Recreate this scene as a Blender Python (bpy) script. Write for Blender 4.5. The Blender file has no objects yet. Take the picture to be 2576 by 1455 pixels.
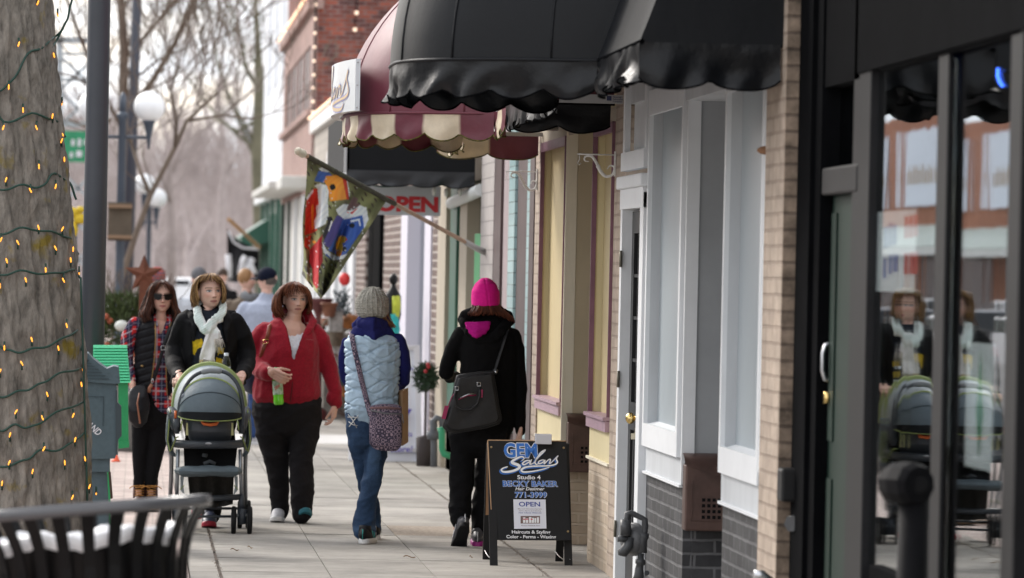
import bpy, bmesh, math, random
import numpy as np
from mathutils import Vector, Matrix, noise as mnoise
R=math.radians; PI=math.pi
sc=bpy.context.scene; COL=sc.collection
rnd=random.Random(7)
# ---------------- camera ----------------
FPX=11200.; HC=1.68; CX,CY=1288.,727.5      # picture units: 2576 wide
YAW,PITCH,ROLL=0.08408,0.003191,R(1.2)
def _axes():
    a,p,r=YAW,PITCH,ROLL
    f=Vector((math.sin(a)*math.cos(p),math.cos(a)*math.cos(p),-math.sin(p)))
    ri=Vector((math.cos(a),-math.sin(a),0)); up=ri.cross(f)
    return ri*math.cos(r)+up*math.sin(r), -ri*math.sin(r)+up*math.cos(r), f
AR,AU,AF=_axes()
cd=bpy.data.cameras.new('camera'); cam=bpy.data.objects.new('camera',cd); COL.objects.link(cam)
cam.matrix_world=Matrix(((AR.x,AU.x,-AF.x,0),(AR.y,AU.y,-AF.y,0),(AR.z,AU.z,-AF.z,HC),(0,0,0,1)))
cd.sensor_width=36; cd.lens=FPX/2576*36; cd.clip_start=0.5; cd.clip_end=3000
cd.dof.use_dof=True; cd.dof.focus_distance=25.0; cd.dof.aperture_fstop=4.1
sc.camera=cam
# ---------------- world, sun ----------------
SUN_EL,SUN_AZ=R(32),R(-38)      # azimuth measured from +Y towards +X
w=bpy.data.worlds.new('World'); sc.world=w; w.use_nodes=True
nt=w.node_tree; nt.nodes.clear(); N=nt.nodes.new; L=nt.links.new
sky=N('ShaderNodeTexSky'); sky.sky_type='NISHITA'; sky.sun_disc=False
sky.sun_elevation=SUN_EL; sky.sun_rotation=SUN_AZ; sky.dust_density=3.0; sky.air_density=1.0
hs=N('ShaderNodeHueSaturation'); hs.inputs['Saturation'].default_value=0.55
tc=N('ShaderNodeTexCoord'); mp=N('ShaderNodeMapping'); mp.inputs['Scale'].default_value=(1,1,3.2)
nz=N('ShaderNodeTexNoise'); nz.inputs['Scale'].default_value=7; nz.inputs['Detail'].default_value=6
cr=N('ShaderNodeValToRGB'); cr.color_ramp.elements[0].position=.34; cr.color_ramp.elements[1].position=.62
mx=N('ShaderNodeMixRGB'); mx.inputs['Color2'].default_value=(9.2,9.2,9.4,1)
bg=N('ShaderNodeBackground'); bg.inputs['Strength'].default_value=0.1; ow=N('ShaderNodeOutputWorld')
L(sky.outputs[0],hs.inputs['Color']); L(tc.outputs['Generated'],mp.inputs[0]); L(mp.outputs[0],nz.inputs['Vector'])
L(nz.outputs['Fac'],cr.inputs[0]); L(cr.outputs[0],mx.inputs['Fac']); L(hs.outputs[0],mx.inputs['Color1'])
sz=N('ShaderNodeSeparateXYZ'); L(tc.outputs['Generated'],sz.inputs[0]); hz=N('ShaderNodeMapRange'); hz.inputs[1].default_value=.0; hz.inputs[1].default_value=.05; hz.inputs[2].default_value=.16; hz.inputs[3].default_value=.95; hz.inputs[4].default_value=0; L(sz.outputs[2],hz.inputs[0])
mh=N('ShaderNodeMixRGB'); mk_=N('ShaderNodeMixRGB'); mk_.inputs[1].default_value=(7.4,6.7,5.8,1); mk_.inputs[2].default_value=(5.9,6.15,6.5,1); n2_=N('ShaderNodeTexNoise'); n2_.inputs['Scale'].default_value=26; n2_.inputs['Detail'].default_value=4; L(mp.outputs[0],n2_.inputs['Vector']); c2_=N('ShaderNodeValToRGB'); c2_.color_ramp.elements[0].position=.42; c2_.color_ramp.elements[1].position=.60; L(n2_.outputs['Fac'],c2_.inputs[0]); L(c2_.outputs[0],mk_.inputs[0]); L(mk_.outputs[0],mh.inputs['Color2']); L(hz.outputs[0],mh.inputs['Fac']); L(mx.outputs[0],mh.inputs['Color1'])
L(mh.outputs[0],bg.inputs[0]); L(bg.outputs[0],ow.inputs[0])
sd=bpy.data.lights.new('sun','SUN'); sd.energy=1.0; sd.angle=R(14); sd.color=(1,.95,.89)
so=bpy.data.objects.new('sun',sd); COL.objects.link(so)
sdir=Vector((math.sin(SUN_AZ)*math.cos(SUN_EL),math.cos(SUN_AZ)*math.cos(SUN_EL),math.sin(SUN_EL)))
so.rotation_euler=(-sdir).to_track_quat('-Z','Y').to_euler()
vs=sc.view_settings; vs.view_transform='Standard'; vs.look='None'; vs.gamma=1; vs.exposure=1.3
# ---------------- picture -> place ----------------
def ray(px,py): return AF+AR*((px-CX)/FPX)-AU*((py-CY)/FPX)
O=Vector((0,0,HC))
def PY(px,py,Y): d=ray(px,py); return O+d*(Y/d.y)
def PX(px,py,X): d=ray(px,py); return O+d*(X/d.x)
def PZ(px,py,Z=0.): d=ray(px,py); return O+d*((Z-HC)/d.z)
def yw(px,X=2.68): return PX(px,700,X).y
# ---------------- materials ----------------
MATS={}
def mat(name,col,rough=.7,metal=0.,noise=None,bump=None,spec=None,coat=0,alpha=None,trans=0,emit=None,ior=None,sheen=0,attr=False,col2=None,brick=None,stretch=(1,1,1)):
    """noise=(scale,amount) mottles the colour; bump=(scale,height m); brick=(w,h,mortar,colour)"""
    if name in MATS: return MATS[name]
    if max(col)<.05 and not emit and not attr: col=tuple(x*.45 for x in col); spec=.22 if spec is None else spec*.7
    elif spec is None and rough>.5 and not metal: spec=.3
    m=bpy.data.materials.new(name); MATS[name]=m; m.use_nodes=True; nt=m.node_tree; N=nt.nodes.new; L=nt.links.new
    b=nt.nodes['Principled BSDF']; c=(*col,1) if len(col)==3 else col
    b.inputs['Base Color'].default_value=c; b.inputs['Roughness'].default_value=rough; b.inputs['Metallic'].default_value=metal
    if spec is not None: b.inputs['Specular IOR Level'].default_value=spec
    if coat: b.inputs['Coat Weight'].default_value=coat; b.inputs['Coat Roughness'].default_value=.15
    if trans: b.inputs['Transmission Weight'].default_value=trans
    if ior: b.inputs['IOR'].default_value=ior
    if sheen: b.inputs['Sheen Weight'].default_value=sheen; b.inputs['Sheen Roughness'].default_value=.5
    if emit: b.inputs['Emission Color'].default_value=(*emit[:3],1); b.inputs['Emission Strength'].default_value=emit[3]
    tc=N('ShaderNodeTexCoord'); mp=N('ShaderNodeMapping'); mp.inputs['Scale'].default_value=stretch; L(tc.outputs['Object'],mp.inputs[0])
    src=None
    if attr:
        at=N('ShaderNodeVertexColor'); at.layer_name='Col'; src=at.outputs[0]
    hgt=None
    if brick:
        sx=N('ShaderNodeSeparateXYZ'); L(tc.outputs['Object'],sx.inputs[0]); ad=N('ShaderNodeMath'); ad.operation='ADD'
        L(sx.outputs[0],ad.inputs[0]); L(sx.outputs[1],ad.inputs[1]); cb=N('ShaderNodeCombineXYZ'); L(ad.outputs[0],cb.inputs[0])
        L(sx.outputs[1] if brick[4:]==('flat',) else sx.outputs[2],cb.inputs[1])
        if brick[4:]==('flat',): nt.links.remove(ad.outputs[0].links[0]); L(sx.outputs[0],cb.inputs[0])
        wn=N('ShaderNodeTexNoise'); wn.inputs['Scale'].default_value=9; L(tc.outputs['Object'],wn.inputs['Vector'])
        wm=N('ShaderNodeVectorMath'); wm.operation='MULTIPLY_ADD'; wm.inputs[1].default_value=(.012,.012,0); L(wn.outputs['Color'],wm.inputs[0]); L(cb.outputs[0],wm.inputs[2])
        bt=N('ShaderNodeTexBrick'); L(wm.outputs[0],bt.inputs['Vector']); bt.inputs['Scale'].default_value=1
        bt.inputs['Brick Width'].default_value=brick[0]; bt.inputs['Row Height'].default_value=brick[1]; bt.inputs['Mortar Size'].default_value=brick[2]; bt.inputs['Mortar Smooth'].default_value=.3
        bt.inputs['Color1'].default_value=c; bt.inputs['Color2'].default_value=(*(col2 or [x*.8 for x in col]),1); bt.inputs['Mortar'].default_value=(*brick[3],1)
        src=bt.outputs['Color']; hgt=bt.outputs['Fac']
    if noise:
        n=N('ShaderNodeTexNoise'); n.inputs['Scale'].default_value=noise[0]; n.inputs['Detail'].default_value=8; n.inputs['Roughness'].default_value=.65; L(mp.outputs[0],n.inputs['Vector'])
        r=N('ShaderNodeMapRange'); r.inputs[1].default_value=.3; r.inputs[2].default_value=.7; L(n.outputs['Fac'],r.inputs[0])
        if col2 and not brick:
            m1=N('ShaderNodeMixRGB'); m1.inputs[1].default_value=c; m1.inputs[2].default_value=(*col2,1); L(r.outputs[0],m1.inputs[0]); src=m1.outputs[0]
        else:
            r.inputs[3].default_value=1-noise[1]; r.inputs[4].default_value=1+noise[1]
            vm=N('ShaderNodeVectorMath'); vm.operation='SCALE'
            if src: L(src,vm.inputs[0])
            else: vm.inputs[0].default_value=c[:3]
            L(r.outputs[0],vm.inputs['Scale']); src=vm.outputs[0]
    if src: L(src,b.inputs['Base Color'])
    last=None
    if hgt:
        bp=N('ShaderNodeBump'); bp.invert=True; bp.inputs['Distance'].default_value=.006; bp.inputs['Strength'].default_value=.9; L(hgt,bp.inputs['Height']); last=bp
    for bb in ([bump] if bump and not isinstance(bump,list) else (bump or [])):
        n=N('ShaderNodeTexNoise'); n.inputs['Scale'].default_value=bb[0]; n.inputs['Detail'].default_value=5; L(mp.outputs[0],n.inputs['Vector'])
        bp=N('ShaderNodeBump'); bp.inputs['Distance'].default_value=bb[1]; bp.inputs['Strength'].default_value=1; L(n.outputs['Fac'],bp.inputs['Height'])
        if last: L(last.outputs[0],bp.inputs['Normal'])
        last=bp
    if last: L(last.outputs[0],b.inputs['Normal'])
    return m
# ---------------- mesh helpers ----------------
LOC={}
def V(*a): return Vector(a)
class MB:
    def __init__(s): s.v=[];s.f=[];s.smooth=[];s.col=None
    def add(s,vs,fs,sm=False):
        o=len(s.v); s.v+= [Vector(v) for v in vs]; s.f+=[tuple(i+o for i in f) for f in fs]; s.smooth+=[sm]*len(fs); return s
    def box(s,a,b,bev=0.):
        x0,x1=sorted((a[0],b[0]));y0,y1=sorted((a[1],b[1]));z0,z1=sorted((a[2],b[2]))
        if bev<=0:
            return s.add([(x0,y0,z0),(x1,y0,z0),(x1,y1,z0),(x0,y1,z0),(x0,y0,z1),(x1,y0,z1),(x1,y1,z1),(x0,y1,z1)],
              [(0,3,2,1),(4,5,6,7),(0,1,5,4),(1,2,6,5),(2,3,7,6),(3,0,4,7)])
        bm=bmesh.new(); bmesh.ops.create_cube(bm,size=1)
        for v in bm.verts: v.co=Vector(((x0+x1)/2+v.co.x*(x1-x0),(y0+y1)/2+v.co.y*(y1-y0),(z0+z1)/2+v.co.z*(z1-z0)))
        bmesh.ops.bevel(bm,geom=bm.edges[:],offset=min(bev,.45*min(x1-x0,y1-y0,z1-z0)),segments=2,affect='EDGES',profile=.5)
        return s.bm(bm)
    def bm(s,bm,M=None):
        bm.verts.ensure_lookup_table()
        for i,v in enumerate(bm.verts): v.index=i
        s.add([ (M@v.co if M else v.co) for v in bm.verts],[[v.index for v in f.verts] for f in bm.faces]); bm.free(); return s
    def quad(s,a,b,c,d): return s.add([a,b,c,d],[(0,1,2,3)])
    def grid(s,P,sm=True,close=False):
        n=len(P);m=len(P[0]); vs=[p for r in P for p in r]; fs=[]
        for i in range(n-1):
            for j in range(m-1 if not close else m):
                fs.append((i*m+j,i*m+(j+1)%m,(i+1)*m+(j+1)%m,(i+1)*m+j))
        return s.add(vs,fs,sm)
    def tube(s,pts,rad,n=10,cap=True,ref=None,round_ends=False,sm=True):
        """rad: list of r or (rn, rb); ref fixes rb's axis"""
        pts=[Vector(p) for p in pts]
        if not isinstance(rad,(list,tuple)): rad=[rad]*len(pts)
        rad=[(r,r) if not isinstance(r,(list,tuple)) else r for r in rad]
        if round_ends:
            d0=(pts[0]-pts[1]).normalized(); d1=(pts[-1]-pts[-2]).normalized()
            P=[];Q=[]
            for a in (85,60,30):
                c,sn=math.cos(R(a)),math.sin(R(a)); P.append(pts[0]+d0*sn*min(rad[0])); Q.append((rad[0][0]*c,rad[0][1]*c))
            pe=[];qe=[]
            for a in (30,60,85):
                c,sn=math.cos(R(a)),math.sin(R(a)); pe.append(pts[-1]+d1*sn*min(rad[-1])); qe.append((rad[-1][0]*c,rad[-1][1]*c))
            pts=P+pts+pe; rad=Q+list(rad)+qe
        rows=[];prev=None
        for i,p in enumerate(pts):
            t=(pts[min(i+1,len(pts)-1)]-pts[max(i-1,0)])
            if t.length<1e-9: t=Vector((0,0,1))
            t.normalize()
            if ref is not None:
                b=Vector(ref)-t*t.dot(Vector(ref))
                if b.length<1e-3: b=t.orthogonal()
            elif prev is None: b=t.orthogonal()
            else: b=prev-t*t.dot(prev)
            b.normalize(); prev=b; nn=t.cross(b)
            rows.append([p+nn*(rad[i][0]*math.cos(2*PI*j/n))+b*(rad[i][1]*math.sin(2*PI*j/n)) for j in range(n)])
        o=len(s.v); s.grid(rows,sm,close=True)
        if cap:
            s.f.append(tuple(o+j for j in range(n))[::-1]); s.f.append(tuple(o+(len(rows)-1)*n+j for j in range(n))); s.smooth+=[False,False]
        return s
    def cyl(s,a,b,r,n=16,r2=None): return s.tube([a,b],[r,r if r2 is None else r2],n)
    def bar(s,a,b,w,h,ref=(0,1,0)):   # rectangular bar
        a=Vector(a);b=Vector(b);t=(b-a).normalized();u=Vector(ref)-t*t.dot(Vector(ref));u.normalize();v=t.cross(u)
        q=[u*w/2+v*h/2,u*w/2-v*h/2,-u*w/2-v*h/2,-u*w/2+v*h/2]
        return s.add([a+x for x in q]+[b+x for x in q],[(0,1,2,3),(7,6,5,4),(0,4,5,1),(1,5,6,2),(2,6,7,3),(3,7,4,0)])
    def ell(s,c,rx,ry,rz,n=16,m=10,M=None):
        c=Vector(c);rows=[]
        for i in range(m+1):
            a=-PI/2+PI*i/m; a=max(min(a,PI/2-.02),-PI/2+.02)
            row=[]
            for j in range(n):
                p=Vector((rx*math.cos(a)*math.cos(2*PI*j/n),ry*math.cos(a)*math.sin(2*PI*j/n),rz*math.sin(a)))
                row.append(c+(M@p if M else p))
            rows.append(row)
        o=len(s.v); s.grid(rows,True,True); s.f.append(tuple(o+j for j in range(n))[::-1]); s.f.append(tuple(o+m*n+j for j in range(n))); s.smooth+=[True,True]
        return s
    def lathe(s,c,prof,n=24):      # prof [(r,z)]
        c=Vector(c); s.grid([[c+Vector((r*math.cos(2*PI*j/n),r*math.sin(2*PI*j/n),z)) for j in range(n)] for r,z in prof],True,True); return s
    def prism(s,poly,off):         # planar polygon (3-D points) extruded by off
        n=len(poly); poly=[Vector(p) for p in poly]; off=Vector(off)
        return s.add(poly+[p+off for p in poly],[tuple(range(n))[::-1],tuple(range(n,2*n))]+[(i,(i+1)%n,(i+1)%n+n,i+n) for i in range(n)])
    def mesh(s,name,loc):
        me=bpy.data.meshes.new(name); l=Vector(loc)
        me.from_pydata([v-l for v in s.v],[],s.f); me.update()
        me.polygons.foreach_set('use_smooth',s.smooth)
        if s.col is not None:
            ca=me.color_attributes.new('Col','FLOAT_COLOR','POINT'); ca.data.foreach_set('color',np.array(s.col,dtype=np.float32).ravel())
        return me
    def build(s,name,m,parent=None,loc=None,fixn=True):
        if parent is not None: l=LOC[parent.name]
        elif loc is not None: l=Vector(loc)
        else:
            xs=[v.x for v in s.v];ys=[v.y for v in s.v];zs=[v.z for v in s.v]; l=Vector(((min(xs)+max(xs))/2,(min(ys)+max(ys))/2,min(zs)))
        me=s.mesh(name,l)
        if fixn:
            bm=bmesh.new(); bm.from_mesh(me); bmesh.ops.recalc_face_normals(bm,faces=bm.faces); bm.to_mesh(me); bm.free()
        if m: me.materials.append(m)
        o=bpy.data.objects.new(name,me); COL.objects.link(o); LOC[o.name]=Vector(l)
        if parent is not None: o.parent=parent
        else: o.location=l
        return o
def tag(o,label=None,cat=None,group=None,kind=None):
    if label: o['label']=label
    if cat: o['category']=cat
    if group: o['group']=group
    if kind: o['kind']=kind
    return o
def thing(name,loc,label,cat,group=None):
    o=bpy.data.objects.new(name,None); COL.objects.link(o); o.location=Vector(loc); LOC[o.name]=Vector(loc); o.empty_display_size=.1
    return tag(o,label,cat,group)
def evalmesh(o):
    dg=bpy.context.evaluated_depsgraph_get(); dg.update(); return bpy.data.meshes.new_from_object(o.evaluated_get(dg))
def organic(mb,name,m,parent,voxel=.006,smooth=6,disp=None,colf=None,loc=None):
    """one continuous surface: voxel union of the shapes in mb, smoothed, folded, coloured"""
    o=mb.build(name+'_tmp',None,parent,loc=loc); l=LOC[o.name]
    r=o.modifiers.new('r','REMESH'); r.mode='VOXEL'; r.voxel_size=voxel; r.use_smooth_shade=True
    if smooth: q=o.modifiers.new('s','SMOOTH'); q.factor=.5; q.iterations=smooth
    me=evalmesh(o); n=len(me.vertices); co=np.empty(n*3,dtype=np.float32); me.vertices.foreach_get('co',co); co=co.reshape(-1,3)
    wco=co+np.array(l,dtype=np.float32)
    if disp is not None:
        nr=np.empty(n*3,dtype=np.float32); me.vertex_normals.foreach_get('vector',nr); nr=nr.reshape(-1,3)
        d=disp(wco,nr); co=co+nr*d[:,None]; me.vertices.foreach_set('co',co.astype(np.float32).ravel())
    if colf is not None:
        ca=me.color_attributes.new('Col','FLOAT_COLOR','POINT'); c=np.ones((n,4),dtype=np.float32); c[:,:3]=colf(wco); ca.data.foreach_set('color',c.ravel())
    me.materials.clear(); me.materials.append(m); me.polygons.foreach_set('use_smooth',[True]*len(me.polygons)); me.update()
    old=o.data; o.modifiers.clear(); o.data=me; bpy.data.meshes.remove(old); o.name=name; me.name=name; LOC[o.name]=l
    return o
def text_mesh(mb,txt,origin,ux,uy,h,bold=0.,shear=0.,align='LEFT',thick=.001,width=None):
    """flat lettering: origin = baseline start (or centre), ux reading direction, uy up, h capital height (m)"""
    cu=bpy.data.curves.new('t','FONT'); cu.body=txt; cu.size=1; cu.offset=bold; cu.shear=shear; cu.resolution_u=3
    o=bpy.data.objects.new('t',cu); COL.objects.link(o); me=evalmesh(o)
    xs=[v.co.x for v in me.vertices]; x0,x1=min(xs),max(xs); s_=h/.69; sx=s_ if width is None else width/(x1-x0)
    ox={'LEFT':x0,'CENTER':(x0+x1)/2,'RIGHT':x1}[align]; ux=Vector(ux).normalized();uy=Vector(uy).normalized();n=ux.cross(uy)
    origin=Vector(origin)
    bm=bmesh.new(); bm.from_mesh(me)
    bmesh.ops.remove_doubles(bm,verts=bm.verts[:],dist=1e-5)
    mb.add([origin+ux*((v.co.x-ox)*sx)+uy*(v.co.y*s_)+n*thick for v in bm.verts],[[v.index for v in f.verts] for f in bm.faces])
    bm.free(); bpy.data.objects.remove(o); bpy.data.curves.remove(cu); bpy.data.meshes.remove(me); return mb
def spline(pts,n=8):
    """Catmull-Rom through tuples of any length"""
    P=[np.array(p,float) for p in pts]; P=[2*P[0]-P[1]]+P+[2*P[-1]-P[-2]]; out=[]
    for i in range(1,len(P)-2):
        for k in range(n):
            t=k/n; out.append(.5*((2*P[i])+(-P[i-1]+P[i+1])*t+(2*P[i-1]-5*P[i]+4*P[i+1]-P[i+2])*t*t+(-P[i-1]+3*P[i]-3*P[i+1]+P[i+2])*t**3))
    out.append(P[-2]); return out
def ribbon(mb,pts,w,n,ux,uy,off=.001,nseg=8):
    """flat brush stroke: pts [(u,v,halfwidth)] in a plane (origin n)"""
    q=spline(pts,nseg); rows=[]; N_=Vector(ux).cross(Vector(uy)).normalized()
    for i,p in enumerate(q):
        a=q[max(i-1,0)];b=q[min(i+1,len(q)-1)]; t=np.array([b[0]-a[0],b[1]-a[1]]); t=t/(np.linalg.norm(t)+1e-9); hw=max(p[2]+w,.0002)
        rows.append([Vector(n)+Vector(ux)*(p[0]-t[1]*hw*sg)+Vector(uy)*(p[1]+t[0]*hw*sg)+N_*off for sg in (-1,1)])
    mb.grid(rows,False)
def wnoise(p,sc_,seed=0):   # cheap vector noise for arrays
    x=p*sc_+seed*7.31
    return (np.sin(x[:,0]*1.7+1.3*np.sin(x[:,1]*1.1+x[:,2]*.7))+np.sin(x[:,1]*2.1+1.7*np.sin(x[:,2]*1.3-x[:,0]))+np.sin(x[:,2]*1.9+1.5*np.sin(x[:,0]*1.2+x[:,1]*.9)))/3
# ================= setting =================
W=2.68
def struct(o): o['kind']='structure'; return o
M_conc=mat('concrete',(.37,.348,.315),.85,noise=(1.3,.22),bump=[(60,.004),(5,.006)],stretch=(.8,1.6,1))
def weather(m,spots=True):
    nt=m.node_tree; N=nt.nodes.new; L=nt.links.new; b=nt.nodes['Principled BSDF']; src=b.inputs['Base Color'].links[0].from_socket
    ge=N('ShaderNodeNewGeometry'); r=N('ShaderNodeMapRange'); r.inputs[3].default_value=.88; r.inputs[4].default_value=1.08; L(ge.outputs['Random Per Island'],r.inputs[0])
    tc=N('ShaderNodeTexCoord'); n=N('ShaderNodeTexNoise'); n.inputs['Scale'].default_value=.9; n.inputs['Detail'].default_value=9; n.inputs['Roughness'].default_value=.75; L(tc.outputs['Object'],n.inputs['Vector']); r2=N('ShaderNodeMapRange'); r2.inputs[1].default_value=.38; r2.inputs[2].default_value=.6; r2.inputs[3].default_value=.68; r2.inputs[4].default_value=1.04; L(n.outputs['Fac'],r2.inputs[0])
    v=N('ShaderNodeTexVoronoi'); v.inputs['Scale'].default_value=2.6; L(tc.outputs['Object'],v.inputs['Vector']); r3=N('ShaderNodeMapRange'); r3.inputs[1].default_value=.035; r3.inputs[2].default_value=.06; r3.inputs[3].default_value=.55; r3.inputs[4].default_value=1; L(v.outputs['Distance'],r3.inputs[0])
    m1=N('ShaderNodeMath'); m1.operation='MULTIPLY'; L(r.outputs[0],m1.inputs[0]); L(r2.outputs[0],m1.inputs[1]); m2=N('ShaderNodeMath'); m2.operation='MULTIPLY'; L(m1.outputs[0],m2.inputs[0]); L(r3.outputs[0],m2.inputs[1])
    s=N('ShaderNodeVectorMath'); s.operation='SCALE'; L(src,s.inputs[0]); L(m2.outputs[0],s.inputs['Scale']); L(s.outputs[0],b.inputs['Base Color'])
weather(M_conc)
M_conc2=mat('concrete_light',(.55,.54,.52),.85,noise=(3,.1),bump=(40,.003))
M_agg=mat('concrete_rough',(.34,.29,.24),.95,noise=(35,.35),bump=(90,.006))
M_joint=mat('joint_dirt',(.06,.05,.04),1,noise=(30,.5))
M_asph=mat('asphalt',(.07,.07,.072),.85,noise=(8,.2),bump=(80,.004))
M_pav=mat('paver',(.42,.33,.30),.85,brick=(.2,.1,.006,(.30,.26,.23),'flat'),col2=(.50,.42,.38),noise=(4,.22),bump=(60,.003))
M_gnd=mat('earth',(.17,.15,.12),.95,noise=(.5,.3),bump=(6,.03))
M_snow=mat('snow',(.86,.87,.9),.5,noise=(.15,.12),bump=(.8,.15))
g=MB(); g.quad((-600,-20,-.17),(600,-20,-.17),(600,900,-.17),(-600,900,-.17)); struct(g.build('ground',M_gnd,loc=(0,0,-.17)))
g=MB(); g.quad((-13,-10,-.15),(-2.2,-10,-.15),(-2.2,160,-.15),(-13,160,-.15)); struct(g.build('street',M_asph))
g=MB(); g.box((-17,-10,-.17),(-13,160,0)); struct(g.build('far_sidewalk',M_conc))
g=MB(); g.box((-2.2,-10,-.17),(-2.03,110,.0),.0); struct(g.build('curb',M_conc2))
g=MB(); g.box((-2.03,-10,-.17),(.318,110,-.004)); struct(g.build('brick_paving',M_pav))
g=MB(); g.box((.318,-10,-.17),(5.5,110,-.02)); struct(g.build('sidewalk_bed',M_joint))
xs=[.322,.49,1.097,1.682,2.327,2.9]; ysl=[];y=-5.
YJ=[25.95-1.2*i for i in range(26,0,-1)]+[25.95,27.15,28.4]+[29.5+1.15*i for i in range(70)]
slab=MB(); r2=random.Random(3); rough=MB(); light=MB()
for i in range(len(YJ)-1):
    for j in range(len(xs)-1):
        a,b=YJ[i],YJ[i+1]
        gx=.011 if j in (1,4) else .004; g0=.011 if j in(2-1,) else .004
        gy=.006; 
        if abs(b-28.4)<.01: gyb=.014
        elif abs(b-25.95)<.01: gyb=.008
        else: gyb=.003
        gya=.010 if abs(a-28.4)<.01 else .003
        zz=[r2.uniform(-.002,.003) for _ in range(4)]
        x0=xs[j]+(.010 if j in(1,4) else .003); x1=xs[j+1]-(.008 if j in(0,3) else .003)
        y0=a+gya;y1=b-gyb
        t=rough if (j==3 and abs(a-28.4)<.01) else (light if 43<a<44.6 else slab)
        t.add([(x0,y0,-.019),(x1,y0,-.019),(x1,y1,-.019),(x0,y1,-.019),(x0,y0,zz[0]),(x1,y0,zz[1]),(x1,y1,zz[2]),(x0,y1,zz[3])],[(4,5,6,7),(0,1,5,4),(1,2,6,5),(2,3,7,6),(3,0,4,7)])
struct(slab.build('sidewalk',M_conc,loc=(0,0,0))); struct(rough.build('sidewalk_patch',M_agg,loc=(0,0,0))); struct(light.build('crossing_slabs',M_conc2,loc=(0,0,0)))
g=MB(); g.quad((-60,135,-.12),(120,135,-.12),(120,420,-.12),(-60,420,-.12)); struct(g.build('snowy_ground',M_snow,loc=(0,200,-.12)))
gv=MB(); rq=random.Random(12)
for xj,n_ in ((.489,900),(2.326,900)):
    for i in range(n_):
        yy=23+ (rq.random()**1.5)*17; p=V(xj+rq.gauss(0,.008),yy,rq.uniform(-.008,.003)); s_=rq.uniform(.003,.007); a_=rq.uniform(0,6)
        gv.add([p+V(s_*math.cos(a_),s_*math.sin(a_),0),p+V(s_*math.cos(a_+2.1),s_*math.sin(a_+2.1),0),p+V(s_*math.cos(a_+4.2),s_*math.sin(a_+4.2),0),p+V(0,0,s_*1.2)],[(0,1,3),(1,2,3),(2,0,3)])
tag(gv.build('joint_gravel',mat('grit',(.20,.15,.12),.95,noise=(200,.9),col2=(.4,.36,.32)),loc=(0,0,0),fixn=False),'coarse grit and crumbs lying in the open joints of the walk','gravel',kind='stuff')
# ================= shopfront materials =================
M_black=mat('black_paint',(.009,.0095,.011),.85,spec=.02,noise=(6,.25),bump=(25,.0008))
M_blackd=mat('dark_inside',(.012,.012,.013),.9)
M_white=mat('white_paint',(.49,.51,.53),.6,noise=(3.2,.12),bump=[(30,.0012),(4,.002)],stretch=(1,1,.3))
M_whitetrim=mat('white_trim',(.70,.72,.74),.5,noise=(5,.04),bump=(25,.0008))
M_frost=mat('painted_glass',(.36,.405,.43),.3,noise=(.8,.04))
M_brkblk=mat('black_brick',(.052,.052,.055),.6,brick=(.2,.0677,.008,(.12,.12,.125)),col2=(.030,.030,.033),noise=(7,.35),bump=(40,.0015))
M_brktan=mat('tan_brick',(.38,.305,.245),.75,brick=(.2,.0677,.008,(.31,.245,.195)),col2=(.41,.335,.27),noise=(9,.2),bump=(40,.002))
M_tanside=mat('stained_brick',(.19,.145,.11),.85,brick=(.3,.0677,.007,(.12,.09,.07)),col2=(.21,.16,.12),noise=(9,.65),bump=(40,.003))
M_yel=mat('cream_paint',(.62,.54,.33),.6,noise=(2,.05),bump=(20,.001))
M_yeld=mat('ochre_panel',(.56,.46,.26),.55,noise=(1.5,.06),bump=(8,.001))
M_yell=mat('cream_trim',(.74,.69,.56),.6,noise=(3,.04))
M_plum=mat('plum_paint',(.17,.075,.115),.5,noise=(8,.2))
M_plums=mat('plum_sill',(.36,.24,.29),.5,noise=(8,.15))
M_tanbase=mat('tan_base_brick',(.46,.37,.28),.75,brick=(.2,.0677,.010,(.55,.46,.36)),col2=(.50,.41,.31),noise=(6,.12),bump=(40,.002))
M_glassm=None
def glass(name,tint=(.9,.93,.92),ior=3.0,wav=.0):
    m=bpy.data.materials.new(name); m.use_nodes=True; nt=m.node_tree; nt.nodes.clear(); N=nt.nodes.new;L=nt.links.new
    fr=N('ShaderNodeFresnel'); ge=N('ShaderNodeNewGeometry'); mr=N('ShaderNodeMapRange'); mr.inputs[3].default_value=ior; mr.inputs[4].default_value=1/ior; L(ge.outputs['Backfacing'],mr.inputs[0]); L(mr.outputs[0],fr.inputs[0]); tr=N('ShaderNodeBsdfTransparent'); tr.inputs[0].default_value=(*tint,1)
    gl=N('ShaderNodeBsdfGlossy'); gl.inputs['Roughness'].default_value=.015; gl.inputs['Color'].default_value=(.9,.92,.94,1)
    mx=N('ShaderNodeMixShader'); o=N('ShaderNodeOutputMaterial'); L(fr.outputs[0],mx.inputs[0]); L(tr.outputs[0],mx.inputs[1]); L(gl.outputs[0],mx.inputs[2]); L(mx.outputs[0],o.inputs[0])
    if wav:
        tc=N('ShaderNodeTexCoord'); mp=N('ShaderNodeMapping'); mp.inputs['Scale'].default_value=(1,3.,.5); n=N('ShaderNodeTexNoise'); n.inputs['Scale'].default_value=1.6; n.inputs['Detail'].default_value=2
        bp=N('ShaderNodeBump'); bp.inputs['Distance'].default_value=wav; L(tc.outputs['Object'],mp.inputs[0]); L(mp.outputs[0],n.inputs['Vector']); L(n.outputs['Fac'],bp.inputs['Height']); L(bp.outputs[0],gl.inputs['Normal'])
    return m
M_glass=glass('window_glass',wav=.0003); M_glassf=glass('far_window_glass',(.5,.55,.55))
M_red=mat('sign_red',(.55,.02,.03),.5); M_signw=mat('sign_white',(.75,.76,.8),.5); M_blue=mat('sign_blue',(.03,.09,.38),.5)
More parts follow.
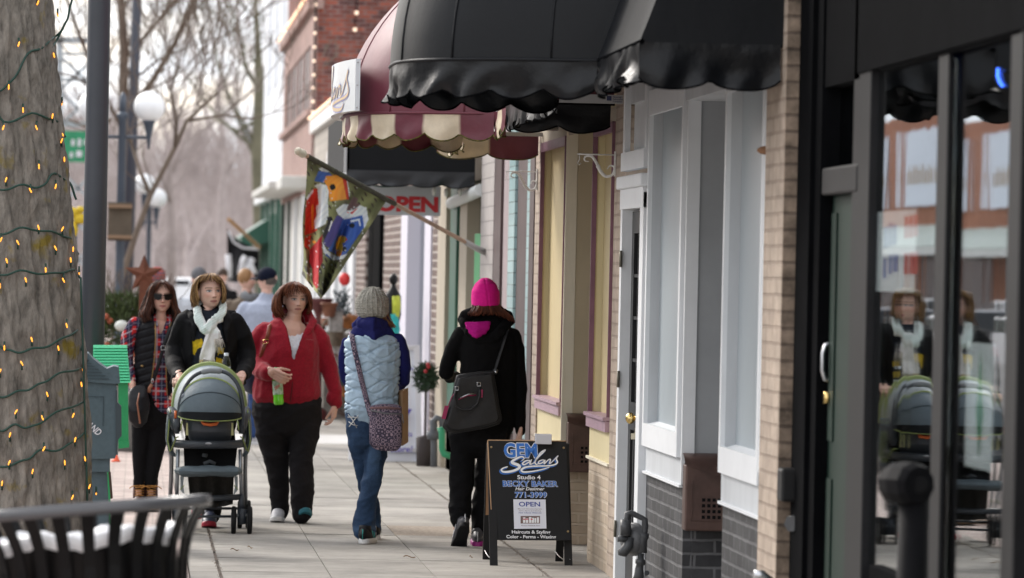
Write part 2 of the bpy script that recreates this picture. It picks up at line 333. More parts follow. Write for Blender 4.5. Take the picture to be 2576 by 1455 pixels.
M_brass=mat('brass',(.75,.55,.22),.22,1.); M_steel=mat('steel',(.55,.56,.58),.35,1.); M_iron=mat('black_iron',(.052,.054,.058),.45,noise=(20,.3),bump=(60,.0008))
M_green=mat('green_paint',(.015,.046,.032),.5,noise=(5,.15))

def panel(th,name,X0,X1,Y0,Y1,z0,z1,m,bev=0): return MB().box((X0,Y0,z0),(X1,Y1,z1),bev).build(name,m,th)
# ---- black shopfront, nearest ----
B=thing('shopfront',(3.2,15,0),'near black painted shopfront with large glass panes reflecting the people','shopfront')
ya=18.17
def bw(x): return yw(x,2.72)
panel(B,'wall',2.76,3.0,12.3,ya,2.55,4.6,M_black)                     # fascia
mb=MB(); mb.box((2.70,12.3,2.47),(2.76,yw(2132),3.6)); mb.box((2.71,yw(2132),2.45),(2.80,ya-.1,3.6)); mb.build('fascia',M_black,B)
pA=MB(); pA.box((2.70,yw(2046),0),(2.84,ya,4.5)); pA.box((2.68,yw(2022),0),(2.70,yw(2032),4.5)); pA.build('corner_post',M_black,B)
post=MB(); post.box((2.71,yw(2180,2.71),0),(2.75,yw(2138,2.71),4.0),.006); post.build('post',mat('grey_black_paint',(.018,.018,.021),.5,spec=.3,noise=(6,.2)),B)
post=MB(); post.box((2.72,yw(2375,2.72),.62),(2.735,yw(2350,2.72),2.5),.003); post.build('mullion',MATS['grey_black_paint'],B)
post=MB(); post.box((2.71,yw(2562,2.71),0),(2.80,yw(2531,2.71),4.0),.006); post.box((2.80,12.3,0),(2.84,yw(2560,2.70),4.0)); post.build('post',MATS['grey_black_paint'],B)
MB().box((2.71,yw(2532),2.46),(2.79,yw(2180),2.52)).build('window_head_rail',M_black,B); fr=MB(); fr.box((2.712,yw(2532),.55),(2.80,yw(2180),.64),.006); fr.build('window_sill_rail',M_black,B)
panel(B,'sill',2.66,2.9,yw(2532),yw(2183),.50,.55,mat('stone_sill',(.22,.22,.23),.7,noise=(8,.2)))
panel(B,'base_wall',2.70,2.9,yw(2532),yw(2183),0,.50,M_black)
mb=MB(); yA,yB=yw(2360,2.72),yw(2176,2.71); mb.prism([(2.736,yA,.62),(2.736,yB,.62),(2.736,yB,2.48),(2.736,yA,2.48)],(.004,0,0))
for v_ in mb.v: v_.x+= (v_.y-yA)*.0024-.001
mb.build('window_pane',M_glass,B)
mb=MB(); yA,yB=yw(2533),yw(2368,2.72); mb.prism([(2.734,yA,.62),(2.734,yB,.62),(2.734,yB,2.48),(2.734,yA,2.48)],(.005,0,0))
for v_ in mb.v: v_.x+= (v_.y-yA)*.0128-.001
mb.build('window_pane',M_glass,B)
mb=MB(); mb.box((5.5,12.3,0),(5.6,18.0,3)); mb.box((2.85,17.9,0),(5.6,18.0,3)); mb.box((2.85,12.3,2.95),(5.6,18,3.0)); mb.box((2.9,12.3,.0),(5.6,17.9,.02)); mb.box((2.85,12.3,0),(5.6,12.35,3)); mb.build('interior',mat('shop_inside',(.05,.045,.04),.9),B)
# door recess
y0,y1=yw(2132),yw(2046)
mb=MB(); mb.box((2.705,y0,2.02),(2.80,y1,2.13),.01); mb.build('transom_bar',MATS['grey_black_paint'],B)
panel(B,'transom_window',2.775,2.785,y0,y1,2.13,2.5,M_glass)
dr=MB(); dr.box((2.75,y0-.2,0),(2.79,y1-.02,2.03)); dr.box((2.742,y1-.16,1.05),(2.75,y1-.04,1.95)); dr.box((2.742,y1-.16,.2),(2.75,y1-.04,.9)); d=dr.build('door',M_green,B)
h=MB(); hp=PX(2084,866,2.72); hq=PX(2084,960,2.72); hy=y1-.06
h.tube([(2.75,hy,hp.z),(2.725,hy,hp.z-.005),(2.715,hy,hp.z-.04),(2.715,hy,hq.z+.04),(2.725,hy,hq.z+.005),(2.75,hy,hq.z)],.008,8); h.build('handle',M_steel,d)
h=MB(); lp=PX(2082,1003,2.72); h.cyl((2.75,hy,lp.z),(2.722,hy,lp.z),.024); h.build('lock',M_brass,d)
# poster in the window
pz=PX(2222,516,2.80); po=thing('poster',(2.79,16,1.3),'white paper poster with blue and red lettering taped inside the black window','poster')
a=PX(2218,535,2.775);b=PX(2326,512,2.775); zt=1.68+(a.z+b.z)/2-1.68; zb=PX(2270,735,2.80).z
mb=MB(); mb.box((2.745,b.y,zb),(2.747,a.y,a.z)); mb.build('paper',M_signw,po)
bl=MB(); 
def sgw(mb,x0,x1,y0_,y1_,X,t=.0008):
    p=PX(x0,y0_,X);q=PX(x1,y1_,X); mb.box((X-t,q.y,min(p.z,q.z)),(X,p.y,max(p.z,q.z)))
for (x0,x1,y0_,y1_,) in ((2224,2232,570,625),(2236,2243,562,620),(2247,2254,565,615),(2222,2229,650,700),(2236,2243,640,690),(2247,2258,640,684)): sgw(bl,x0,x1,y0_,y1_,2.7440)
bl.build('blue_print',M_blue,po)
bl=MB()
for (x0,x1,y0_,y1_) in ((2276,2284,545,600),(2288,2296,543,598),(2300,2308,540,594),(2274,2283,638,690),(2288,2300,636,690),(2302,2308,634,690)): sgw(bl,x0,x1,y0_,y1_,2.7440)
bl.build('red_print',M_red,po)
p2=thing('poster',(2.81,14.5,1),'narrow white paper banner with a green plant print in the right window pane','poster')
mb=MB(); a=PX(2432,860,2.77);b=PX(2500,870,2.77); mb.box((2.77,b.y,PX(2460,1180,2.77).z),(2.772,a.y,a.z)); mb.build('paper',M_signw,p2)
mb=MB(); c0=PX(2466,960,2.77)
for k in range(9):
    s=(k-4)/4; mb.tube([(2.7690,c0.y,c0.z-.25),(2.7690,c0.y+s*.05,c0.z-.1),(2.7690,c0.y+s*.02,c0.z+.1-abs(s)*.08)],[(.001,.004),(.001,.012),(.001,.002)],6,ref=(0,1,0))
mb.build('green_print',mat('print_green',(.05,.3,.1),.5),p2)
ne=MB(); a=PX(2512,172,2.95); ne.tube([PX(2510,172,2.95),PX(2509,190,2.95),PX(2513,205,2.95),PX(2521,216,2.95)],.005,8)
tag(ne.build('neon_light',mat('neon_blue',(.1,.2,.9),.4,emit=(.05,.15,1,6))),'glowing blue neon tube inside the right pane of the black shop','neon light')
# ---- pier between ----
P1=thing('brick_pier',(2.8,18.5,0),'tan painted brick pier with dark stained side beside the black shopfront','brick pier')
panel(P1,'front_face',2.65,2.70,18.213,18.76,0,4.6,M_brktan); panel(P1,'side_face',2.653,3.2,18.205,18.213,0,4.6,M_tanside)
# ---- white unit ----
Wt=thing('shopfront',(3.2,21.5,0),'white painted shopfront with black brick base and recessed entry','shopfront')
U=[(18.765,20.2),(21.66,23.26)]
for n_,(a,b) in enumerate(U):
    panel(Wt,'base',2.69,3.1,a,b,0,.66,M_brkblk)
    panel(Wt,'base_cap',2.665,2.69,a,b,.655,.668,M_whitetrim)
    # wall with window hole
    wa,wb=(a+.17,b-.1) if n_==0 else (a+.13,b-.08)
    mb=MB(); mb.box((2.68,a,.66),(3.1,b,.86)); mb.box((2.68,a,2.6),(3.1,b,4.6)); mb.box((2.68,a,.86),(3.1,wa,2.6)); mb.box((2.68,wb,.86),(3.1,b,2.6)); mb.build('wall',M_white,Wt)
    fw=MB(); t=.022
    fw.box((2.68-t,wa-.06,.80),(2.68,wb+.06,.92)); fw.box((2.68-t,wa-.06,2.53),(2.68,wb+.06,2.66)); fw.box((2.68-t,wa-.06,.92),(2.68,wa,2.53)); fw.box((2.68-t,wb,.92),(2.68,wb+.05,2.53))
    wf=fw.build('window_frame',M_whitetrim,Wt)
    panel(Wt,'window_pane',2.73,2.74,wa,wb,.86,2.6,M_frost)
    si=MB(); si.add([(2.68,wa,.915),(2.68,wb,.915),(2.73,wb,.93),(2.73,wa,.93),(2.68,wa,.86),(2.68,wb,.86),(2.73,wb,.86),(2.73,wa,.86)],[(0,1,2,3),(0,4,5,1)]); si.build('sill',M_whitetrim,wf)
    mb=MB(); mb.box((2.727,wa,.93),(2.73,wa+.03,2.55)); mb.build('bead',M_whitetrim,wf)
# recess facing wall (far side of entry) and soffit
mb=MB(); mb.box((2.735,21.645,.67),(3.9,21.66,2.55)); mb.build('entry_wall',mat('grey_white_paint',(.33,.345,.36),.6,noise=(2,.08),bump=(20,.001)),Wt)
mb=MB(); mb.box((2.735,21.646,.0),(3.9,21.66,.67)); mb.build('entry_base',M_brkblk,Wt)
mb=MB(); mb.box((2.672,21.632,.67),(2.735,21.66,2.55)); mb.build('corner_board',M_whitetrim,Wt)
mb=MB(); mb.box((2.735,21.641,.79),(3.9,21.645,.81)); mb.build('seam',M_whitetrim,Wt)
mb=MB(); mb.box((2.66,20.2,2.55),(3.9,21.66,2.75)); mb.box((2.68,20.2,2.75),(3.9,21.66,4.6)); mb.box((3.9,20.2,0),(4.0,21.66,4.6)); mb.box((3.1,20.1,0),(3.9,20.2,4.6)); mb.build('soffit',M_white,Wt)
mb=MB(); mb.box((2.66,18.765,4.6),(3.1,24.37,4.8)); mb.box((2.68,23.26,2.63),(3.1,24.37,4.6)); mb.build('upper_wall',M_white,Wt)
# near trim strip beside the pier
panel(Wt,'edge_board',2.655,2.68,18.765,18.83,.86,4.5,M_whitetrim)
# door
dy0,dy1=23.40,24.30
mb=MB(); mb.box((2.645,dy1-.02,0),(2.75,24.37,2.13)); mb.box((2.645,23.26,0),(2.75,dy0+.02,2.13)); mb.box((2.64,23.26,2.05),(2.75,24.37,2.16)); mb.box((2.62,23.22,2.16),(2.75,24.40,2.23),.008); df=mb.build('door_frame',M_whitetrim,Wt)
mb=MB(); mb.box((2.64,23.26,2.26),(2.68,24.37,2.36)); mb.box((2.65,23.26,2.36),(2.68,23.36,3.0)); mb.box((2.65,24.27,2.36),(2.68,24.37,3.0)); mb.box((2.70,23.36,2.3),(2.71,24.27,3.)); mb.build('transom',M_whitetrim,Wt)
M_door=mat('black_door',(.045,.045,.048),.35,noise=(6,.2))
mb=MB(); X=2.70
mb.box((X,dy0+.03,0),(X+.045,dy1-.03,.25)); 
for (a,b,z0,z1) in ((dy0+.03,dy0+.14,.25,2.04),(dy1-.14,dy1-.03,.25,2.04),(dy0+.14,dy1-.14,.85,1.0),(dy0+.14,dy1-.14,1.92,2.04)): mb.box((X,a,z0),(X+.045,b,z1))
mb.box((X+.02,dy0+.14,.25),(X+.03,dy1-.14,.85))
for k in range(6): yy=dy0+.2+k*.09; mb.box((X+.008,yy,.3),(X+.02,yy+.05,.82))
dd=mb.build('door',M_door,Wt)
mb=MB(); mb.box((X+.02,dy0+.14,1.0),(X+.028,dy1-.14,1.92)); mb.build('glazing',M_blackd,dd)
mb=MB()
for z in (1.22,1.45,1.68): mb.box((X+.004,dy0+.14,z),(X+.02,dy1-.14,z+.018))
for yy in (dy0+.37,dy0+.6): mb.box((X+.006,yy,1.0),(X+.02,yy+.02,1.92))
mb.build('glazing_bars',M_door,dd)
for z in (.30,1.12,1.78):
    mb=MB(); mb.cyl((2.64,dy1-.03,z-.045),(2.64,dy1-.03,z+.045),.008,8); mb.box((2.638,dy1-.03,z-.045),(2.645,dy1+.005,z+.045)); mb.build('hinge',mat('old_brass',(.16,.15,.12),.5,.6),df)
kz=PX(1583,1047,2.66).z; kz2=PX(1590,975,2.66).z
mb=MB(); c=Vector((X,dy0+.10,kz)); mb.cyl(c,c+V(-.012,0,0),.034); mb.cyl(c,c+V(-.05,0,0),.012); mb.ell(c+V(-.075,0,0),.026,.031,.031); mb.build('knob',M_brass,dd)
mb=MB(); c=Vector((X,dy0+.10,kz2)); mb.tube([c,c+V(-.02,0,0),c+V(-.045,0,0)],[.034,.032,.022],16); mb.build('deadbolt',M_brass,dd)
tg=MB(); c=Vector((X-.02,dy0+.09,kz-.05)); tg.box(c,c+V(-.03,.002,-.05)); tg.box(c+V(-.0,.004,-.03),c+V(-.05,.006,-.062)); tg.build('paper_tag',mat('tag_paper',(.6,.55,.42),.8),dd)
# ---- pier ----
P2=thing('brick_pier',(2.8,24.65,0),'slim tan brick pier between the yellow shopfront and the black panelled door','brick pier')
panel(P2,'front_face',2.67,3.1,24.39,24.94,0,4.6,M_brktan)
# ---- yellow unit ----
Yl=thing('shopfront',(3.2,27.4,0),'cream yellow shopfront with plum window trim and tan brick base','shopfront')
for n_,(a,b) in enumerate([(24.945,26.14),(27.73,29.58)]):
    panel(Yl,'base',2.68,3.1,a,b,0,.62,M_tanbase)
    panel(Yl,'base_cap',2.66,2.68,a,b,.61,.625,M_yell)
    wa,wb=(a+.12,b-.03) if n_==0 else (a+.14,b-.05)
    mb=MB(); mb.box((2.68,a,.62),(3.1,b,.86)); mb.box((2.68,a,2.56),(3.1,b,4.6)); mb.box((2.68,a,.86),(3.1,wa,2.56)); mb.box((2.68,wb,.86),(3.1,b,2.56)); mb.build('wall',M_yel,Yl)
    panel(Yl,'window_pane',2.735,2.745,wa,wb,.86,2.56,M_yeld)
    fw=MB(); t=.018
    fw.box((2.68-t,wa-.02,2.5),(2.68,wb+.02,2.56)); fw.box((2.68-t,wa-.022,.86),(2.735,wa,2.56)); fw.box((2.68-t,wb-.01,.86),(2.69,wb+.012,2.56))
    wf=fw.build('window_frame',M_plum,Yl)
    mb=MB(); mb.box((2.64,wa-.025,.865),(2.735,wb+.02,.885)); mb.box((2.655,wa-.02,.80),(2.68,wb+.02,.865)); mb.build('sill',M_plums,wf)
    mb=MB(); yy=wa+.33*(wb-wa); mb.box((2.730,yy,.89),(2.735,yy+.012,2.5)); mb.build('glazing_bar',M_yell,wf)
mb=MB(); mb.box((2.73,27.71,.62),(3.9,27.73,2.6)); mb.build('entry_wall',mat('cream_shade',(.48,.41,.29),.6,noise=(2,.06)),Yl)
mb=MB(); mb.box((2.66,27.705,.62),(2.73,27.73,2.6)); mb.build('corner_board',M_yell,Yl)
mb=MB(); mb.box((2.68,27.712,0),(3.9,27.73,.62)); mb.build('entry_base',M_tanbase,Yl)
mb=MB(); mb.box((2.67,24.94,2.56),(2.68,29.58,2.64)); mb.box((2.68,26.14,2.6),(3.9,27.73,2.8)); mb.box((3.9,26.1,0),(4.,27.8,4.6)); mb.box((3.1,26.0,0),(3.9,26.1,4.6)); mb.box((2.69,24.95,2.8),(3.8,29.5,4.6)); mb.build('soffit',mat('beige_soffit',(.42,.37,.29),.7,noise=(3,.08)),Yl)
panel(Yl,'far_pier',2.67,3.1,29.59,29.96,0,4.6,M_brktan)
# mailboxes
def mailbox(Yf,X0,z0,wd,ht,label):
    th=thing('mailbox',(X0+wd/2,Yf,z0),label,'mailbox','brown metal mailboxes in the shop entries')
    m=mat('brown_metal',(.10,.058,.048),.42,.3,noise=(5,.35),bump=(30,.0006))
    mb=MB(); d=.12; mb.box((X0,Yf-d,z0),(X0+wd,Yf,z0+ht*.86),.008); mb.build('body',m,th)
    # curved lid
    mb=MB(); rows=[]
    for i in range(7):
        a=PI/2*i/6; rows.append([V(X0-.006+(wd+.012)*j/10,Yf-(d+.012)*math.sin(a), z0+ht-(ht*.14+ (0.05 if abs(j-5)<2 else .035*math.sin(PI*j/10)))*(1-math.cos(a))) for j in range(11)])
    mb.grid(rows); lid=mb.build('lid',m,th,fixn=True)
    mb=MB(); mb.box((X0+.03,Yf-d-.006,z0+.05),(X0+wd-.03,Yf-d-.001,z0+.055)); mb.box((X0+.03,Yf-d-.006,z0+.05),(X0+.035,Yf-d-.001,z0+ht*.66)); mb.box((X0+wd-.035,Yf-d-.006,z0+.05),(X0+wd-.03,Yf-d-.001,z0+ht*.66)); mb.build('beading',m,th)
    mb=MB()
    for i in range(4):
        for j in range(5):
            cx=X0+wd*.25+j*.026; cz=z0+.06+i*.028; mb.box((cx,Yf-d-.0035,cz),(cx+.016,Yf-d-.001,cz+.016))
    mb.build('viewing_holes',M_blackd,th)
    mb=MB(); mb.box((X0+wd*.66,Yf-d-.016,z0+ht-.022),(X0+wd*.92,Yf-d-.012,z0+ht-.010)); mb.build('label_slot',mat('pale_label',(.7,.66,.5),.6),th)
    return th
a=PY(1720,1335,21.55); mailbox(21.64,a.x,a.z,.33,.375,'brown metal mailbox with punched holes in the white shop entry')
a=PY(1426,1188,27.6); mailbox(27.70,a.x,a.z,.33,.365,'brown metal mailbox in the cream entry behind the sandwich board')
# ---- brown / teal unit ----
Br=thing('shopfront',(3.2,31.8,0),'dark brown shopfront with teal tiled strips beyond the cream one','shopfront')
M_brown=mat('brown_paint',(.065,.038,.038),.45,noise=(4,.2)); M_teal=mat('teal_tile',(.38,.56,.57),.3,brick=(1.,.085,.004,(.15,.22,.22)),noise=(5,.08))
M_mauve=mat('mauve_paint',(.33,.27,.28),.6,noise=(3,.1)); M_greyp=mat('grey_painted_brick',(.36,.335,.32),.75,brick=(.4,.11,.006,(.28,.26,.25)),col2=(.38,.35,.34),noise=(6,.08),bump=(25,.003))
def strip(th,name,xl,xr,z0,z1,m,X=2.68,pr=.0,d=.3): return panel(th,name,X-pr,X+d,yw(xr,X),yw(xl,X),z0,z1,m)
panel(Br,'wall',2.74,3.2,29.97,33.5,0,4.6,M_brown)
strip(Br,'post',1247,1263,.3,4.5,M_brown,pr=.02); strip(Br,'panel',1263,1276,.3,4.5,M_mauve,pr=.0); strip(Br,'tile_strip',1276,1291,.55,4.5,M_teal,pr=.0)
strip(Br,'door',1291,1322,.1,4.5,M_brown,pr=-.02); strip(Br,'tile_strip',1322,1334,.55,4.5,M_teal,pr=.0); strip(Br,'post',1334,1345,.3,4.5,M_brown,pr=.015)
strip(Br,'base',1247,1345,0,.42,M_mauve,pr=.03)
Gp=thing('brick_pier',(2.8,34.1,0),'grey painted masonry pier holding the flag pole bracket','brick pier')
strip(Gp,'front_face',1213,1245,0,4.6,M_greyp,pr=.02)
# ---- green unit ----
Gr=thing('shopfront',(3.2,37,0),'green and beige shopfront under the dark awning behind the OPEN sign','shopfront')
M_beige=mat('beige_paint',(.42,.37,.29),.6,noise=(3,.08)); M_dkgreen=mat('dark_green_paint',(.02,.10,.065),.45); M_grn=mat('bright_green_paint',(.02,.33,.10),.45)
panel(Gr,'wall',2.75,3.2,34.75,39.3,2.45,4.0,M_beige)
panel(Gr,'window_pane',2.80,2.81,34.8,39.3,.5,2.6,M_glassf); panel(Gr,'interior',3.2,3.3,34.8,39.3,0,2.6,mat('shop_dark',(.10,.10,.09),.9,noise=(2,.6)))
strip(Gr,'post',1108,1128,0,2.6,M_beige,pr=.03); strip(Gr,'post',1130,1146,.0,2.5,M_dkgreen,pr=.0); strip(Gr,'post',1148,1166,0,2.5,M_beige,pr=-.02); strip(Gr,'door_frame',1192,1206,.0,2.0,M_grn,pr=.0)
strip(Gr,'base',1128,1213,0,.5,M_beige,pr=.0)
mb=MB(); a=PX(1135,512,2.66);b=PX(1210,478,2.66); mb.tube([a,b],.05,12); mb.build('roller_blind',mat('blind_white',(.6,.63,.62),.5),Gr)
# ---- brick & glass unit ----
Bk=thing('shopfront',(3.2,46,0),'dark brick shopfront with lilac door frames behind the woman in the light blue vest','shopfront')
M_brkdk=mat('dark_brown_brick',(.085,.055,.05),.8,brick=(.22,.075,.013,(.38,.33,.30)),col2=(.13,.08,.065),noise=(8,.3))
M_lilac=mat('lilac_paint',(.62,.60,.68),.5)
panel(Bk,'wall',2.8,3.3,39.4,53.4,2.3,4.0,M_brkdk); panel(Bk,'window_pane',2.78,2.79,39.4,53.4,.4,2.35,M_glassf)
panel(Bk,'interior',3.5,3.6,39.4,53.4,0,2.4,MATS['shop_dark'])
strip(Bk,'brick_pier',1092,1108,0,2.6,M_brkdk,pr=.02); strip(Bk,'door_frame',1074,1090,0,2.4,M_lilac,pr=.03); strip(Bk,'post',1014,1030,0,2.35,M_lilac,pr=.03)
strip(Bk,'brick_pier',964,1010,0,2.35,M_brkdk,pr=.0); strip(Bk,'post',940,958,0,2.35,M_black,pr=.02); strip(Bk,'post',924,934,0,2.35,M_black,pr=.0); strip(Bk,'brick_pier',898,922,0,2.4,M_brkdk,pr=.02)
strip(Bk,'base',1030,1074,0,.4,M_brkdk,pr=-.02)
# ---- pale low unit ----
Pl=thing('shopfront',(3.2,61,0),'low pale shopfront with white pilasters behind the hanging flag','shopfront')
M_pale=mat('pale_paint',(.60,.60,.57),.6,noise=(2,.1)); M_side=mat('beige_siding',(.46,.42,.37),.6,noise=(3,.06),brick=(6,.15,.008,(.25,.22,.2)))
panel(Pl,'wall',2.80,3.3,53.5,69.1,0,4.0,M_pale); panel(Pl,'fascia',2.70,2.8,53.5,69.1,3.0,3.95,M_side); panel(Pl,'cornice',2.62,2.8,53.5,69.1,3.8,4.0,mat('white_cornice',(.75,.75,.74),.5))
for xl,xr in ((884,897),(862,868),(842,850),(822,828),(806,811),(792,797)): strip(Pl,'pilaster',xl,xr,0,3.0,M_whitetrim,pr=.05)
for xl,xr in ((870,882),(852,860),(830,840),(812,820)): strip(Pl,'window_pane',xl,xr,.5,2.5,M_glassf,pr=-.04 if 0 else -.1,d=.11)
sg=thing('shop_sign',(2.66,57,3.3),'white wall sign with faint pink lettering above the flag','sign')
a=PX(826,398,2.66);b=PX(864,372,2.66); zt=3.35; zb=2.85
mb=MB(); mb.box((2.64,b.y,zb),(2.69,a.y,zt)); mb.build('panel',M_signw,sg)
mb=MB(); text_mesh(mb,'SALON',(2.637,(a.y+b.y)/2,zb+.12),(0,-1,0),(0,0,1),.24,.02,align='CENTER'); mb.build('lettering',mat('pink_print',(.7,.3,.32),.5),sg)
# ---- red brick two-storey ----
Rb=thing('brick_building',(6,76,0),'two storey red brick building with string lights on its corner','building')
M_redbrk=mat('red_brick',(.34,.085,.05),.85,brick=(.21,.0677,.012,(.20,.15,.14)),col2=(.085,.03,.03),noise=(3,.35)); M_pinkbrk=mat('pink_brick_front',(.40,.26,.23),.8,noise=(1,.15),brick=(.3,.1,.01,(.36,.27,.24)))
mb=MB(); mb.box((2.72,69.2,0),(14,83.3,12)); mb.build('side_wall',M_redbrk,Rb)
mb=MB(); mb.box((2.66,69.22,2.9),(2.72,83.3,4.15)); mb.box((2.66,69.22,5.25),(2.72,83.3,5.75)); mb.box((2.66,69.22,4.15),(2.72,70.2,5.25)); mb.box((2.66,82,4.15),(2.72,83.3,5.25)); mb.box((2.56,69.1,5.75),(2.8,83.4,5.9)); mb.box((2.58,69.1,4.1),(2.7,83.3,4.2)); mb.build('front_wall',M_pinkbrk,Rb)
for k in range(4):
    y_=70.5+k*2.9; mb=MB(); mb.box((2.69,y_,4.2),(2.722,y_+2.3,5.25)); wdw=mb.build('window',mat('dusk_window',(.06,.05,.05),.2),Rb)
    mb=MB(); mb.box((2.67,y_+1.05,4.2),(2.69,y_+1.2,5.25)); MB().box((2.67,y_-.3,4.2),(2.69,y_,5.25)).build('jamb',mat('pink_frame',(.38,.25,.23),.6),wdw); mb.build('frame',mat('pink_frame',(.38,.25,.23),.6),wdw)
mb=MB(); mb.box((2.69,69.3,0),(2.72,83.3,2.9)); mb.build('ground_floor',M_pale,Rb)
for y_ in (72,75.5,79,82): panel(Rb,'post',2.64,2.69,y_,y_+.35,0,2.9,M_whitetrim if y_<78 else M_green)
mb=MB(); mb.box((2.2,69.3,2.95),(2.66,71.6,3.15),.03); mb.box((2.1,72.5,3.0),(2.66,83.,3.12),.02); mb.build('cornice',M_pale,Rb)
# the upper side wall of red brick rises over the low unit; lamp strings
def bulbs(th,pts,r,m):
    for p in pts: MB().ell(p,r,r,r,8,6).build('bulb',m,th)
M_warm=mat('warm_bulb',(1,.8,.6),.4,emit=(1,.70,.52,.5)); M_amber=mat('amber_bulb',(1,.4,.06),.3,emit=(1,.33,.03,.75))
s1=thing('string_lights',(2.6,69.1,4),'string of warm white bulbs down the corner of the brick building','string lights')
mb=MB(); mb.tube([PY(795,-5,69.0),PY(786,310,69.0)],.012,6); mb.build('wire',M_black,s1)
bulbs(s1,[PY(794.5-.028*y_,y_,68.95) for y_ in (12,48,84,119,154,189,222,256,282,308)],.022,M_warm)
s2=thing('string_lights',(2.6,68,4),'rope of glowing lights along the cornice of the low pale shop','string lights')
mb=MB(); mb.tube([(2.6,56,4.03),(2.6,69,4.03)],.018,6); mb.build('rope',mat('rope_glow',(1,.7,.5),.4,emit=(1,.62,.38,.7)),s2)
s3=thing('string_lights',(2.5,76,6),'rope of glowing lights along the parapet of the brick building','string lights')
mb=MB(); mb.tube([(2.53,69.3,5.93),(2.53,83.3,5.93)],.022,6); mb.build('rope',MATS['rope_glow'],s3)
s4=thing('string_lights',(3.5,69,6),'two warm bulbs high on the brick side wall','string lights')
bulbs(s4,[PY(897,33,69.1),PY(893,75,69.1)],.03,M_warm)
mb=MB(); mb.tube([PY(899,-5,69.12),PY(892,80,69.12)],.01,5); mb.build('wire',M_black,s4)
# ---- tall white building ----
Wb=thing('white_building',(6,91,0),'tall white clapboard building with green ground floor trim at the end of the row','building')
M_clap=mat('white_clapboard',(.74,.77,.82),.6,brick=(8,.22,.012,(.55,.58,.62)),noise=(1,.05))
mb=MB(); mb.box((2.72,83.5,3.2),(12,98.8,9.5)); mb.build('upper_wall',M_clap,Wb)
mb=MB(); mb.box((2.74,83.5,0),(12,98.7,3.2)); mb.build('ground_floor',M_pale,Wb)
mb=MB(); mb.box((2.55,83.5,3.1),(2.74,98.8,3.3)); mb.build('cornice',M_whitetrim,Wb)
for k in range(3): panel(Wb,'window',2.70,2.73,85+k*4.6,87+k*4.6,5.4,7.4,mat('pale_window',(.42,.47,.55),.3))
for y_ in (83.7,86.5,90,93.5,97): panel(Wb,'post',2.66,2.74,y_,y_+.4,0,3.1,M_dkgreen)
for y_ in (84.4,87.4,91,94.5): panel(Wb,'window_pane',2.71,2.738,y_,y_+1.9,.8,2.8,M_glassf)
aw=MB(); p=[(2.7,92.0,2.85),(2.7,98.5,2.85),(1.35,98.5,2.15),(1.35,92.0,2.15)]
aw.prism([(2.7,92.0,2.75),(2.7,92,2.25),(2.12,92,2.1),(2.12,92,2.35)],(0,6.5,0)); tag(aw.build('awning',M_dkgreen),'small dark green awning far down the row by the white building','awning')
# ================= awnings =================
def fabric(name,col,rough,sheen=0,col2=None):
    return mat(name,col,rough,bump=[(3,.006),(140,.0006)],noise=(5,.12),stretch=(1,1,.6))
M_abk=fabric('black_awning_cloth',(.007,.009,.013),.42); M_amr=fabric('maroon_awning_cloth',(.135,.026,.042),.5); 
M_val=mat('valance_cloth',(1,1,1),.5,attr=True,noise=(9,.12),bump=[(9,.006),(140,.0005)])
M_valb=mat('black_valance_cloth',(.011,.0125,.016),.38,spec=.4,noise=(9,.12),bump=[(7,.012),(140,.0005)])
M_piping=mat('mossy_piping',(.03,.03,.02),.9,noise=(40,.6),col2=(.16,.14,.03))
def scallop(u,period): 
    x=(u/period)%1.0; return abs(math.sin(PI*x))**.7
def valance(th,path,zt,drop,period,colf,seed=0,wr=.012,sag=0.,name='valance',m=None):
    """hanging scalloped strip along a plan path [(x,y)]; returns edge points"""
    P=[Vector((a,b)) for a,b in path]; S=[0]
    for i in range(1,len(P)): S.append(S[-1]+(P[i]-P[i-1]).length)
    Lt=S[-1]; n=max(24,int(Lt/.02)); mb=MB(); mb.col=[]; rows=[];nv=9; edge=[]
    per=Lt/max(1,round(Lt/period))
    def at(s):
        for i in range(1,len(P)):
            if s<=S[i]+1e-9:
                t=(s-S[i-1])/max(S[i]-S[i-1],1e-9); d=(P[i]-P[i-1]).normalized(); return P[i-1].lerp(P[i],t),Vector((d.y,-d.x))
        return P[-1],Vector((0,0))
    for i in range(n+1):
        s=Lt*i/n; p,nn=at(s); dz=drop*(.74+.26*scallop(s,per)); row=[]
        for k in range(nv):
            v=k/(nv-1)
            wv=wr*v*(math.sin(s*17+seed+2.2*math.sin(s*5+v*2))+.6*math.sin(s*37+v*3+seed*2)*v) + wr*.5*math.sin(v*5+s*9+seed)*v
            sg=sag*math.sin(PI*s/Lt)
            q=V(p.x+nn.x*wv,p.y+nn.y*wv,zt-dz*v-sg*v+.004*math.sin(s*23+seed)*v); row.append(q); mb.col.append((*colf(s/per,v),1))
        rows.append(row); edge.append(row[-1])
    mb.grid(rows); o=mb.build(name,m or M_val,th,fixn=False)
    e=MB(); e.tube(edge,.0045,5); e.build('piping',M_piping if seed>5 else M_black,o)
    return o
def bulge_path(Yn,Yf,Xw,Xmin,n=40,e=3.2,Xs=None):
    c=(Yn+Yf)/2;a=(Yf-Yn)/2;p=Xw-Xmin; out=[]
    for i in range(n+1):
        t=PI*i/n; cy=math.cos(t); sx=math.sin(t); y=c+a*math.copysign(abs(cy)**(2/e),cy); x=Xw-p*abs(sx)**(2/e); out.append((x,y))
    return out   # from far to near
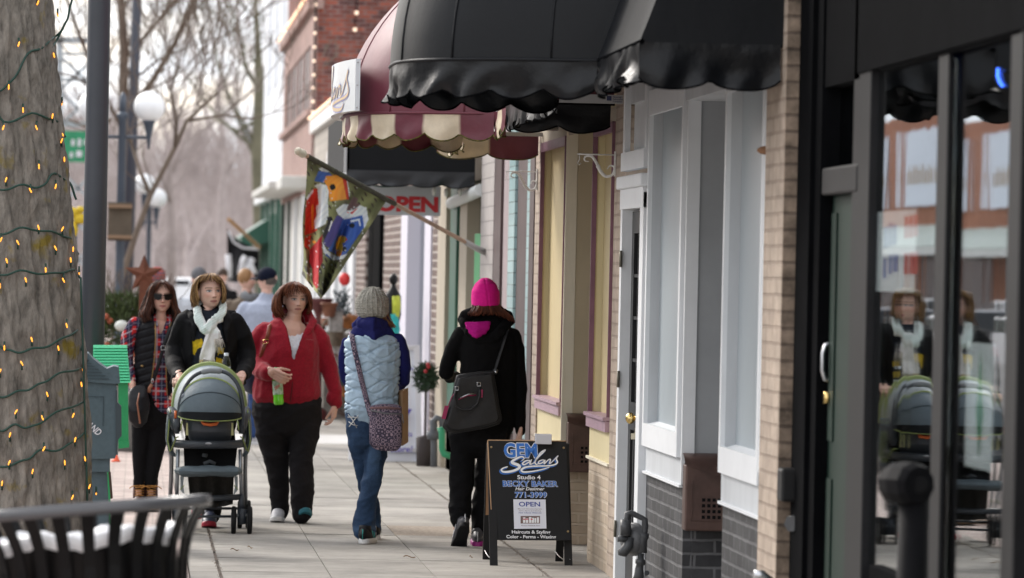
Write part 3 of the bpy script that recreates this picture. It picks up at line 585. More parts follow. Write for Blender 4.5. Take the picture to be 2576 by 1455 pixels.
def dome(th,path,Xw,zt,H,m,name='canopy',seams=7):
    c=Vector(((Xw),(path[0][1]+path[-1][1])/2)); rows=[]; nt=22
    for i in range(nt+1):
        t=(PI/2)*i/nt; k=math.cos(t)
        rows.append([V(c.x+(x-c.x)*k,c.y+(y-c.y)*(k**.8),zt+H*math.sin(t)) for x,y in path])
    mb=MB(); mb.grid(rows); o=mb.build(name,m,th)
    s=MB(); idx=[int(len(path)*f) for f in ([j/seams for j in range(1,seams)])]
    for j in idx:
        pts=[Vector(r[j]) for r in rows]; s.tube([p+(p-V(c.x,c.y,zt)).normalized()*.001 for p in pts],.0055,6)
    s.tube([Vector(p) for p in rows[0]],.009,6); s.build('seams',m,o); return o
def shed(th,Y0,Y1,Xs,zt,ztop,m,name='canopy',close_near=True,close_far=False):
    rows=[]; ny=40
    for i in range(13):
        t=i/12; x=Xs+(2.66-Xs)*t; z=zt+(ztop-zt)*(t**1.05)
        rows.append([V(x-.012*math.sin(PI*t)*math.sin(j*2.1)-.0*t,Y0+(Y1-Y0)*j/ny,z) for j in range(ny+1)])
    mb=MB(); mb.grid(rows)
    for cl,j in ((close_near,0),(close_far,ny)):
        if cl:
            pts=[r[j] for r in rows]+[V(2.66,rows[0][j].y,zt)]; o_=len(mb.v); mb.add(pts,[tuple(range(len(pts)))])
    return mb.build(name,m,th,fixn=False)
black=lambda u,v:(.011,.0125,.015)
ZT,DR=2.655,.17
A1=thing('awning',(2.66,20.5,2.5),'black fabric awning with a domed bulge over the white shop entry','awning','awnings with domed bulges over the entries')
YB0,YB1=18.30,24.95; bp_=bulge_path(20.0,21.9,2.66,1.175)
shed(A1,YB0,YB1,2.05,ZT,4.5,M_abk)
dome(A1,bp_,2.66,ZT,1.45,M_abk)
bb=[(2.05,bp_[0][1])]+[p for p in bp_ if p[0]<=2.04]+[(2.05,bp_[-1][1])]
valance(A1,[(2.05,YB1),(2.05,21.88)],ZT,DR,.3,black,1,m=M_valb); valance(A1,[(2.05,20.02),(2.05,YB0)],ZT,DR,.3,black,2,wr=.03,m=M_valb)
valance(A1,bb,ZT-.004,DR,.25,black,3,wr=.02,m=M_valb)
valance(A1,[(2.05,YB0),(2.64,YB0)],ZT,DR*1.15,.3,black,4,wr=.02,m=M_valb); valance(A1,[(2.05,YB1),(2.64,YB1)],ZT,DR*1.0,.32,black,2.5,m=M_valb)
fr=MB()
for yy in (YB0+.02,20.0,21.9,YB1-.02): fr.cyl((2.06,yy,ZT),(2.66,yy,ZT),.012,8)
fr.cyl((2.06,YB0,ZT),(2.06,YB1,ZT),.012,8); mat('galvanised',(.45,.46,.47),.4,.8); fr.build('frame',M_black,A1)
# white label rails visible below the cloth
def rail(th,Y,xl,xr,yt,yb,txt=True):
    a=PY(xl,yt,Y);b=PY(xr,yb,Y); mb=MB(); mb.box((a.x,Y,b.z),(b.x,Y+.03,a.z)); r=mb.build('rail',mat('rail_grey',(.42,.43,.44),.5),th)
    if txt:
        t=MB(); c=V(b.x-.085,Y-.001,(a.z+b.z)/2); 
        for i,s_ in enumerate(('Nowchip','Fabrications','Company')): text_mesh(t,s_,c+V(0,0,.008-.012*i),(1,0,0),(0,0,1),.009,.01)
        t.box((c.x-.035,Y-.001,c.z-.008),(c.x-.008,Y,c.z+.018)); t.build('maker_label',mat('navy_print',(.03,.04,.12),.5),r)
rail(A1,24.6,1408,1580,236,262); 
A2=thing('awning',(2.66,27,2.5),'maroon awning with cream striped scalloped valance and domed bulge','awning','awnings with domed bulges over the entries')
YM0,YM1=24.98,29.7
def stripes(u,v,w=1.0):
    return (.62,.53,.39) if int(math.floor(u/w))%2==0 else (.13,.022,.038)
bm_=bulge_path(25.8,28.35,2.66,1.235)
shed(A2,YM0,YM1,2.05,ZT,4.5,M_amr); dome(A2,bm_,2.66,2.615,1.14,M_amr)
bb=[(2.05,bm_[0][1])]+[p for p in bm_ if p[0]<=2.04]+[(2.05,bm_[-1][1])]
ZT,DR=2.620,.158
valance(A2,[(2.05,YM1),(2.05,28.35)],ZT,DR,.3,lambda u,v:stripes(u,v,1),7)
valance(A2,[(2.05,25.82),(2.05,YM0)],ZT,DR,.28,lambda u,v:stripes(u+1,v,1),8)
valance(A2,bb,ZT-.004,DR*1.02,.215,lambda u,v:stripes(u+.0,v,1),9,wr=.013)
valance(A2,[(2.66,YM1),(1.98,YM1)],ZT,DR*1.1,.30,lambda u,v:stripes(u+1,v,1),10)
fr=MB()
for yy in (25.8,28.3,YM1-.02): MB().cyl((2.06,yy,ZT),(2.66,yy,ZT),.012,8).build('frame_bar',MATS['galvanised'],A2)
ZT,DR=2.655,.17
rail(A2,29.5,1190,1372,330,344,False)
# box sign on the bulge
S=thing('box_sign',(1.15,27,2.6),'white curved metal box sign with script lettering on the maroon bulge','sign')
z0,z1=2.625,2.93; pl=[]
for i in range(21):
    t=i/20; y=26.15+1.9*t; x=1.160+ .095*(2*t-1)**2; pl.append((x,y))
mb=MB(); mb.grid([[V(x,y,z) for (x,y) in pl] for z in (z0,z1)]); mb.grid([[V(x,y,z1),V(x+.05,y,z1)] for x,y in pl],False); mb.grid([[V(x,y,z0),V(x+.05,y,z0)] for x,y in pl],False)
x,y=pl[0]; mb.quad((x,y,z0),(x+.028,y,z0),(x+.028,y,z1),(x,y,z1)); mb.build('cabinet',mat('sign_aluminium',(.72,.76,.79),.25,.1),S,fixn=False)
mb=MB()
for zz in (z0+.02,z1-.02,(z0+z1)/2):
    mb.ell((pl[0][0]+.012,pl[0][1]-.002,zz),.006,.004,.006,8,5)
mb.build('rivet',M_steel,S)
def xs_at(y): t=(y-26.15)/1.9; return 1.160+.095*(2*t-1)**2
def script_word(strokes,m,wadd,off,par,name):
    mb=MB()
    for st in strokes:
        q=spline(st,8); rows=[]
        for i,p in enumerate(q):
            a=q[max(i-1,0)];b=q[min(i+1,len(q)-1)]; t=np.array([b[0]-a[0],b[1]-a[1]]); t/=np.linalg.norm(t)+1e-9; hw=(p[2]+wadd)*.62; r_=[]
            for sg in (-1,1):
                u=p[0]-t[1]*hw*sg; v=p[1]+t[0]*hw*sg; yy=27.75-u; r_.append(V(xs_at(yy)-off,yy,z0+v))
            rows.append(r_)
        mb.grid(rows,False)
    mb.build(name,m,par,fixn=False)
LS=[[(.1,.20,.008),(.25,.26,.02),(.33,.22,.02),(.22,.17,.02),(.12,.10,.02),(.2,.06,.02),(.32,.1,.012)],
 [(.45,.15,.012),(.38,.13,.016),(.40,.09,.016),(.5,.11,.012),(.52,.15,.014),(.52,.1,.014),(.6,.1,.012)],
 [(.6,.1,.01),(.78,.26,.018),(.74,.27,.016),(.68,.12,.018),(.76,.1,.012)],
 [(.9,.16,.014),(.82,.13,.016),(.86,.1,.016),(.96,.12,.014),(.93,.16,.012)],
 [(1.04,.16,.014),(1.03,.1,.016),(1.12,.16,.014),(1.18,.15,.016),(1.18,.1,.014),(1.26,.12,.012)],
 [(1.26,.12,.012),(1.42,.24,.016),(1.38,.2,.016),(1.44,.12,.018),(1.36,.09,.016),(1.2,.08,.014),(.8,.06,.016),(.9,.03,.018),(1.2,.02,.016),(1.3,.05,.008)]]
script_word(LS,mat('sign_violet',(.33,.33,.55),.5),.012,.002,S,'lettering_outline'); script_word(LS,mat('sign_gold',(.62,.47,.30),.5),-.001,.004,S,'lettering')
# ---- dark flat awning over the green unit ----
A3=thing('awning',(2.6,36,2.4),'plain dark awning with scalloped hem hanging above the OPEN sign','awning')
Yd=35.3; a=PY(873,362,Yd);b=PY(1215,455,Yd); zv=PY(1000,430,Yd).z
mb=MB(); mb.box((a.x,Yd,zv-.01),(2.66,Yd+.02,a.z+.25)); mb.box((a.x,Yd,zv),(a.x+.02,Yd+3.6,a.z+.25)); mb.prism([(a.x,Yd,a.z+.25),(2.66,Yd,a.z+.25),(2.66,Yd,a.z+.9)],(0,3.6,0)); mb.build('canopy',mat('dark_canvas',(.014,.016,.02),.75,noise=(3,.2)),A3)
valance(A3,[(a.x,Yd-.01),(2.66,Yd-.01)],zv,.13,.27,lambda u,v:(.014,.016,.02),5,wr=.01)
mb=MB(); mb.box((a.x-.02,Yd-.02,zv-.02),(a.x,Yd+.02,a.z+.2)); mb.build('frame',MATS['galvanised'],A3)
# OPEN sign
So=thing('open_sign',(2.2,35.9,2.1),'white hanging sign with red letters reading OPEN','sign')
Ys=35.9; a=PY(934,466,Ys);b=PY(1108,544,Ys); rt=(PY(1108,474,Ys)-a); 
mb=MB(); mb.box((a.x-.25,Ys,b.z),(b.x,Ys+.012,a.z)); mb.build('panel',mat('open_panel',(.5,.51,.55),.5),So)
mb=MB(); l0=PY(945,535,Ys-.002);l1=PY(1102,537,Ys-.002); h_=(537-502)/FPX*Ys
text_mesh(mb,'OPEN',(l0.x,Ys-.002,b.z+.035),(1,0,0),(0,0,1),h_,.045,width=l1.x-l0.x); mb.build('lettering',M_red,So)
mb=MB()
for x in (a.x+.05,b.x-.05): mb.cyl((x,Ys,a.z),(x,Ys,a.z+.2),.004,6)
mb.build('chain',M_iron,So)
s5=thing('string_lights',(2.4,35.6,2.4),'string of unlit frosted bulbs beneath the dark awning','string lights')
mb=MB(); pts=[PY(x,y,35.55) for x,y in ((880,448),(960,470),(1040,462),(1095,462),(1130,470),(1165,468),(1210,455))]; mb.tube([V(*p) for p in spline([tuple(q) for q in pts],5)],.006,5); mb.build('wire',mat('wire_green',(.01,.05,.035),.5),s5)
for x,y in ((1092,480),(1122,484),(1157,482)):
    c=PY(x,y,35.55); MB().tube([c+V(0,0,.03),c,c+V(0,0,-.03),c+V(0,0,-.04)],[.01,.018,.012,.003],10).build('bulb',mat('frosted_bulb',(.7,.7,.66),.3),s5)
# ================= scroll brackets =================
def bracket(Y,px,py,px2,label):
    a=PY(px,py,Y); th=thing('sign_bracket',(2.68,Y,a.z),label,'bracket','white scroll brackets without signs'); s=(2.67-a.x)
    m=mat('white_iron',(.68,.68,.66),.5,noise=(14,.2))
    MB().cyl(a,(2.67,Y,a.z),.004,6).build('rod',m,th)
    mb=MB(); q=spline([(.16,-.10,.006),(.10,-.085,.010),(.115,-.03,.014),(.20,-.03,.018),(.27,-.12,.022),(.32,-.22,.026),(.40,-.30,.022),(.49,-.28,.016),(.52,-.18,.014),(.46,-.15,.010),(.42,-.20,.006)],8)
    k=s/.54; mb.tube([V(a.x+p[0]*k,Y,a.z+p[1]*k) for p in q],[(p[2]*k,.004) for p in q],8,ref=(0,1,0)); mb.ell((a.x+.295*k,Y,a.z-.17*k),.034*k,.005,.030*k,12,6); mb.build('scroll',m,th)
    MB().tube([a+V(.01,0,0),a+V(.012,0,-.03),a+V(.0,0,-.05),a+V(.012,0,-.06),a+V(.02,0,-.05)],.0025,6).build('hook',m,th)
    MB().box((2.66,Y-.015,a.z-.3*k),(2.668,Y+.015,a.z+.02)).build('wall_plate',m,th)
bracket(24.9,1453,388,1565,'white scroll bracket with a rusty tip on the near side of the cream shop')
bracket(29.8,1271,431,1365,'smaller looking white scroll bracket beyond the cream shop beside the brown posts')
# ================= flag =================
Fl=thing('house_flag',(2.3,34.0,1.6),'green winter birdhouse flag with snow on an angled wooden pole','flag')
Yf0=34.0; 
p0=PY(1212,632,34.1);p1=PY(750,381,31.4)
def polept(t): return p0.lerp(p1,t)
mb=MB(); mb.tube([polept(.04),polept(1)],[.016,.016],12); mb.build('pole',mat('pole_wood',(.42,.28,.19),.5,noise=(12,.2)),Fl)
mb=MB(); mb.tube([polept(.97),polept(.975),polept(.985),polept(.99),polept(1.0),polept(1.012)],[.02,.03,.03,.018,.03,.01],12); mb.build('finial',mat('finial_cream',(.62,.56,.44),.4),Fl)
mb=MB(); mb.tube([p0+V(.06,0.02,-.02),polept(.02),polept(.1)],[.03,.024,.021],12); mb.box(p0+V(.05,-.04,-.1),p0+V(.075,.06,.08)); mb.build('bracket',mat('grey_bracket',(.4,.4,.4),.5,.4),Fl)
# cloth: corners in picture: along pole (773,395)-(978,505); hangs to (755,690)... folded tip (808,750)
tA,tB=.955,.505
def inpoly(x,y,P):
    c=False; n=len(P);j=n-1
    for i in range(n):
        if (P[i][1]>y)!=(P[j][1]>y) and x<(P[j][0]-P[i][0])*(y-P[i][1])/(P[j][1]-P[i][1])+P[i][0]: c=not c
        j=i
    return c
def T3(X,Y): return (1180+X/2.2731)/1.5906,(580+Y/2.2731)/1.5906    # close-up coordinates -> picture
RED=(.60,.05,.03);DRED=(.36,.015,.02);ORG=(.85,.30,.04);WHT=(.72,.76,.80);BLU=(.06,.13,.42);PUR=(.085,.07,.27);YEL=(.9,.55,.05);BRN=(.15,.09,.09);BLK=(.02,.02,.025)
ART=[(BLU,[(175,330),(215,240),(290,230),(350,290),(280,350)]),(WHT,[(215,215),(260,200),(330,240),(300,250),(240,240)]),(ORG,[(285,285),(420,270),(490,495),(320,515),(300,400),(265,330)]),(RED,[(430,290),(470,310),(492,500),(470,495)]),(WHT,[(470,290),(500,440),(495,480),(470,320)]),
 (RED,[(105,500),(170,400),(215,400),(215,560),(190,560),(200,780),(90,830),(95,600)]),(ORG,[(150,560),(170,540),(172,760),(152,780)]),(WHT,[(175,370),(230,350),(290,370),(310,430),(300,500),(305,640),(280,720),(180,770),(175,690),(200,640),(190,560),(215,540),(205,400)]),
 (WHT,[(105,480),(165,400),(170,425),(110,510)]),(PUR,[(385,640),(470,680),(400,800),(310,940),(255,900),(300,780)]),(BLU,[(440,670),(640,620),(635,740),(440,1030),(300,960),(380,830)]),(WHT,[(375,590),(440,540),(590,550),(650,570),(670,680),(630,760),(615,640),(450,680),(390,630)]),(RED,[(430,600),(520,630),(580,570),(500,620)]),(BRN,[(480,560),(530,470),(580,490),(560,530),(600,540),(540,590),(470,600)]),
 (WHT,[(500,690),(590,670),(600,740),(585,740),(575,690),(510,705)]),(WHT,[(250,880),(290,960),(380,1020),(480,990),(440,1040),(345,1050),(260,980)]),(BLU,[(290,990),(340,1050),(345,1058),(270,1000)]),
 (DRED,[(250,820),(245,900),(255,1060),(215,1130),(215,1290),(195,1310),(165,1260),(160,1130),(130,1060),(135,950),(190,890)]),(BLK,[(250,830),(300,700),(290,660),(330,650),(345,680),(300,800),(270,860)]),(WHT,[(330,690),(345,700),(310,790),(300,790)]),
 (ORG,[(155,880),(180,865),(195,890),(170,900)]),(RED,[(90,840),(150,820),(130,960),(85,920)])]
ART=[(c,[T3(*q) for q in P]) for c,P in ART]
CIR=[(BLK,343,385,26,28),(BLK,520,735,25,22),(YEL,405,930,33,70),(YEL,430,860,38,34),(ORG,400,985,25,30),(BLK,450,950,20,22),(RED,466,862,10,10)]
rs=random.Random(5); DOT=[(rs.uniform(45,640),rs.uniform(130,1380),rs.uniform(4,8)) for _ in range(90)]
def flagcol(px,py):
    X=(px*1.5906-1180)*2.2731; Y=(py*1.5906-580)*2.2731
    c=np.array((.24,.25,.115))*(1+.45*math.sin(X*.021+2*math.sin(Y*.013))+.0)
    ed=math.sin(X*.05+Y*.03)+math.sin(X*.11-Y*.07)
    if ed>1.35: c=np.array((.09,.07,.05))
    if Y>1080 and X<330:
        if ed>.4: c=np.array((.06,.055,.04))
    for col,P in ART:
        if inpoly(px,py,P): c=np.array(col)*(1.25+.12*math.sin(X*.11+Y*.07+3*math.sin(Y*.02)))
    for col,x,y,a,b in CIR:
        if ((X-x)/a)**2+((Y-y)/b)**2<1: c=np.array(col)
    for x,y,r in DOT:
        if (X-x)**2+(Y-y)**2<r*r: c=np.array((.75,.78,.8))
    return tuple(np.clip(c,0,1))
mb=MB(); mb.col=[]; rows=[]; nu,nv=130,170
for j in range(nv+1):
    v=j/nv; row=[]
    for i in range(nu+1):
        u=i/nu
        # top edge (773,393)->(978,505); left edge down to (757,688); right edge slants down-left to (806,750)
        tx,ty=773+(976-773)*u,393+(500-393)*u
        lx=773+(757-773)*min(1,v*1.0) ; 
        bx,by=(757+(806-757)*min(1,u/.35), 690+(752-690)*min(1,u/.35)) if u<.35 else (806+ (u-.35)*28,752-(u-.35)*30)
        k=v; px=tx+(bx-tx)*(k**1.0)+ (5*math.sin(9*v)*(1-u))*v-14*u*(1-u)*math.sin(PI*v); py=ty+(by-ty)*k
        dep=.24*math.sin(u*11+v*2.0)*v**.5+.10*math.sin(u*25-v*3)*v**.7
        t=(tA+(tB-tA)*u); Yp=polept(t).y
        Yc=Yp+ (32.2-Yp)*v*.6+dep
        row.append(PY(px,py,Yc)); mb.col.append((*flagcol(px,py),1))
    rows.append(row)
sv=MB(); sv.tube([polept(tB-.01),polept((tA+tB)/2),polept(tA)],.019,10); sv.build('pole_sleeve',mat('sleeve_green',(.085,.09,.05),.8,noise=(30,.6),col2=(.04,.03,.03)),Fl)
mb.grid(rows); fo=mb.build('cloth',mat('flag_cloth',(1,1,1),.7,attr=True,bump=(200,.0004)),Fl,fixn=False)
# ================= sandwich board =================
SB=thing('sandwich_board',(2.3,25.8,0),'black sandwich board advertising a hair salon in white and blue lettering','sandwich board')
tl,tr,bl_,br=PY(1228,1108,25.85),PY(1424,1110,25.85),PY(1240,1358,25.66),PY(1436,1359,25.66)
fl,frr=PZ(1243,1424),PZ(1431,1424)
def lerp2(u,v): # board plane coordinates u right, v up (0..1)
    return bl_.lerp(br,u).lerp(tl.lerp(tr,u),v)
bx=(br-bl_).normalized(); bz=(tl-bl_).normalized(); bn=bx.cross(bz).normalized()  # faces the camera (-Y)
if bn.y>0: bn=-bn
mb=MB(); mb.prism([bl_,br,tr,tl],-bn*.012); mb.build('front_panel',mat('board_black',(.028,.029,.032),.55,noise=(4,.15)),SB)
mb=MB(); q=.004; mb.bar(tl-bn*.006+bz*.002,tr-bn*.006+bz*.002,.006,.014,ref=(0,0,1)); mb.bar(tl-bn*.006-bx*.002,bl_-bn*.006-bx*.002,.005,.014,ref=(1,0,0)); mb.build('plywood_edge',mat('plywood',(.42,.27,.16),.7),SB)
M_leg=mat('board_leg',(.03,.03,.032),.5)
for a,b in ((lerp2(.02,.98)-bn*-.012*0,fl),(lerp2(.97,.98),frr)):
    d=(b-a).normalized(); MB().bar(a-bn*.032+bx*.01,b-V(0,0,0)-bn*.02+bx*.0,.045,.02,ref=(1,0,0)).build('leg',M_leg,SB)
hl,hr=PY(1226,1112,25.92),PY(1415,1112,25.92); rl,rr=PZ(1219,1408),PZ(1402,1412)
mb=MB(); 
k=.76; mb.prism([hl,hr,hr.lerp(rr,k),hl.lerp(rl,k)],V(0,.012,0)); mb.build('rear_panel',mat('board_back',(.30,.17,.09),.7,noise=(5,.2)),SB)
for a,b in ((hl,rl),(hr,rr)): MB().bar(a+V(.02,.03,-.01),b+V(.01,0,0),.045,.02,ref=(1,0,0)).build('leg',M_leg,SB)
for u,v in ((.035,.93),(.965,.93),(.03,.085),(.968,.085)):
    c=lerp2(u,v)+bn*.002; mb=MB(); mb.tube([c,c+bn*.003],[.007,.005],12); mb.build('screw',mat('brass_screw',(.45,.33,.18),.35,.8),SB)
# lettering placed with board coordinates in the picture's close-up
def bp2(X,Y):  # close-up (1850,1700 scale 2.369) -> point on the board
    px,py=(1850+X/2.369)/1.5906,(1700+Y/2.369)/1.5906; d=ray(px,py); t=(bl_-O).dot(bn)/d.dot(bn); return O+d*t
def btext(txt,xl,xr,yb,yt,m,bold=.02,shear=0.,off=.0015,name='lettering',outline=None,w2=0.):
    a=bp2(xl,yb);b=bp2(xr,yb);c=bp2(xl,yt); h=(c-a).length; wd=(b-a).length
    if outline:
        mb=MB(); text_mesh(mb,txt,a-bx*.0,(bx),(bz),h,bold+outline,shear,'LEFT',.0008,width=wd+.003); mb.build(name+'_outline',M_signw2,SB,fixn=False)
    mb=MB(); text_mesh(mb,txt,a,(bx),(bz),h,bold,shear,'LEFT',off,width=wd); return mb.build(name,m,SB,fixn=False)
M_signw2=mat('vinyl_white',(.78,.79,.82),.4); M_vb=mat('vinyl_blue',(.035,.16,.52),.4); M_navy=mat('ink_navy',(.03,.05,.28),.5)
btext('GEM',395,712,305,180,M_vb,.035,0,.002,outline=.035)
btext('Studio 4',522,742,517,480,M_signw2,.022); btext('BECKY BAKER',383,905,584,533,M_vb,.02,0,.002,outline=.03)
btext('Hair Designer',502,780,622,593,M_signw2,.02,.28); btext('771-3999',497,800,690,640,M_vb,.02,0,.002,outline=.03)
btext('Haircuts & Styling',470,835,1031,1002,M_signw2,.02); btext('Color - Perms - Waxing',418,888,1076,1047,M_signw2,.02)
# script word
SCR=[[(560,345,3),(585,322,6),(560,305,9),(500,330,13),(470,360,16),(530,385,17),(540,410,15),(480,440,14),(400,450,12),(370,435,10),(385,415,8),(430,400,6)],
 [(640,340,6),(600,345,8),(570,370,9),(590,380,8),(640,350,7),(655,335,6),(640,375,8),(670,370,5)],
 [(670,370,5),(730,300,7),(780,250,8),(780,242,7),(740,270,8),(690,350,9),(700,378,7),(730,365,4)],
 [(760,335,6),(725,350,7),(725,372,8),(760,360,7),(775,340,6),(755,335,4)],
 [(785,335,6),(775,372,8),(815,335,6),(835,332,7),(825,370,8),(850,355,5)],
 [(850,355,4),(905,298,7),(890,325,8),(900,360,9),(870,382,8),(800,392,8),(680,395,9),(600,405,11),(560,430,12),(580,450,10),(660,445,8),(760,425,7),(820,405,5),(825,400,3)]]
def scr(wadd,dx,dy,m,off,name):
    mb=MB(); sc_=(bp2(500,400)-bp2(400,400)).length/100
    for st in SCR:
        q=spline(st,8); rows=[]
        for i,p in enumerate(q):
            a=q[max(i-1,0)];b=q[min(i+1,len(q)-1)]; t=np.array([b[0]-a[0],b[1]-a[1]]); t/=np.linalg.norm(t)+1e-9; hw=max(p[2]*.8+wadd,1)
            rows.append([bp2(p[0]-t[1]*hw*sg+dx,p[1]+t[0]*hw*sg+dy)+bn*off for sg in (-1,1)])
        mb.grid(rows,False)
    mb.build(name,m,SB,fixn=False)
scr(4,-9,9,M_vb,.0025,'script_shadow'); scr(2.5,0,0,mat('ink_black',(.02,.02,.02),.5),.0032,'script_outline'); scr(0,0,0,M_signw2,.0038,'script')
# paper
def bquad(mb,x0,y0,x1,y1,off): mb.prism([bp2(x0,y1)+bn*off,bp2(x1,y1)+bn*off,bp2(x1,y0)+bn*off,bp2(x0,y0)+bn*off],bn*.0006)
mb=MB(); bquad(mb,478,700,806,992,.0005); mb.build('holder',mat('holder_edge',(.02,.02,.02),.3),SB)
mb=MB(); mb.prism([bp2(491,988)+bn*.001,bp2(797,985)+bn*.001,bp2(789,710)+bn*.001,bp2(483,708)+bn*.001],bn*.0008); pp=mb.build('paper',mat('flyer',(.70,.72,.80),.4),SB)
def ptext(txt,xl,xr,yb,yt,m,bold=.0,shear=0.):
    a=bp2(xl,yb);b=bp2(xr,yb);c=bp2(xl,yt); mb=MB(); text_mesh(mb,txt,a,bx,bz,(c-a).length,bold,shear,'LEFT',.0028,width=(b-a).length); mb.build('print',m,pp,fixn=False)
ptext('OPEN',536,738,775,733,M_navy,.02); mr=mat('ink_brown',(.13,.07,.08),.6)
ptext("Men and Women's Haircuts",527,752,803,795,mr,.012); ptext('Color, Perms and Waxing',536,745,821,813,mr,.012); ptext('New Clients Welcome',532,750,841,830,M_navy,.015,.25); ptext('Product Available Here',558,733,962,953,mr,.012,.25)
mb=MB(); bquad(mb,552,867,736,938,.0022); mb.build('photo',mat('photo_red',(.22,.08,.08),.4,noise=(40,.8),col2=(.1,.12,.1)),pp)
mb=MB()
for x,w_,h_ in ((575,22,50),(602,22,40),(632,22,52),(658,22,46),(684,16,44),(706,20,50)): bquad(mb,x,930-h_,x+w_,932,.003)
mb.build('photo_bottles',M_signw2,pp)
mb=MB(); 
for x,w_ in ((577,18),(604,18),(648,18)): bquad(mb,x,893,x+w_,903,.0036)
mb.build('photo_labels',M_red,pp)
mb=MB(); a=PY(1345,1108,25.86);b=PY(1386,1092,25.86); mb.box((a.x,25.8,a.z-.02),(b.x,25.86,b.z),.004); mb.build('card_holder',mat('clear_plastic',(.55,.56,.62),.15),SB)
for (x0,y0_,x1,y1_) in ((1219,1385,1241,1402),(1396,1388,1434,1408)):
    a=PY(x0,y0_,25.95);b=PY(x1,y1_,25.7); pts=[a.lerp(b,i/12)+V(0,0,-.02*math.sin(PI*i/12)+.003*(i%2)) for i in range(13)]
    MB().tube(pts,.003,5).build('chain',mat('chain_steel',(.6,.6,.6),.3,1.),SB)
# ================= gas meter pipes =================
G=thing('gas_regulator',(2.5,24,0),'black iron gas pipes and round regulator in front of the panelled door','gas pipes')
Yg=22.6
def gp(X,Y): return PY((2450+X/3.997)/1.5906,(1950+Y/3.997)/1.5906,Yg)
gk=Yg/FPX/1.5906/3.997
def gtube(pts,r,**k): return MB().tube([gp(x,y)+V(0,(z[0] if z else 0),0) for x,y,*z in pts],[a*gk for a in r] if isinstance(r,list) else r*gk,12,**k)
gtube([(235,760),(235,520),(245,430,-.0),(300,410),(480,495),(520,520),(525,620),(520,720),(505,800)],[45,50,58,52,42,52,56,48,45]).build('pipe',M_iron,G)
gtube([(505,740),(505,790),(490,860),(485,1050)],[84,84,70,72]).build('valve_body',M_iron,G)
gtube([(460,1060),(455,1150),(450,1160),(450,1225),(445,1240),(430,1310),(430,1420),(380,1480),(370,1500),(365,1700)],[50,50,84,84,60,70,85,60,50,50]).build('lower_pipe',M_iron,G)
mb=MB(); c=gp(325,845)+V(0,.05,0); mb.tube([c+V(-.035,-.022,0),c+V(-.02,-.012,0),c+V(0,0,0),c+V(.008,.005,0),c+V(.010,.006,0),c+V(.022,.014,0)],[.03,.066,.080,.080,.086,.086],24,ref=(0,0,1)); mb.build('regulator',mat('regulator_grey',(.10,.102,.108),.45,noise=(10,.2)),G)
gtube([(85,825),(160,828),(270,835)],[52,52,48]).build('vent',M_iron,G)
gtube([(150,1100),(160,1060),(260,930),(300,800)],[60,90,80,60]).build('outlet',M_iron,G)
gtube([(225,1100),(230,1150),(245,1300)],[84,84,84]).build('flange',M_iron,G) if 0 else None
gtube([(540,1380,-.02),(545,1360,-.03)],[40,40]).build('lock_tab',M_iron,G)
mb=MB(); mb.cyl(gp(215,520),gp(215,770),.028,12); mb.box(gp(165,620)+V(0,-.02,0),gp(265,720)+V(0,.04,0),.006); mb.build('union_nut',M_iron,G)
# small fittings on the stained pier
Fx=thing('junction_box',(2.66,18.2,.5),'black metal box fixed low on the stained brick pier','junction box')
a=PY(1963,1178,18.1);b=PY(2018,1263,18.1); MB().box((a.x,18.06,b.z),(b.x,18.19,a.z),.012).build('box',MATS['board_leg'],Fx)
MB().tube([PY(2012,1260,18.12),PY(2010,1320,18.12),PY(2003,1480,18.1)],.02,10).build('conduit',M_iron,Fx)
MB().tube([PY(1990,1318,18.05),PY(2012,1316,18.1)],[.035,.04],6).build('fitting',M_iron,Fx)
kn=MB(); c=PX(1940,379,2.68); kn.tube([c,c+V(-.02,0,0),c+V(-.045,0,0),c+V(-.06,0,0)],[.012,.02,.016,.006],10); tag(kn.build('wooden_peg',mat('peg_wood',(.25,.13,.07),.6)),'small turned wooden peg on the edge board of the white shop','peg')
ho=MB(); c=PZ(1925,1500,.25); c=PY(1915,1447,17.6); ho.tube([c+V(-.03,0,.0),c+V(0,0,.0),c+V(.05,0,-.03),c+V(.08,0,-.3)],[.02,.022,.018,.018],10); tag(ho.build('standpipe',M_steel),'short steel pipe elbow poking up at the lower edge beside the tan pier','pipe')
# ================= black capped post near the window =================
Pt=thing('iron_bollard',(2.2,14,0),'black iron post with a round cap in front of the black shopfront window','bollard')
Yp=14.2; a=PY(2296,1218,Yp); 
mb=MB(); k=Yp/FPX; mb.tube([a+V(-.055,.07,0),a+V(-.03,.02,0),a+V(-.0,-.03,0),a+V(.012,-.055,0)],[.060,.072,.074,.060],10,sm=False); mb.build('cap',mat('cap_black',(.010,.010,.012),.7,spec=.15,noise=(20,.3)),Pt)
mb=MB(); mb.tube([V(a.x+.005,Yp,0),V(a.x+.005,Yp,a.z-.05)],[.053,.050],20); mb.tube([V(a.x+.005,Yp,0),V(a.x+.005,Yp,.04)],[.09,.08],20); mb.build('post',MATS['cap_black'],Pt)
mb=MB(); c=a+V(.014,-.058,0); mb.tube([c,c+V(.0,-.004,0)],[.028,.024],12); mb.build('bolt_hole',M_blackd,Pt)
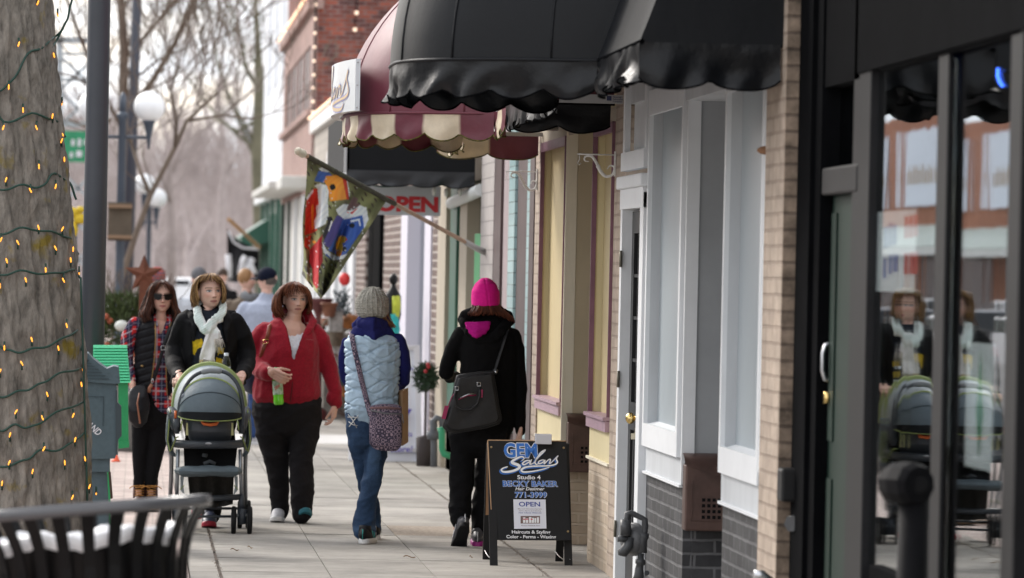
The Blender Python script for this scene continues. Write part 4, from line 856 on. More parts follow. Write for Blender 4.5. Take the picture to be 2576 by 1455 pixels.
# ================= litter bin =================
Bn=thing('litter_bin',(-.05,14.5,0),'black slatted steel litter bin with flared rim in the foreground','litter bin')
Yb=14.5; cr_=PY(236,1290,Yb); k=Yb/FPX; bc=V(cr_.x,Yb,0); TIL=(Matrix.Rotation(R(-5.2),3,'Y')@Matrix.Rotation(R(-2.6),3,'X'))
def bt_(p): return bc+V(0,0,.45)+TIL@(V(p[0],p[1],p[2]*.972)-V(0,0,.45))
zr=.925
M_bin=mat('bin_black',(.006,.006,.007),.4,spec=.25,noise=(6,.2)); M_rim=mat('bin_rim',(.07,.07,.075),.25,spec=.6)
prof=[(.325,.04),(.325,.55),(.328,.66),(.335,.73),(.352,.80),(.380,.86),(.405,.90),(.416,.915)]
ns=27
for i in range(ns):
    a=2*PI*(i+.5)/ns; er=V(math.cos(a),math.sin(a),0); et=V(-math.sin(a),math.cos(a),0); w_=.0180
    rows=[[bt_(er*(r-dr)+et*s*w_*(r/.33)+V(0,0,z)) for (s,dr) in ((-1,0),(1,0),(1,.009),(-1,.009),(-1,0))] for r,z in prof]
    MB().grid(rows,False).build('slat',M_bin,Bn)
mb=MB(); n=72
ring=[(.402,.905),(.418,.898),(.425,.915),(.418,.937),(.402,.937),(.396,.92),(.402,.905)]
mb.grid([[bt_((r*math.cos(2*PI*j/n),r*math.sin(2*PI*j/n),z)) for j in range(n)] for r,z in ring],True,True); mb.build('rim',M_rim,Bn)
for z in (.05,.60,.30):
    mb=MB(); mb.grid([[bt_((r*math.cos(2*PI*j/n),r*math.sin(2*PI*j/n),zz)) for j in range(n)] for r,zz in ((.300,z),(.317,z),(.317,z+.04),(.300,z+.04),(.300,z))],True,True); mb.build('band',M_bin,Bn)
mb=MB(); lin=[(.29,.03),(.300,.80),(.305,.805),(.288,.80),(.28,.05)]
mb.grid([[bt_((r*math.cos(2*PI*j/n),r*math.sin(2*PI*j/n),z)) for j in range(n)] for r,z in lin],True,True); mb.build('liner',mat('liner_black',(.01,.01,.011),.4),Bn)
mb=MB(); rb=random.Random(2)
mb.grid([[bt_(((r+.006*math.sin(j*1.9+r*90)+.004*math.sin(j*.8))*math.cos(2*PI*j/n),(r+.006*math.sin(j*1.9))*math.sin(2*PI*j/n),z+.010*math.sin(j*.55)+.006*math.sin(j*1.7))) for j in range(n)] for r,z in ((.308,.792),(.316,.81),(.318,.835),(.306,.845),(.290,.82),(.27,.7))],True,True); mb.build('bag_edge',mat('white_bag',(.85,.85,.86),.3),Bn)
# ================= tree with lights =================
T=thing('street_tree',(-.72,24.6,0),'thick grey barked street tree wrapped in amber lights at the left','tree')
Yt=24.9
def edge_r(y): # right edge of the trunk in picture
    pts=[(-700,90),(-200,118),(0,131),(120,137),(250,146),(400,160),(600,178),(800,196),(1000,212),(1250,226),(1460,240),(1700,262)]
    for i in range(1,len(pts)):
        if y<=pts[i][0]: a,b=pts[i-1],pts[i]; return a[1]+(b[1]-a[1])*(y-a[0])/(b[0]-a[0])
    return 262
mb=MB(); rows=[]; mb2=[]; na=250
rn=random.Random(1)
def bark(a,z):
    s=a*26
    v=math.sin(s+2.2*math.sin(z*3.1+a*3)+1.2*math.sin(z*9+a*9)); v2=math.sin(s*1.9+1.5*math.sin(z*7-a*5)+z*2); v3=mnoise.noise(V(a*14,z*5.5,1))+.6*mnoise.noise(V(a*34,z*13,4))
    return .016*v3-.010*max(0,v)**2*1.6-.006*max(0,v2)+.004*math.sin(z*23+a*11)*math.sin(a*17-z*5)+.02*math.sin(a*3+z*1.1)
trunk_pts=[]
for i in range(0,420):
    py=1700-i*5.2; er=edge_r(py); cpx=er-205*(1 if py>300 else 1)*(.92+.08*(py/1455)) ; rad=(er-cpx)
    c=PY(cpx,py,Yt); r_=rad*Yt/FPX; trunk_pts.append((c,r_))
    rows.append([V(c.x+(r_+bark(2*PI*j/na,c.z))*math.cos(2*PI*j/na),c.y+(r_+bark(2*PI*j/na,c.z))*math.sin(2*PI*j/na),c.z) for j in range(na)])
mb.grid(rows,True,True)
M_bark=mat('grey_bark',(.195,.176,.152),.95,noise=(18,.55),bump=[(22,.02),(90,.006)],stretch=(1,1,.42))
nt_=M_bark.node_tree; n1=nt_.nodes.new('ShaderNodeTexNoise'); n1.inputs['Scale'].default_value=7; n1.inputs['Detail'].default_value=8; tcx=nt_.nodes.new('ShaderNodeTexCoord'); nt_.links.new(tcx.outputs['Object'],n1.inputs['Vector'])
rr_=nt_.nodes.new('ShaderNodeMapRange'); rr_.inputs[1].default_value=.60; rr_.inputs[2].default_value=.72; nt_.links.new(n1.outputs['Fac'],rr_.inputs[0]); mx_=nt_.nodes.new('ShaderNodeMixRGB'); mx_.inputs[2].default_value=(.20,.15,.03,1)
bs_=nt_.nodes['Principled BSDF']; src_=bs_.inputs['Base Color'].links[0].from_socket; nt_.links.new(rr_.outputs[0],mx_.inputs[0]); nt_.links.new(src_,mx_.inputs[1]); nt_.links.new(mx_.outputs[0],bs_.inputs['Base Color'])
mb.build('trunk',M_bark,T)
def trunk_at(z):
    for i in range(1,len(trunk_pts)):
        if trunk_pts[i][0].z>=z: return trunk_pts[i]
    return trunk_pts[-1]
# crown above the frame: a few limbs
mb=MB(); top=trunk_pts[-1][0]
for k in range(7):
    a=k*.9+.2; p=top-V(0,0,.5); pts=[p]; d=V(math.cos(a)*.5,math.sin(a)*.5,1)
    for s in range(6): p=p+d*.55; d=d+V(math.cos(a+s)*.1,math.sin(a+s*1.3)*.12,.05); pts.append(p)
    mb.tube(pts,[.17,.13,.10,.08,.06,.04,.02],8)
mb.build('crown',M_bark,T)
SL=thing('string_lights',(-.5,24.3,0),'dark green wire of small amber bulbs wrapped round the thick street tree','string lights')
M_wire=mat('wire_green',(.01,.05,.035),.5)
paths=[[(-10,232),(30,205),(70,138),(118,112),(160,70)],[(-5,160),(0,300),(80,288),(140,305),(165,345)],[(0,478),(60,467),(108,470),(130,440),(170,455),(192,500)],[(0,590),(60,575),(130,585),(175,600),(198,640)],[(0,692),(60,683),(130,690),(180,680),(205,700)],
 [(0,870),(30,885),(80,880),(140,862),(195,830)],[(0,1000),(50,985),(95,970),(140,945),(205,925)],[(0,1085),(40,1070),(80,1075),(130,1045),(210,1010)],[(0,1175),(60,1160),(100,1135),(160,1128),(215,1085)],[(130,120),(165,60),(176,20),(182,-5)]]
def surf(px,py,off=.012):
    # point on the camera side of the trunk under picture point (px,py)
    z=PY(px,py,Yt).z; c,r_=trunk_at(z); P0=PY(px,py,Yt); dx=P0.x-c.x; 
    if abs(dx)>=r_+.004: return P0
    return PY(px,py,Yt-math.sqrt(max((r_+off)**2-dx*dx,0)))
for w_ in paths: pass
wire=MB()
for w_ in paths:
    q=spline([(a,b) for a,b in w_],6); wire.tube([surf(a,b+3*math.sin(i*.9)) for i,(a,b) in enumerate(q)],.0065,5)
wire.tube([PY(203+ (y-700)*.03,y,24.75) for y in range(700,1300,40)],.006,5)
wo=wire.build('wire',M_wire,SL)
BL=[(145,38),(95,8),(47,112),(136,140),(22,220),(58,278),(132,293),(8,322),(92,322),(157,338),(155,355),(98,420),(15,453),(77,480),(162,402),(140,470),(97,573),(157,577),(2,604),(45,611),(140,625),(184,628),(190,633),(178,655),(17,657),(115,680),(160,706),(65,705),(0,720),(199,686),(168,820),(80,855),(205,810),(11,876),(147,877),(55,915),(0,935),(205,865),(209,928),(119,993),(40,1037),(184,1046),(107,1052),(205,968),(25,1095),(189,1107),(110,1130),(163,1165),(23,1165),(82,1187),(214,1155),(5,1217),(182,1252),(225,1225),(242,1240),(156,260)]
BL=[(a,b) for a,b in BL]
for a,b in BL[:98]:
    p=surf(a,b,.026); tl_=Matrix.Rotation(rn.uniform(-.5,.5),3,'Y'); d=tl_@V(0,0,1)
    MB().tube([p-d*.013,p-d*.006,p+d*.008,p+d*.016],[.0022,.0044,.0044,.002],8).build('bulb',M_amber,SL)
for a,b in BL[:98]:
    p=surf(a,b,.026); q=surf(a,b+16 if b%2 else b-16,.012); MB().tube([p,p.lerp(q,.4),q],.0055,5).build('bulb_socket',M_wire,SL)
# ================= tall pole =================
Po=thing('utility_pole',(-.4,28.8,0),'tall smooth dark grey steel pole between the wrapped tree and the paper boxes','pole')
Yq=28.8; a=PY(252,-60,Yq);b=PZ(232,1452); pb=PY(232,900,Yq)
bot=V(pb.x,Yq,0)
MB().tube([bot,V(pb.x,Yq,2.2),V(PY(250,0,Yq).x-.0,Yq,PY(250,0,Yq).z),V(PY(250,0,Yq).x,Yq,7)],[.078,.0745,.072,.065],32).build('shaft',mat('pole_paint',(.046,.051,.062),.42,noise=(2,.12),bump=(3,.002)),Po)
MB().tube([bot,bot+V(0,0,.05),bot+V(0,0,.12)],[.16,.15,.085],24).build('base',MATS['pole_paint'],Po)
# ================= newspaper boxes =================
NB=thing('newspaper_box',(-.35,27.2,0),'grey blue plastic paper box with a gabled top and white lettering','newspaper box')
M_np=mat('slate_plastic',(.085,.125,.145),.6,noise=(30,.12),bump=(200,.0005)); Yn=26.9
def n2(X,Y): return (300+X/2.077)/1.5906,(1350+Y/2.077)/1.5906
def NP(X,Y,d=0): return PY(*n2(X,Y),Yn+d)
def nprism(pts,d0,d1): 
    A=[NP(x,y,0) for x,y in pts]; A=[V(p.x,Yn+d0,p.z) for p in A]; return MB().prism(A,(0,d1-d0,0))
body=[(-120,380),(45,370),(345,385),(345,975),(330,1010),(100,1010),(-120,1000)]
nprism(body,0,.42).build('body',M_np,NB)
roof=[(-60,230),(45,160),(85,130),(110,135),(150,180),(250,255),(265,262),(320,240),(345,245),(360,250),(372,385),(285,385),(45,365),(-120,370)]
nprism(roof,-.02,.46).build('gable_top',M_np,NB)
mb=MB()
for i,y in enumerate((215,238,262,288,314,340)): 
    a=NP(100-25-i*16,y);b=NP(110+28+i*29,y+2); mb.box((a.x,Yn-.026,a.z-.002),(b.x,Yn-.02,a.z+.002))
a=NP(60,215);
mb.tube([V(NP(80,190).x,Yn-.022,NP(92,190).z),V(NP(92,190).x,Yn-.028,NP(92,205).z)],[.02,.02],8)
mb.build('siding',mat('slate_dark',(.05,.075,.09),.6),NB)
nprism([(345,400),(358,400),(358,980),(345,980)],.02,.38).build('side_trim',mat('pale_trim',(.45,.44,.42),.6),NB)
nprism([(338,440),(350,440),(352,540),(385,575),(388,820),(360,850),(350,975),(338,975)],-.01,.10).build('door_handle',mat('slate_darker',(.04,.06,.072),.5),NB)
nprism([(70,1010),(290,1010),(285,1120),(105,1120),(-60,1120),(-60,1010)],.02,.40).build('neck',M_np,NB)
A=[NP(x,y) for x,y in ((-60,1120),(262,1120),(285,1345))]; z0=0
pts=[V(A[0].x,Yn+.05,A[0].z),V(A[1].x,Yn+.05,A[1].z),V(A[2].x+.01,Yn+.05,0.0),V(A[0].x-.05,Yn+.05,0.0)]
MB().prism(pts,(0,.34,0)).build('pedestal',M_np,NB)
mb=MB(); 
for y in (488,): 
    a=NP(80,490);b=NP(235,740); mb.box((a.x,Yn-.004,a.z),(b.x,Yn-.0,a.z-.004)); mb.box((b.x-.004,Yn-.004,a.z),(b.x,Yn,b.z))
mb.build('panel_line',MATS['slate_dark'],NB)
mb=MB(); a=NP(80,685,0);b=NP(215,800,0); ux=V(b.x-a.x,0,b.z-a.z).normalized(); uy=V(-ux.z,0,ux.x); s0=NP(75,715)
text_mesh(mb,'LAND',V(s0.x,Yn-.004,s0.z)+uy*-.004,ux,uy,.040,.02,.2,'LEFT',.001,width=.115); mb.build('lettering',M_signw,NB)
mb=MB(); a=NP(80,735);b=NP(140,790); mb.prism([V(a.x,Yn-.002,a.z),V(b.x,Yn-.002,b.z),V(b.x,Yn-.002,b.z+.012),V(a.x,Yn-.002,a.z+.012)],(0,-.002,0)); mb.build('ribbon_print',mat('print_tan',(.35,.30,.28),.6),NB)
mb=MB()
for i in range(12): c=NP(288+i*1.5,1130+i*18,.02); mb.ell(c,.008,.008,.012,6,5)
mb.build('chain',mat('rusty_chain',(.09,.06,.045),.7,.5),NB)
NG=thing('newspaper_box',(-.2,29,0),'bright green plastic paper box with a shingled roof','newspaper box')
M_ng=mat('green_plastic',(.02,.30,.10),.45,noise=(10,.08)); M_ng2=mat('green_roof',(.06,.50,.24),.45)
Yn2=28.2
def GP(X,Y,d=0): q=PY(*n2(X,Y),Yn2); return V(q.x,Yn2+d,q.z)
def gprism(pts,d0,d1): return MB().prism([GP(x,y,d0) for x,y in pts],(0,d1-d0,0))
gprism([(160,380),(440,380),(445,870),(160,870)],0,.4).build('body',M_ng,NG)
gprism([(150,865),(440,868),(452,880),(450,915),(365,925),(150,930)],-.02,.42).build('bottom_lip',M_ng,NG)
mb=MB(); nr=13
for i in range(nr):
    y0_=70+i*(378-70)/nr; y1_=y0_+(378-70)/nr; xr0=430+(460-430)*(i/nr); xr1=430+(460-430)*((i+1)/nr); dep0=.18-.2*(i/nr);dep1=.18-.2*((i+1)/nr)
    a,b,c,d=GP(150,y0_,dep0),GP(xr0,y0_,dep0),GP(xr1,y1_,dep1-.012),GP(150,y1_,dep1-.012)
    mb.quad(a,b,c,d); mb.quad(d,c,GP(xr1,y1_,dep1),GP(150,y1_,dep1))
mb.quad(GP(430,70,.18),GP(462,378,-.02),GP(462,378,.4),GP(430,70,.24)); mb.quad(GP(150,378,-.02),GP(462,378,-.02),GP(462,378,.4),GP(150,378,.4)); mb.quad(GP(150,70,.18),GP(430,70,.18),GP(430,70,.24),GP(150,70,.24))
ro=mb.build('roof',M_ng2,NG)
mb=MB(); rg=random.Random(4)
for i in range(nr):
    y0_=70+i*(378-70)/nr; dep=.18-.2*(i/nr)
    for x in range(170+(i%2)*22,440,44): a=GP(x,y0_+2,dep-.004);b=GP(x+2,y0_+22,dep-.016-.004); mb.add([a,a+V(.003,0,0),b+V(.003,0,0),b],[(0,1,2,3)])
mb.build('shingle_joints',mat('green_shade',(.02,.28,.12),.6),ro)
a=GP(240,930,.1); pr=[V(a.x,Yn2+.1,a.z),V(GP(365,930).x-.06,Yn2+.1,a.z),V(GP(305,1350).x,Yn2+.1,0),V(a.x,Yn2+.1,0)]; MB().prism(pr,(0,.2,0)).build('pedestal',M_ng,NG)
# small things on the paving
cn=MB(); c=PY(291,1172,38.5); cn.lathe((c.x,38.5,0),[(.04,0),(.04,.012),(.03,.016),(.010,.07),(.0,.07)],16); tag(cn.build('traffic_cone',mat('cone_orange',(.8,.1,.03),.5)),'tiny orange cone on the brick paving beyond the paper boxes','cone')
lf=random.Random(9)
M_leaf=mat('dry_leaf',(.38,.27,.18),.8)
for (x,y,s,lab) in ((1030,1402,.07,'large curled dry leaf near the middle of the walk'),(629,1378,.03,'small pale leaf scrap right of the coarse joint'),(590,1384,.05,'flat pale leaf just right of the coarse pavement joint'),(1185,1402,.02,'tiny leaf scrap near the pink hat walker')):
    p=PZ(x,y,.012); mb=MB(); mb.grid([[p+V((i-3)/3*s*.5,(j-1)*s*.22*(1-abs(i-3)/3.2),.006*abs(j-1)+.006*math.sin(i)) for j in range(3)] for i in range(7)]); o=mb.build('fallen_leaf',M_leaf); tag(o,lab,'leaf')
# ================= bare trees =================
M_far=mat('hazed_bark',(.34,.29,.275),.9,noise=(3,.2)); M_mid=mat('brown_bark',(.15,.115,.09),.9,noise=(5,.25)); M_olive=mat('mossy_bark',(.17,.16,.11),.9,noise=(1.5,.3))  # M_far is paled: distance haze is put into the bark colour
def twig(mb,p,d,ln,r,depth,rg,up=.12,minr=.004,kids=3):
    n=4 if depth>2 else 3; pts=[p]; rr=[r]; q=p.copy(); dd=d.normalized(); st=[]
    for i in range(n):
        dd=(dd+V(rg.uniform(-.22,.22),rg.uniform(-.22,.22),rg.uniform(-.12,.2)+up*.4)).normalized(); q=q+dd*ln/n; pts.append(q.copy()); rr.append(max(minr,r*(1-.6*(i+1)/n))); st.append((q.copy(),dd.copy(),rr[-1]))
    mb.tube(pts,rr,5 if r>.03 else 3,cap=False)
    if depth<=0: return
    for k in range(kids):
        s=st[rg.randrange(len(st)-2 if k else len(st)-1,len(st))] if k<2 else rg.choice(st)
        ax=V(rg.uniform(-1,1),rg.uniform(-1,1),rg.uniform(-.3,.9)).normalized()
        twig(mb,s[0],(s[1]+ax*.75),ln*rg.uniform(.55,.8),s[2]*.75,depth-1,rg,up,minr,kids)
def bare_tree(base,h,seed,m,label,depth=5,rad=None,minr=.006,group=None,kids=3,spread=1):
    rg=random.Random(seed); th=thing('bare_tree',base,label,'tree',group); base=Vector(base); r=rad or h*.018
    tr=MB(); pts=[base,base+V(rg.uniform(-.1,.1),0,h*.16),base+V(rg.uniform(-.15,.15),0,h*.32)]; tr.tube(pts,[r*1.3,r,r*.85],10); tr.build('trunk',m,th)
    cr=MB()
    for k in range(4): 
        a=rg.uniform(0,2*PI); twig(cr,pts[-1]-V(0,0,h*.03*k),V(math.cos(a)*.5*spread,math.sin(a)*.5,1),h*.27,r*.7,depth,rg,minr=minr,kids=kids)
    cr.build('crown',m,th); return th
def copytree(src,loc,rz,sc_,label):
    r=src.copy(); COL.objects.link(r); r.location=loc; r.rotation_euler=(0,0,rz); r.scale=(sc_,)*3; r['label']=label
    for ch in src.children: c=ch.copy(); COL.objects.link(c); c.parent=r
    return r
gname='bare trees of the wood beyond the street'
WL='tall leafless tree in the hazy grey wood beyond the end of the street'
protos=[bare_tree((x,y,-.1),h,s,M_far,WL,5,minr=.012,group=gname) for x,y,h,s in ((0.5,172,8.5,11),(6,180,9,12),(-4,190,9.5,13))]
rt=random.Random(21)
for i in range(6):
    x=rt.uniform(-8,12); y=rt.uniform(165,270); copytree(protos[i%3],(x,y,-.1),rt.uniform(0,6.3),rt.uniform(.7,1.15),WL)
# thicket and hill
g=MB(); P=[]
for j in range(25):
    yy=235+j*9; row=[]
    for i in range(61):
        xx=-60+i*2.5; hgt=7.5*min(1,j/9)**.8*(1+.12*math.sin(i*.35+j*.2))+.3*math.sin(i*1.3+j); row.append(V(xx,yy,-.12+hgt*(1 if j<24 else 1)))
    P.append(row)
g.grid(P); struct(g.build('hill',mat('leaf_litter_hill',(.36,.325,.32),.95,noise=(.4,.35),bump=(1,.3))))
th=MB(); rg=random.Random(8)
for i in range(2600):
    x=rg.uniform(-7,14); y=rg.uniform(205,300); z0=max(0,7.5*min(1,(y-235)/81)**.8 if y>235 else 0)-.2; h=rg.uniform(2.5,7.5); lean=rg.uniform(-.35,.35)
    p=V(x,y,z0); a=p+V(lean*h*.4,0,h*.5); b=p+V(lean*h,rg.uniform(-.5,.5),h); th.tube([p,a,b],[.05,.035,.012],3,cap=False)
    if i%2: th.tube([a,a+V(rg.uniform(-1.5,1.5),0,rg.uniform(1,2.5))],[.025,.01],3,cap=False); th.tube([p.lerp(b,.75),p.lerp(b,.75)+V(rg.uniform(-1,1),0,rg.uniform(.5,1.6))],[.02,.008],3,cap=False)
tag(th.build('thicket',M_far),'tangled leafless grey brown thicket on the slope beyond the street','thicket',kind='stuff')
# ---- trees along the street, traced ----
def traced_tree(Y,limbs,m,label,seed,minr=.006,tw=3,tl=1.5,dens=1.):
    rg=random.Random(seed); b=PY(limbs[0][0][0],limbs[0][0][1],Y); th=thing('bare_tree',(b.x,Y,0),label,'tree')
    cr=MB()
    for n_,lb in enumerate(limbs):
        pts=[PY(x,y,Y+(0 if n_==0 else rg.uniform(-.6,.6)*min(i,2))) for i,(x,y,r) in enumerate(lb)]; 
        if n_==0: pts[0]=V(pts[0].x,Y,0)
        rr=[r*Y/FPX for x,y,r in lb]
        o=MB(); 
        if n_==0: o.tube(pts,rr,12); o.build('trunk',m,th)
        else: cr.tube(pts,rr,8)
        for i in range(1,len(pts)):
            seg=pts[i]-pts[i-1]
            for k in range(max(1,int(seg.length*dens*2.2))):
                s=rg.random(); q=pts[i-1].lerp(pts[i],s)
                if q.z<2.6: continue
                dv=(seg.normalized()*.5+V(rg.uniform(-1,1),rg.uniform(-.6,.6),rg.uniform(-.1,.9))).normalized(); twig(cr,q,dv,tl*rg.uniform(.6,1.2),max(minr*1.6,rr[i]*.4),tw,rg,minr=minr)
    cr.build('crown',m,th); return th
traced_tree(60,[[(285,900,11),(292,740,10),(338,600,8),(378,492,7),(440,372,6),(470,305,5),(548,232,4)],[(378,492,6),(352,430,5),(330,360,4),(300,300,3)],[(440,372,5),(445,300,4),(430,230,3),(452,150,2.5)],[(470,305,4),(560,290,3),(640,300,2)]],M_mid,'slender leaning bare tree behind the first globe lamp',31,minr=.006,tl=1.3)
traced_tree(80,[[(318,900,17),(312,400,14),(310,240,13),(312,120,12),(300,-60,10)],[(312,290,8),(373,221,8),(440,110,7),(492,-10,6)],[(311,150,6),(380,75,5),(450,-10,5)],[(310,330,6),(262,240,5),(200,90,5),(165,-10,4)],[(310,260,5),(350,190,4),(400,150,3),(470,120,3)],[(280,300,5),(240,330,4),(170,300,3)],[(262,240,4),(180,190,3),(120,180,3)]],M_mid,'bare tree with a spreading fork behind the dark utility pole',32,minr=.008,tl=1.8,dens=.5)
traced_tree(128,[[(662,800,20),(655,560,19),(646,380,15),(652,215,13),(648,100,8),(640,-40,7)],[(652,215,9),(690,140,8),(720,20,7)],[(650,225,7),(618,170,6),(600,60,4),(560,-10,3)],[(646,380,6),(610,300,4),(570,240,3),(540,120,3)],[(650,300,5),(600,330,4),(540,300,3)]],M_olive,'large mossy bare tree standing beside the tall white building',33,minr=.013,tl=3.,dens=.4)
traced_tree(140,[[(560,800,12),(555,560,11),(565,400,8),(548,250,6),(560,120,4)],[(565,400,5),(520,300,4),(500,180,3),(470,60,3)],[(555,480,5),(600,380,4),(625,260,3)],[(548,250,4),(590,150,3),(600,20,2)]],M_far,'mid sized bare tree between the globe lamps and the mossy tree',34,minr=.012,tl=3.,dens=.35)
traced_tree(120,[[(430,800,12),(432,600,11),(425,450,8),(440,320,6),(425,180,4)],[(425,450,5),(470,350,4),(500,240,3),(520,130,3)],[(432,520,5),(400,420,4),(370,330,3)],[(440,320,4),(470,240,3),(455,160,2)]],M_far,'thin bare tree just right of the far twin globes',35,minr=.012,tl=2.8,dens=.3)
# ================= lamps and poles =================
M_lamp=mat('lamp_paint',(.055,.07,.095),.4,noise=(3,.1)); M_globe=mat('globe_white',(.86,.87,.88),.35,noise=(2,.02))
def lamp(Y,xb,ytop,yarm,gl,label,hid=()):
    b=PY(xb,700,Y); t=PY(xb,ytop,Y); th=thing('street_lamp',(b.x,Y,0),label,'street lamp'); x=b.x
    MB().tube([V(x,Y,0),V(x,Y,.5),V(x,Y,.6),V(x,Y,t.z-.35),V(x,Y,t.z-.3),V(x,Y,t.z-.25)],[.12,.1,.055,.05,.085,.05],14).build('post',M_lamp,th)
    za=PY(xb,yarm,Y).z
    MB().tube([V(x,Y,t.z-.3),V(x,Y,t.z-.05),V(x,Y,t.z)],[.05,.045,.01],10).build('finial',M_lamp,th)
    for gx,gy,r in gl:
        c=PY(gx,gy,Y); a=MB(); R_=r*Y/FPX; a.tube([V(x,Y,za),V(c.x,Y,za)],.022,8); a.tube([V(c.x,Y,za-.15),V(c.x,Y,za),V(c.x,Y,c.z-R_*1.05),V(c.x,Y,c.z-R_*.85)],[.015,.03,.075,.1],12); a.build('arm',M_lamp,th)
        MB().ell(c,R_,R_,R_,28,18).build('globe',M_globe,th)
    return th
lamp(57,300,232,345,[(376,269,39),(236,269,39)],'nearer street lamp with two large white globes on side arms')
lamp(95,372,440,560,[(364,464,26),(394,499,25)],'farther street lamp with two white globes low behind the branches')
UP=thing('utility_pole',(0,68,0),'dark utility pole rising behind the nearer globe lamp','pole'); a=PY(325,400,68)
MB().tube([V(a.x,68,0),V(a.x+.1,68,9)],[.085,.07],14).build('shaft',mat('pole_navy',(.04,.043,.06),.5),UP)
bn=thing('street_banner',(0,56.5,2),'dull brown square panel strapped to the nearer lamp post','banner')
a=PY(272,509,56.6);b=PY(331,607,56.6); MB().box((a.x,56.6,b.z),(b.x,56.66,a.z)).build('panel',mat('banner_brown',(.12,.095,.07),.8,noise=(3,.2)),bn)
mb=MB()
for z in (a.z-.05,b.z+.05): mb.box((a.x,56.5,z-.02),(b.x,56.6,z+.02))
mb.build('strap',mat('strap_tan',(.25,.16,.1),.6),bn)
# steel lattice with green sign
LT=thing('lattice_sign_frame',(-1.6,88,0),'pale steel lattice frame carrying a green sign behind the tall pole','sign frame'); M_gal=mat('pale_steel',(.42,.47,.50),.5)
def LP(x,y): return PY(x,y,88)
mb=MB()
for a,b,r in (((150,98),(150,900),.10),((243,98),(243,900),.10),((138,100),(250,104),.10),((150,135),(243,137),.05),((150,200),(243,202),.05)): mb.bar(LP(*a),LP(*b),r*1.2,r*1.2)
for y in (140,230,320,430,520,610): mb.bar(LP(150,y),LP(243,y+88),.06,.06); mb.bar(LP(243,y),LP(150,y+88),.06,.06)
mb.bar(LP(138,312),LP(250,314),.12,.1); mb.build('lattice',M_gal,LT)
a=LP(156,330);b=LP(243,410); MB().box((a.x,87.8,b.z),(b.x,87.86,a.z)).build('sign_panel',mat('road_sign_green',(.03,.30,.14),.5,noise=(6,.2)),LT)
mb=MB(); 
for i,s_ in enumerate(('WELCOME','AVENUE')): text_mesh(mb,s_,V((a.x+b.x)/2,87.79,a.z-.27-.24*i),(1,0,0),(0,0,1),.13,.02,align='CENTER',width=.5) if 0 else None
for (x0,y0_,x1,y1_) in ((180,352,188,368),(196,350,204,370),(212,352,222,366),(176,384,184,398),(192,380,206,396)):
    p=LP(x0,y0_);q=LP(x1,y1_); mb.box((p.x,87.78,q.z),(q.x,87.8,p.z))
mb.build('sign_marks',M_signw,LT)
yb=thing('yellow_banner',(-1.5,50,2),'yellow bow of ribbon half hidden behind the wrapped tree','decoration')
mb=MB(); c=PY(190,555,50)
for dx,dz,rx,rz in ((-.05,.09,.09,.06),(.05,.02,.08,.06),(-.02,-.10,.05,.09),(.05,.12,.05,.04)): mb.ell(c+V(dx,0,dz),rx,.04,rz,12,8)
mb.build('ribbon',mat('ribbon_yellow',(.6,.43,.03),.6),yb); MB().cyl(c+V(0,.05,-c.z),c+V(0,.05,.1),.02).build('stake',M_lamp,yb)
# ================= far flag =================
F2=thing('flag',(1.8,84,2),'black flag with white bone shapes on a short slanted pole far down the row','flag')
p=PY(652,622,84.5);q=PY(575,552,83); MB().tube([p,q],.035,8).build('pole',mat('amber_wood',(.45,.25,.09),.5),F2)
pts=[(572,575),(580,590),(592,612),(612,625),(652,628)]; mb=MB(); rows=[]
for i in range(21):
    u=i/20; x=572+80*u; yt=575+55*u**.6 if u<1 else 630; yb_=705+ 6*math.sin(u*7); rows.append([PY(x,yt+(yb_-yt)*v/8,83.5+.15*math.sin(u*8+v*.3)) for v in range(9)])
mb.grid(rows); mb.build('cloth',mat('flag_black',(.022,.022,.026),.8),F2,fixn=False)
mb=MB(); 
for pts in ([(604,690),(612,655),(618,645)],[(636,650),(620,680),(606,700)],[(574,640),(576,670),(575,700)],[(628,662),(640,690)]): mb.tube([PY(x,y,83.2) for x,y in pts],[.06]*len(pts),6)
mb.tube([PY(x,y,83.3) for x,y in ((575,582),(588,610),(610,624),(650,628))],.02,5)
mb.build('bone_print',M_signw,F2)
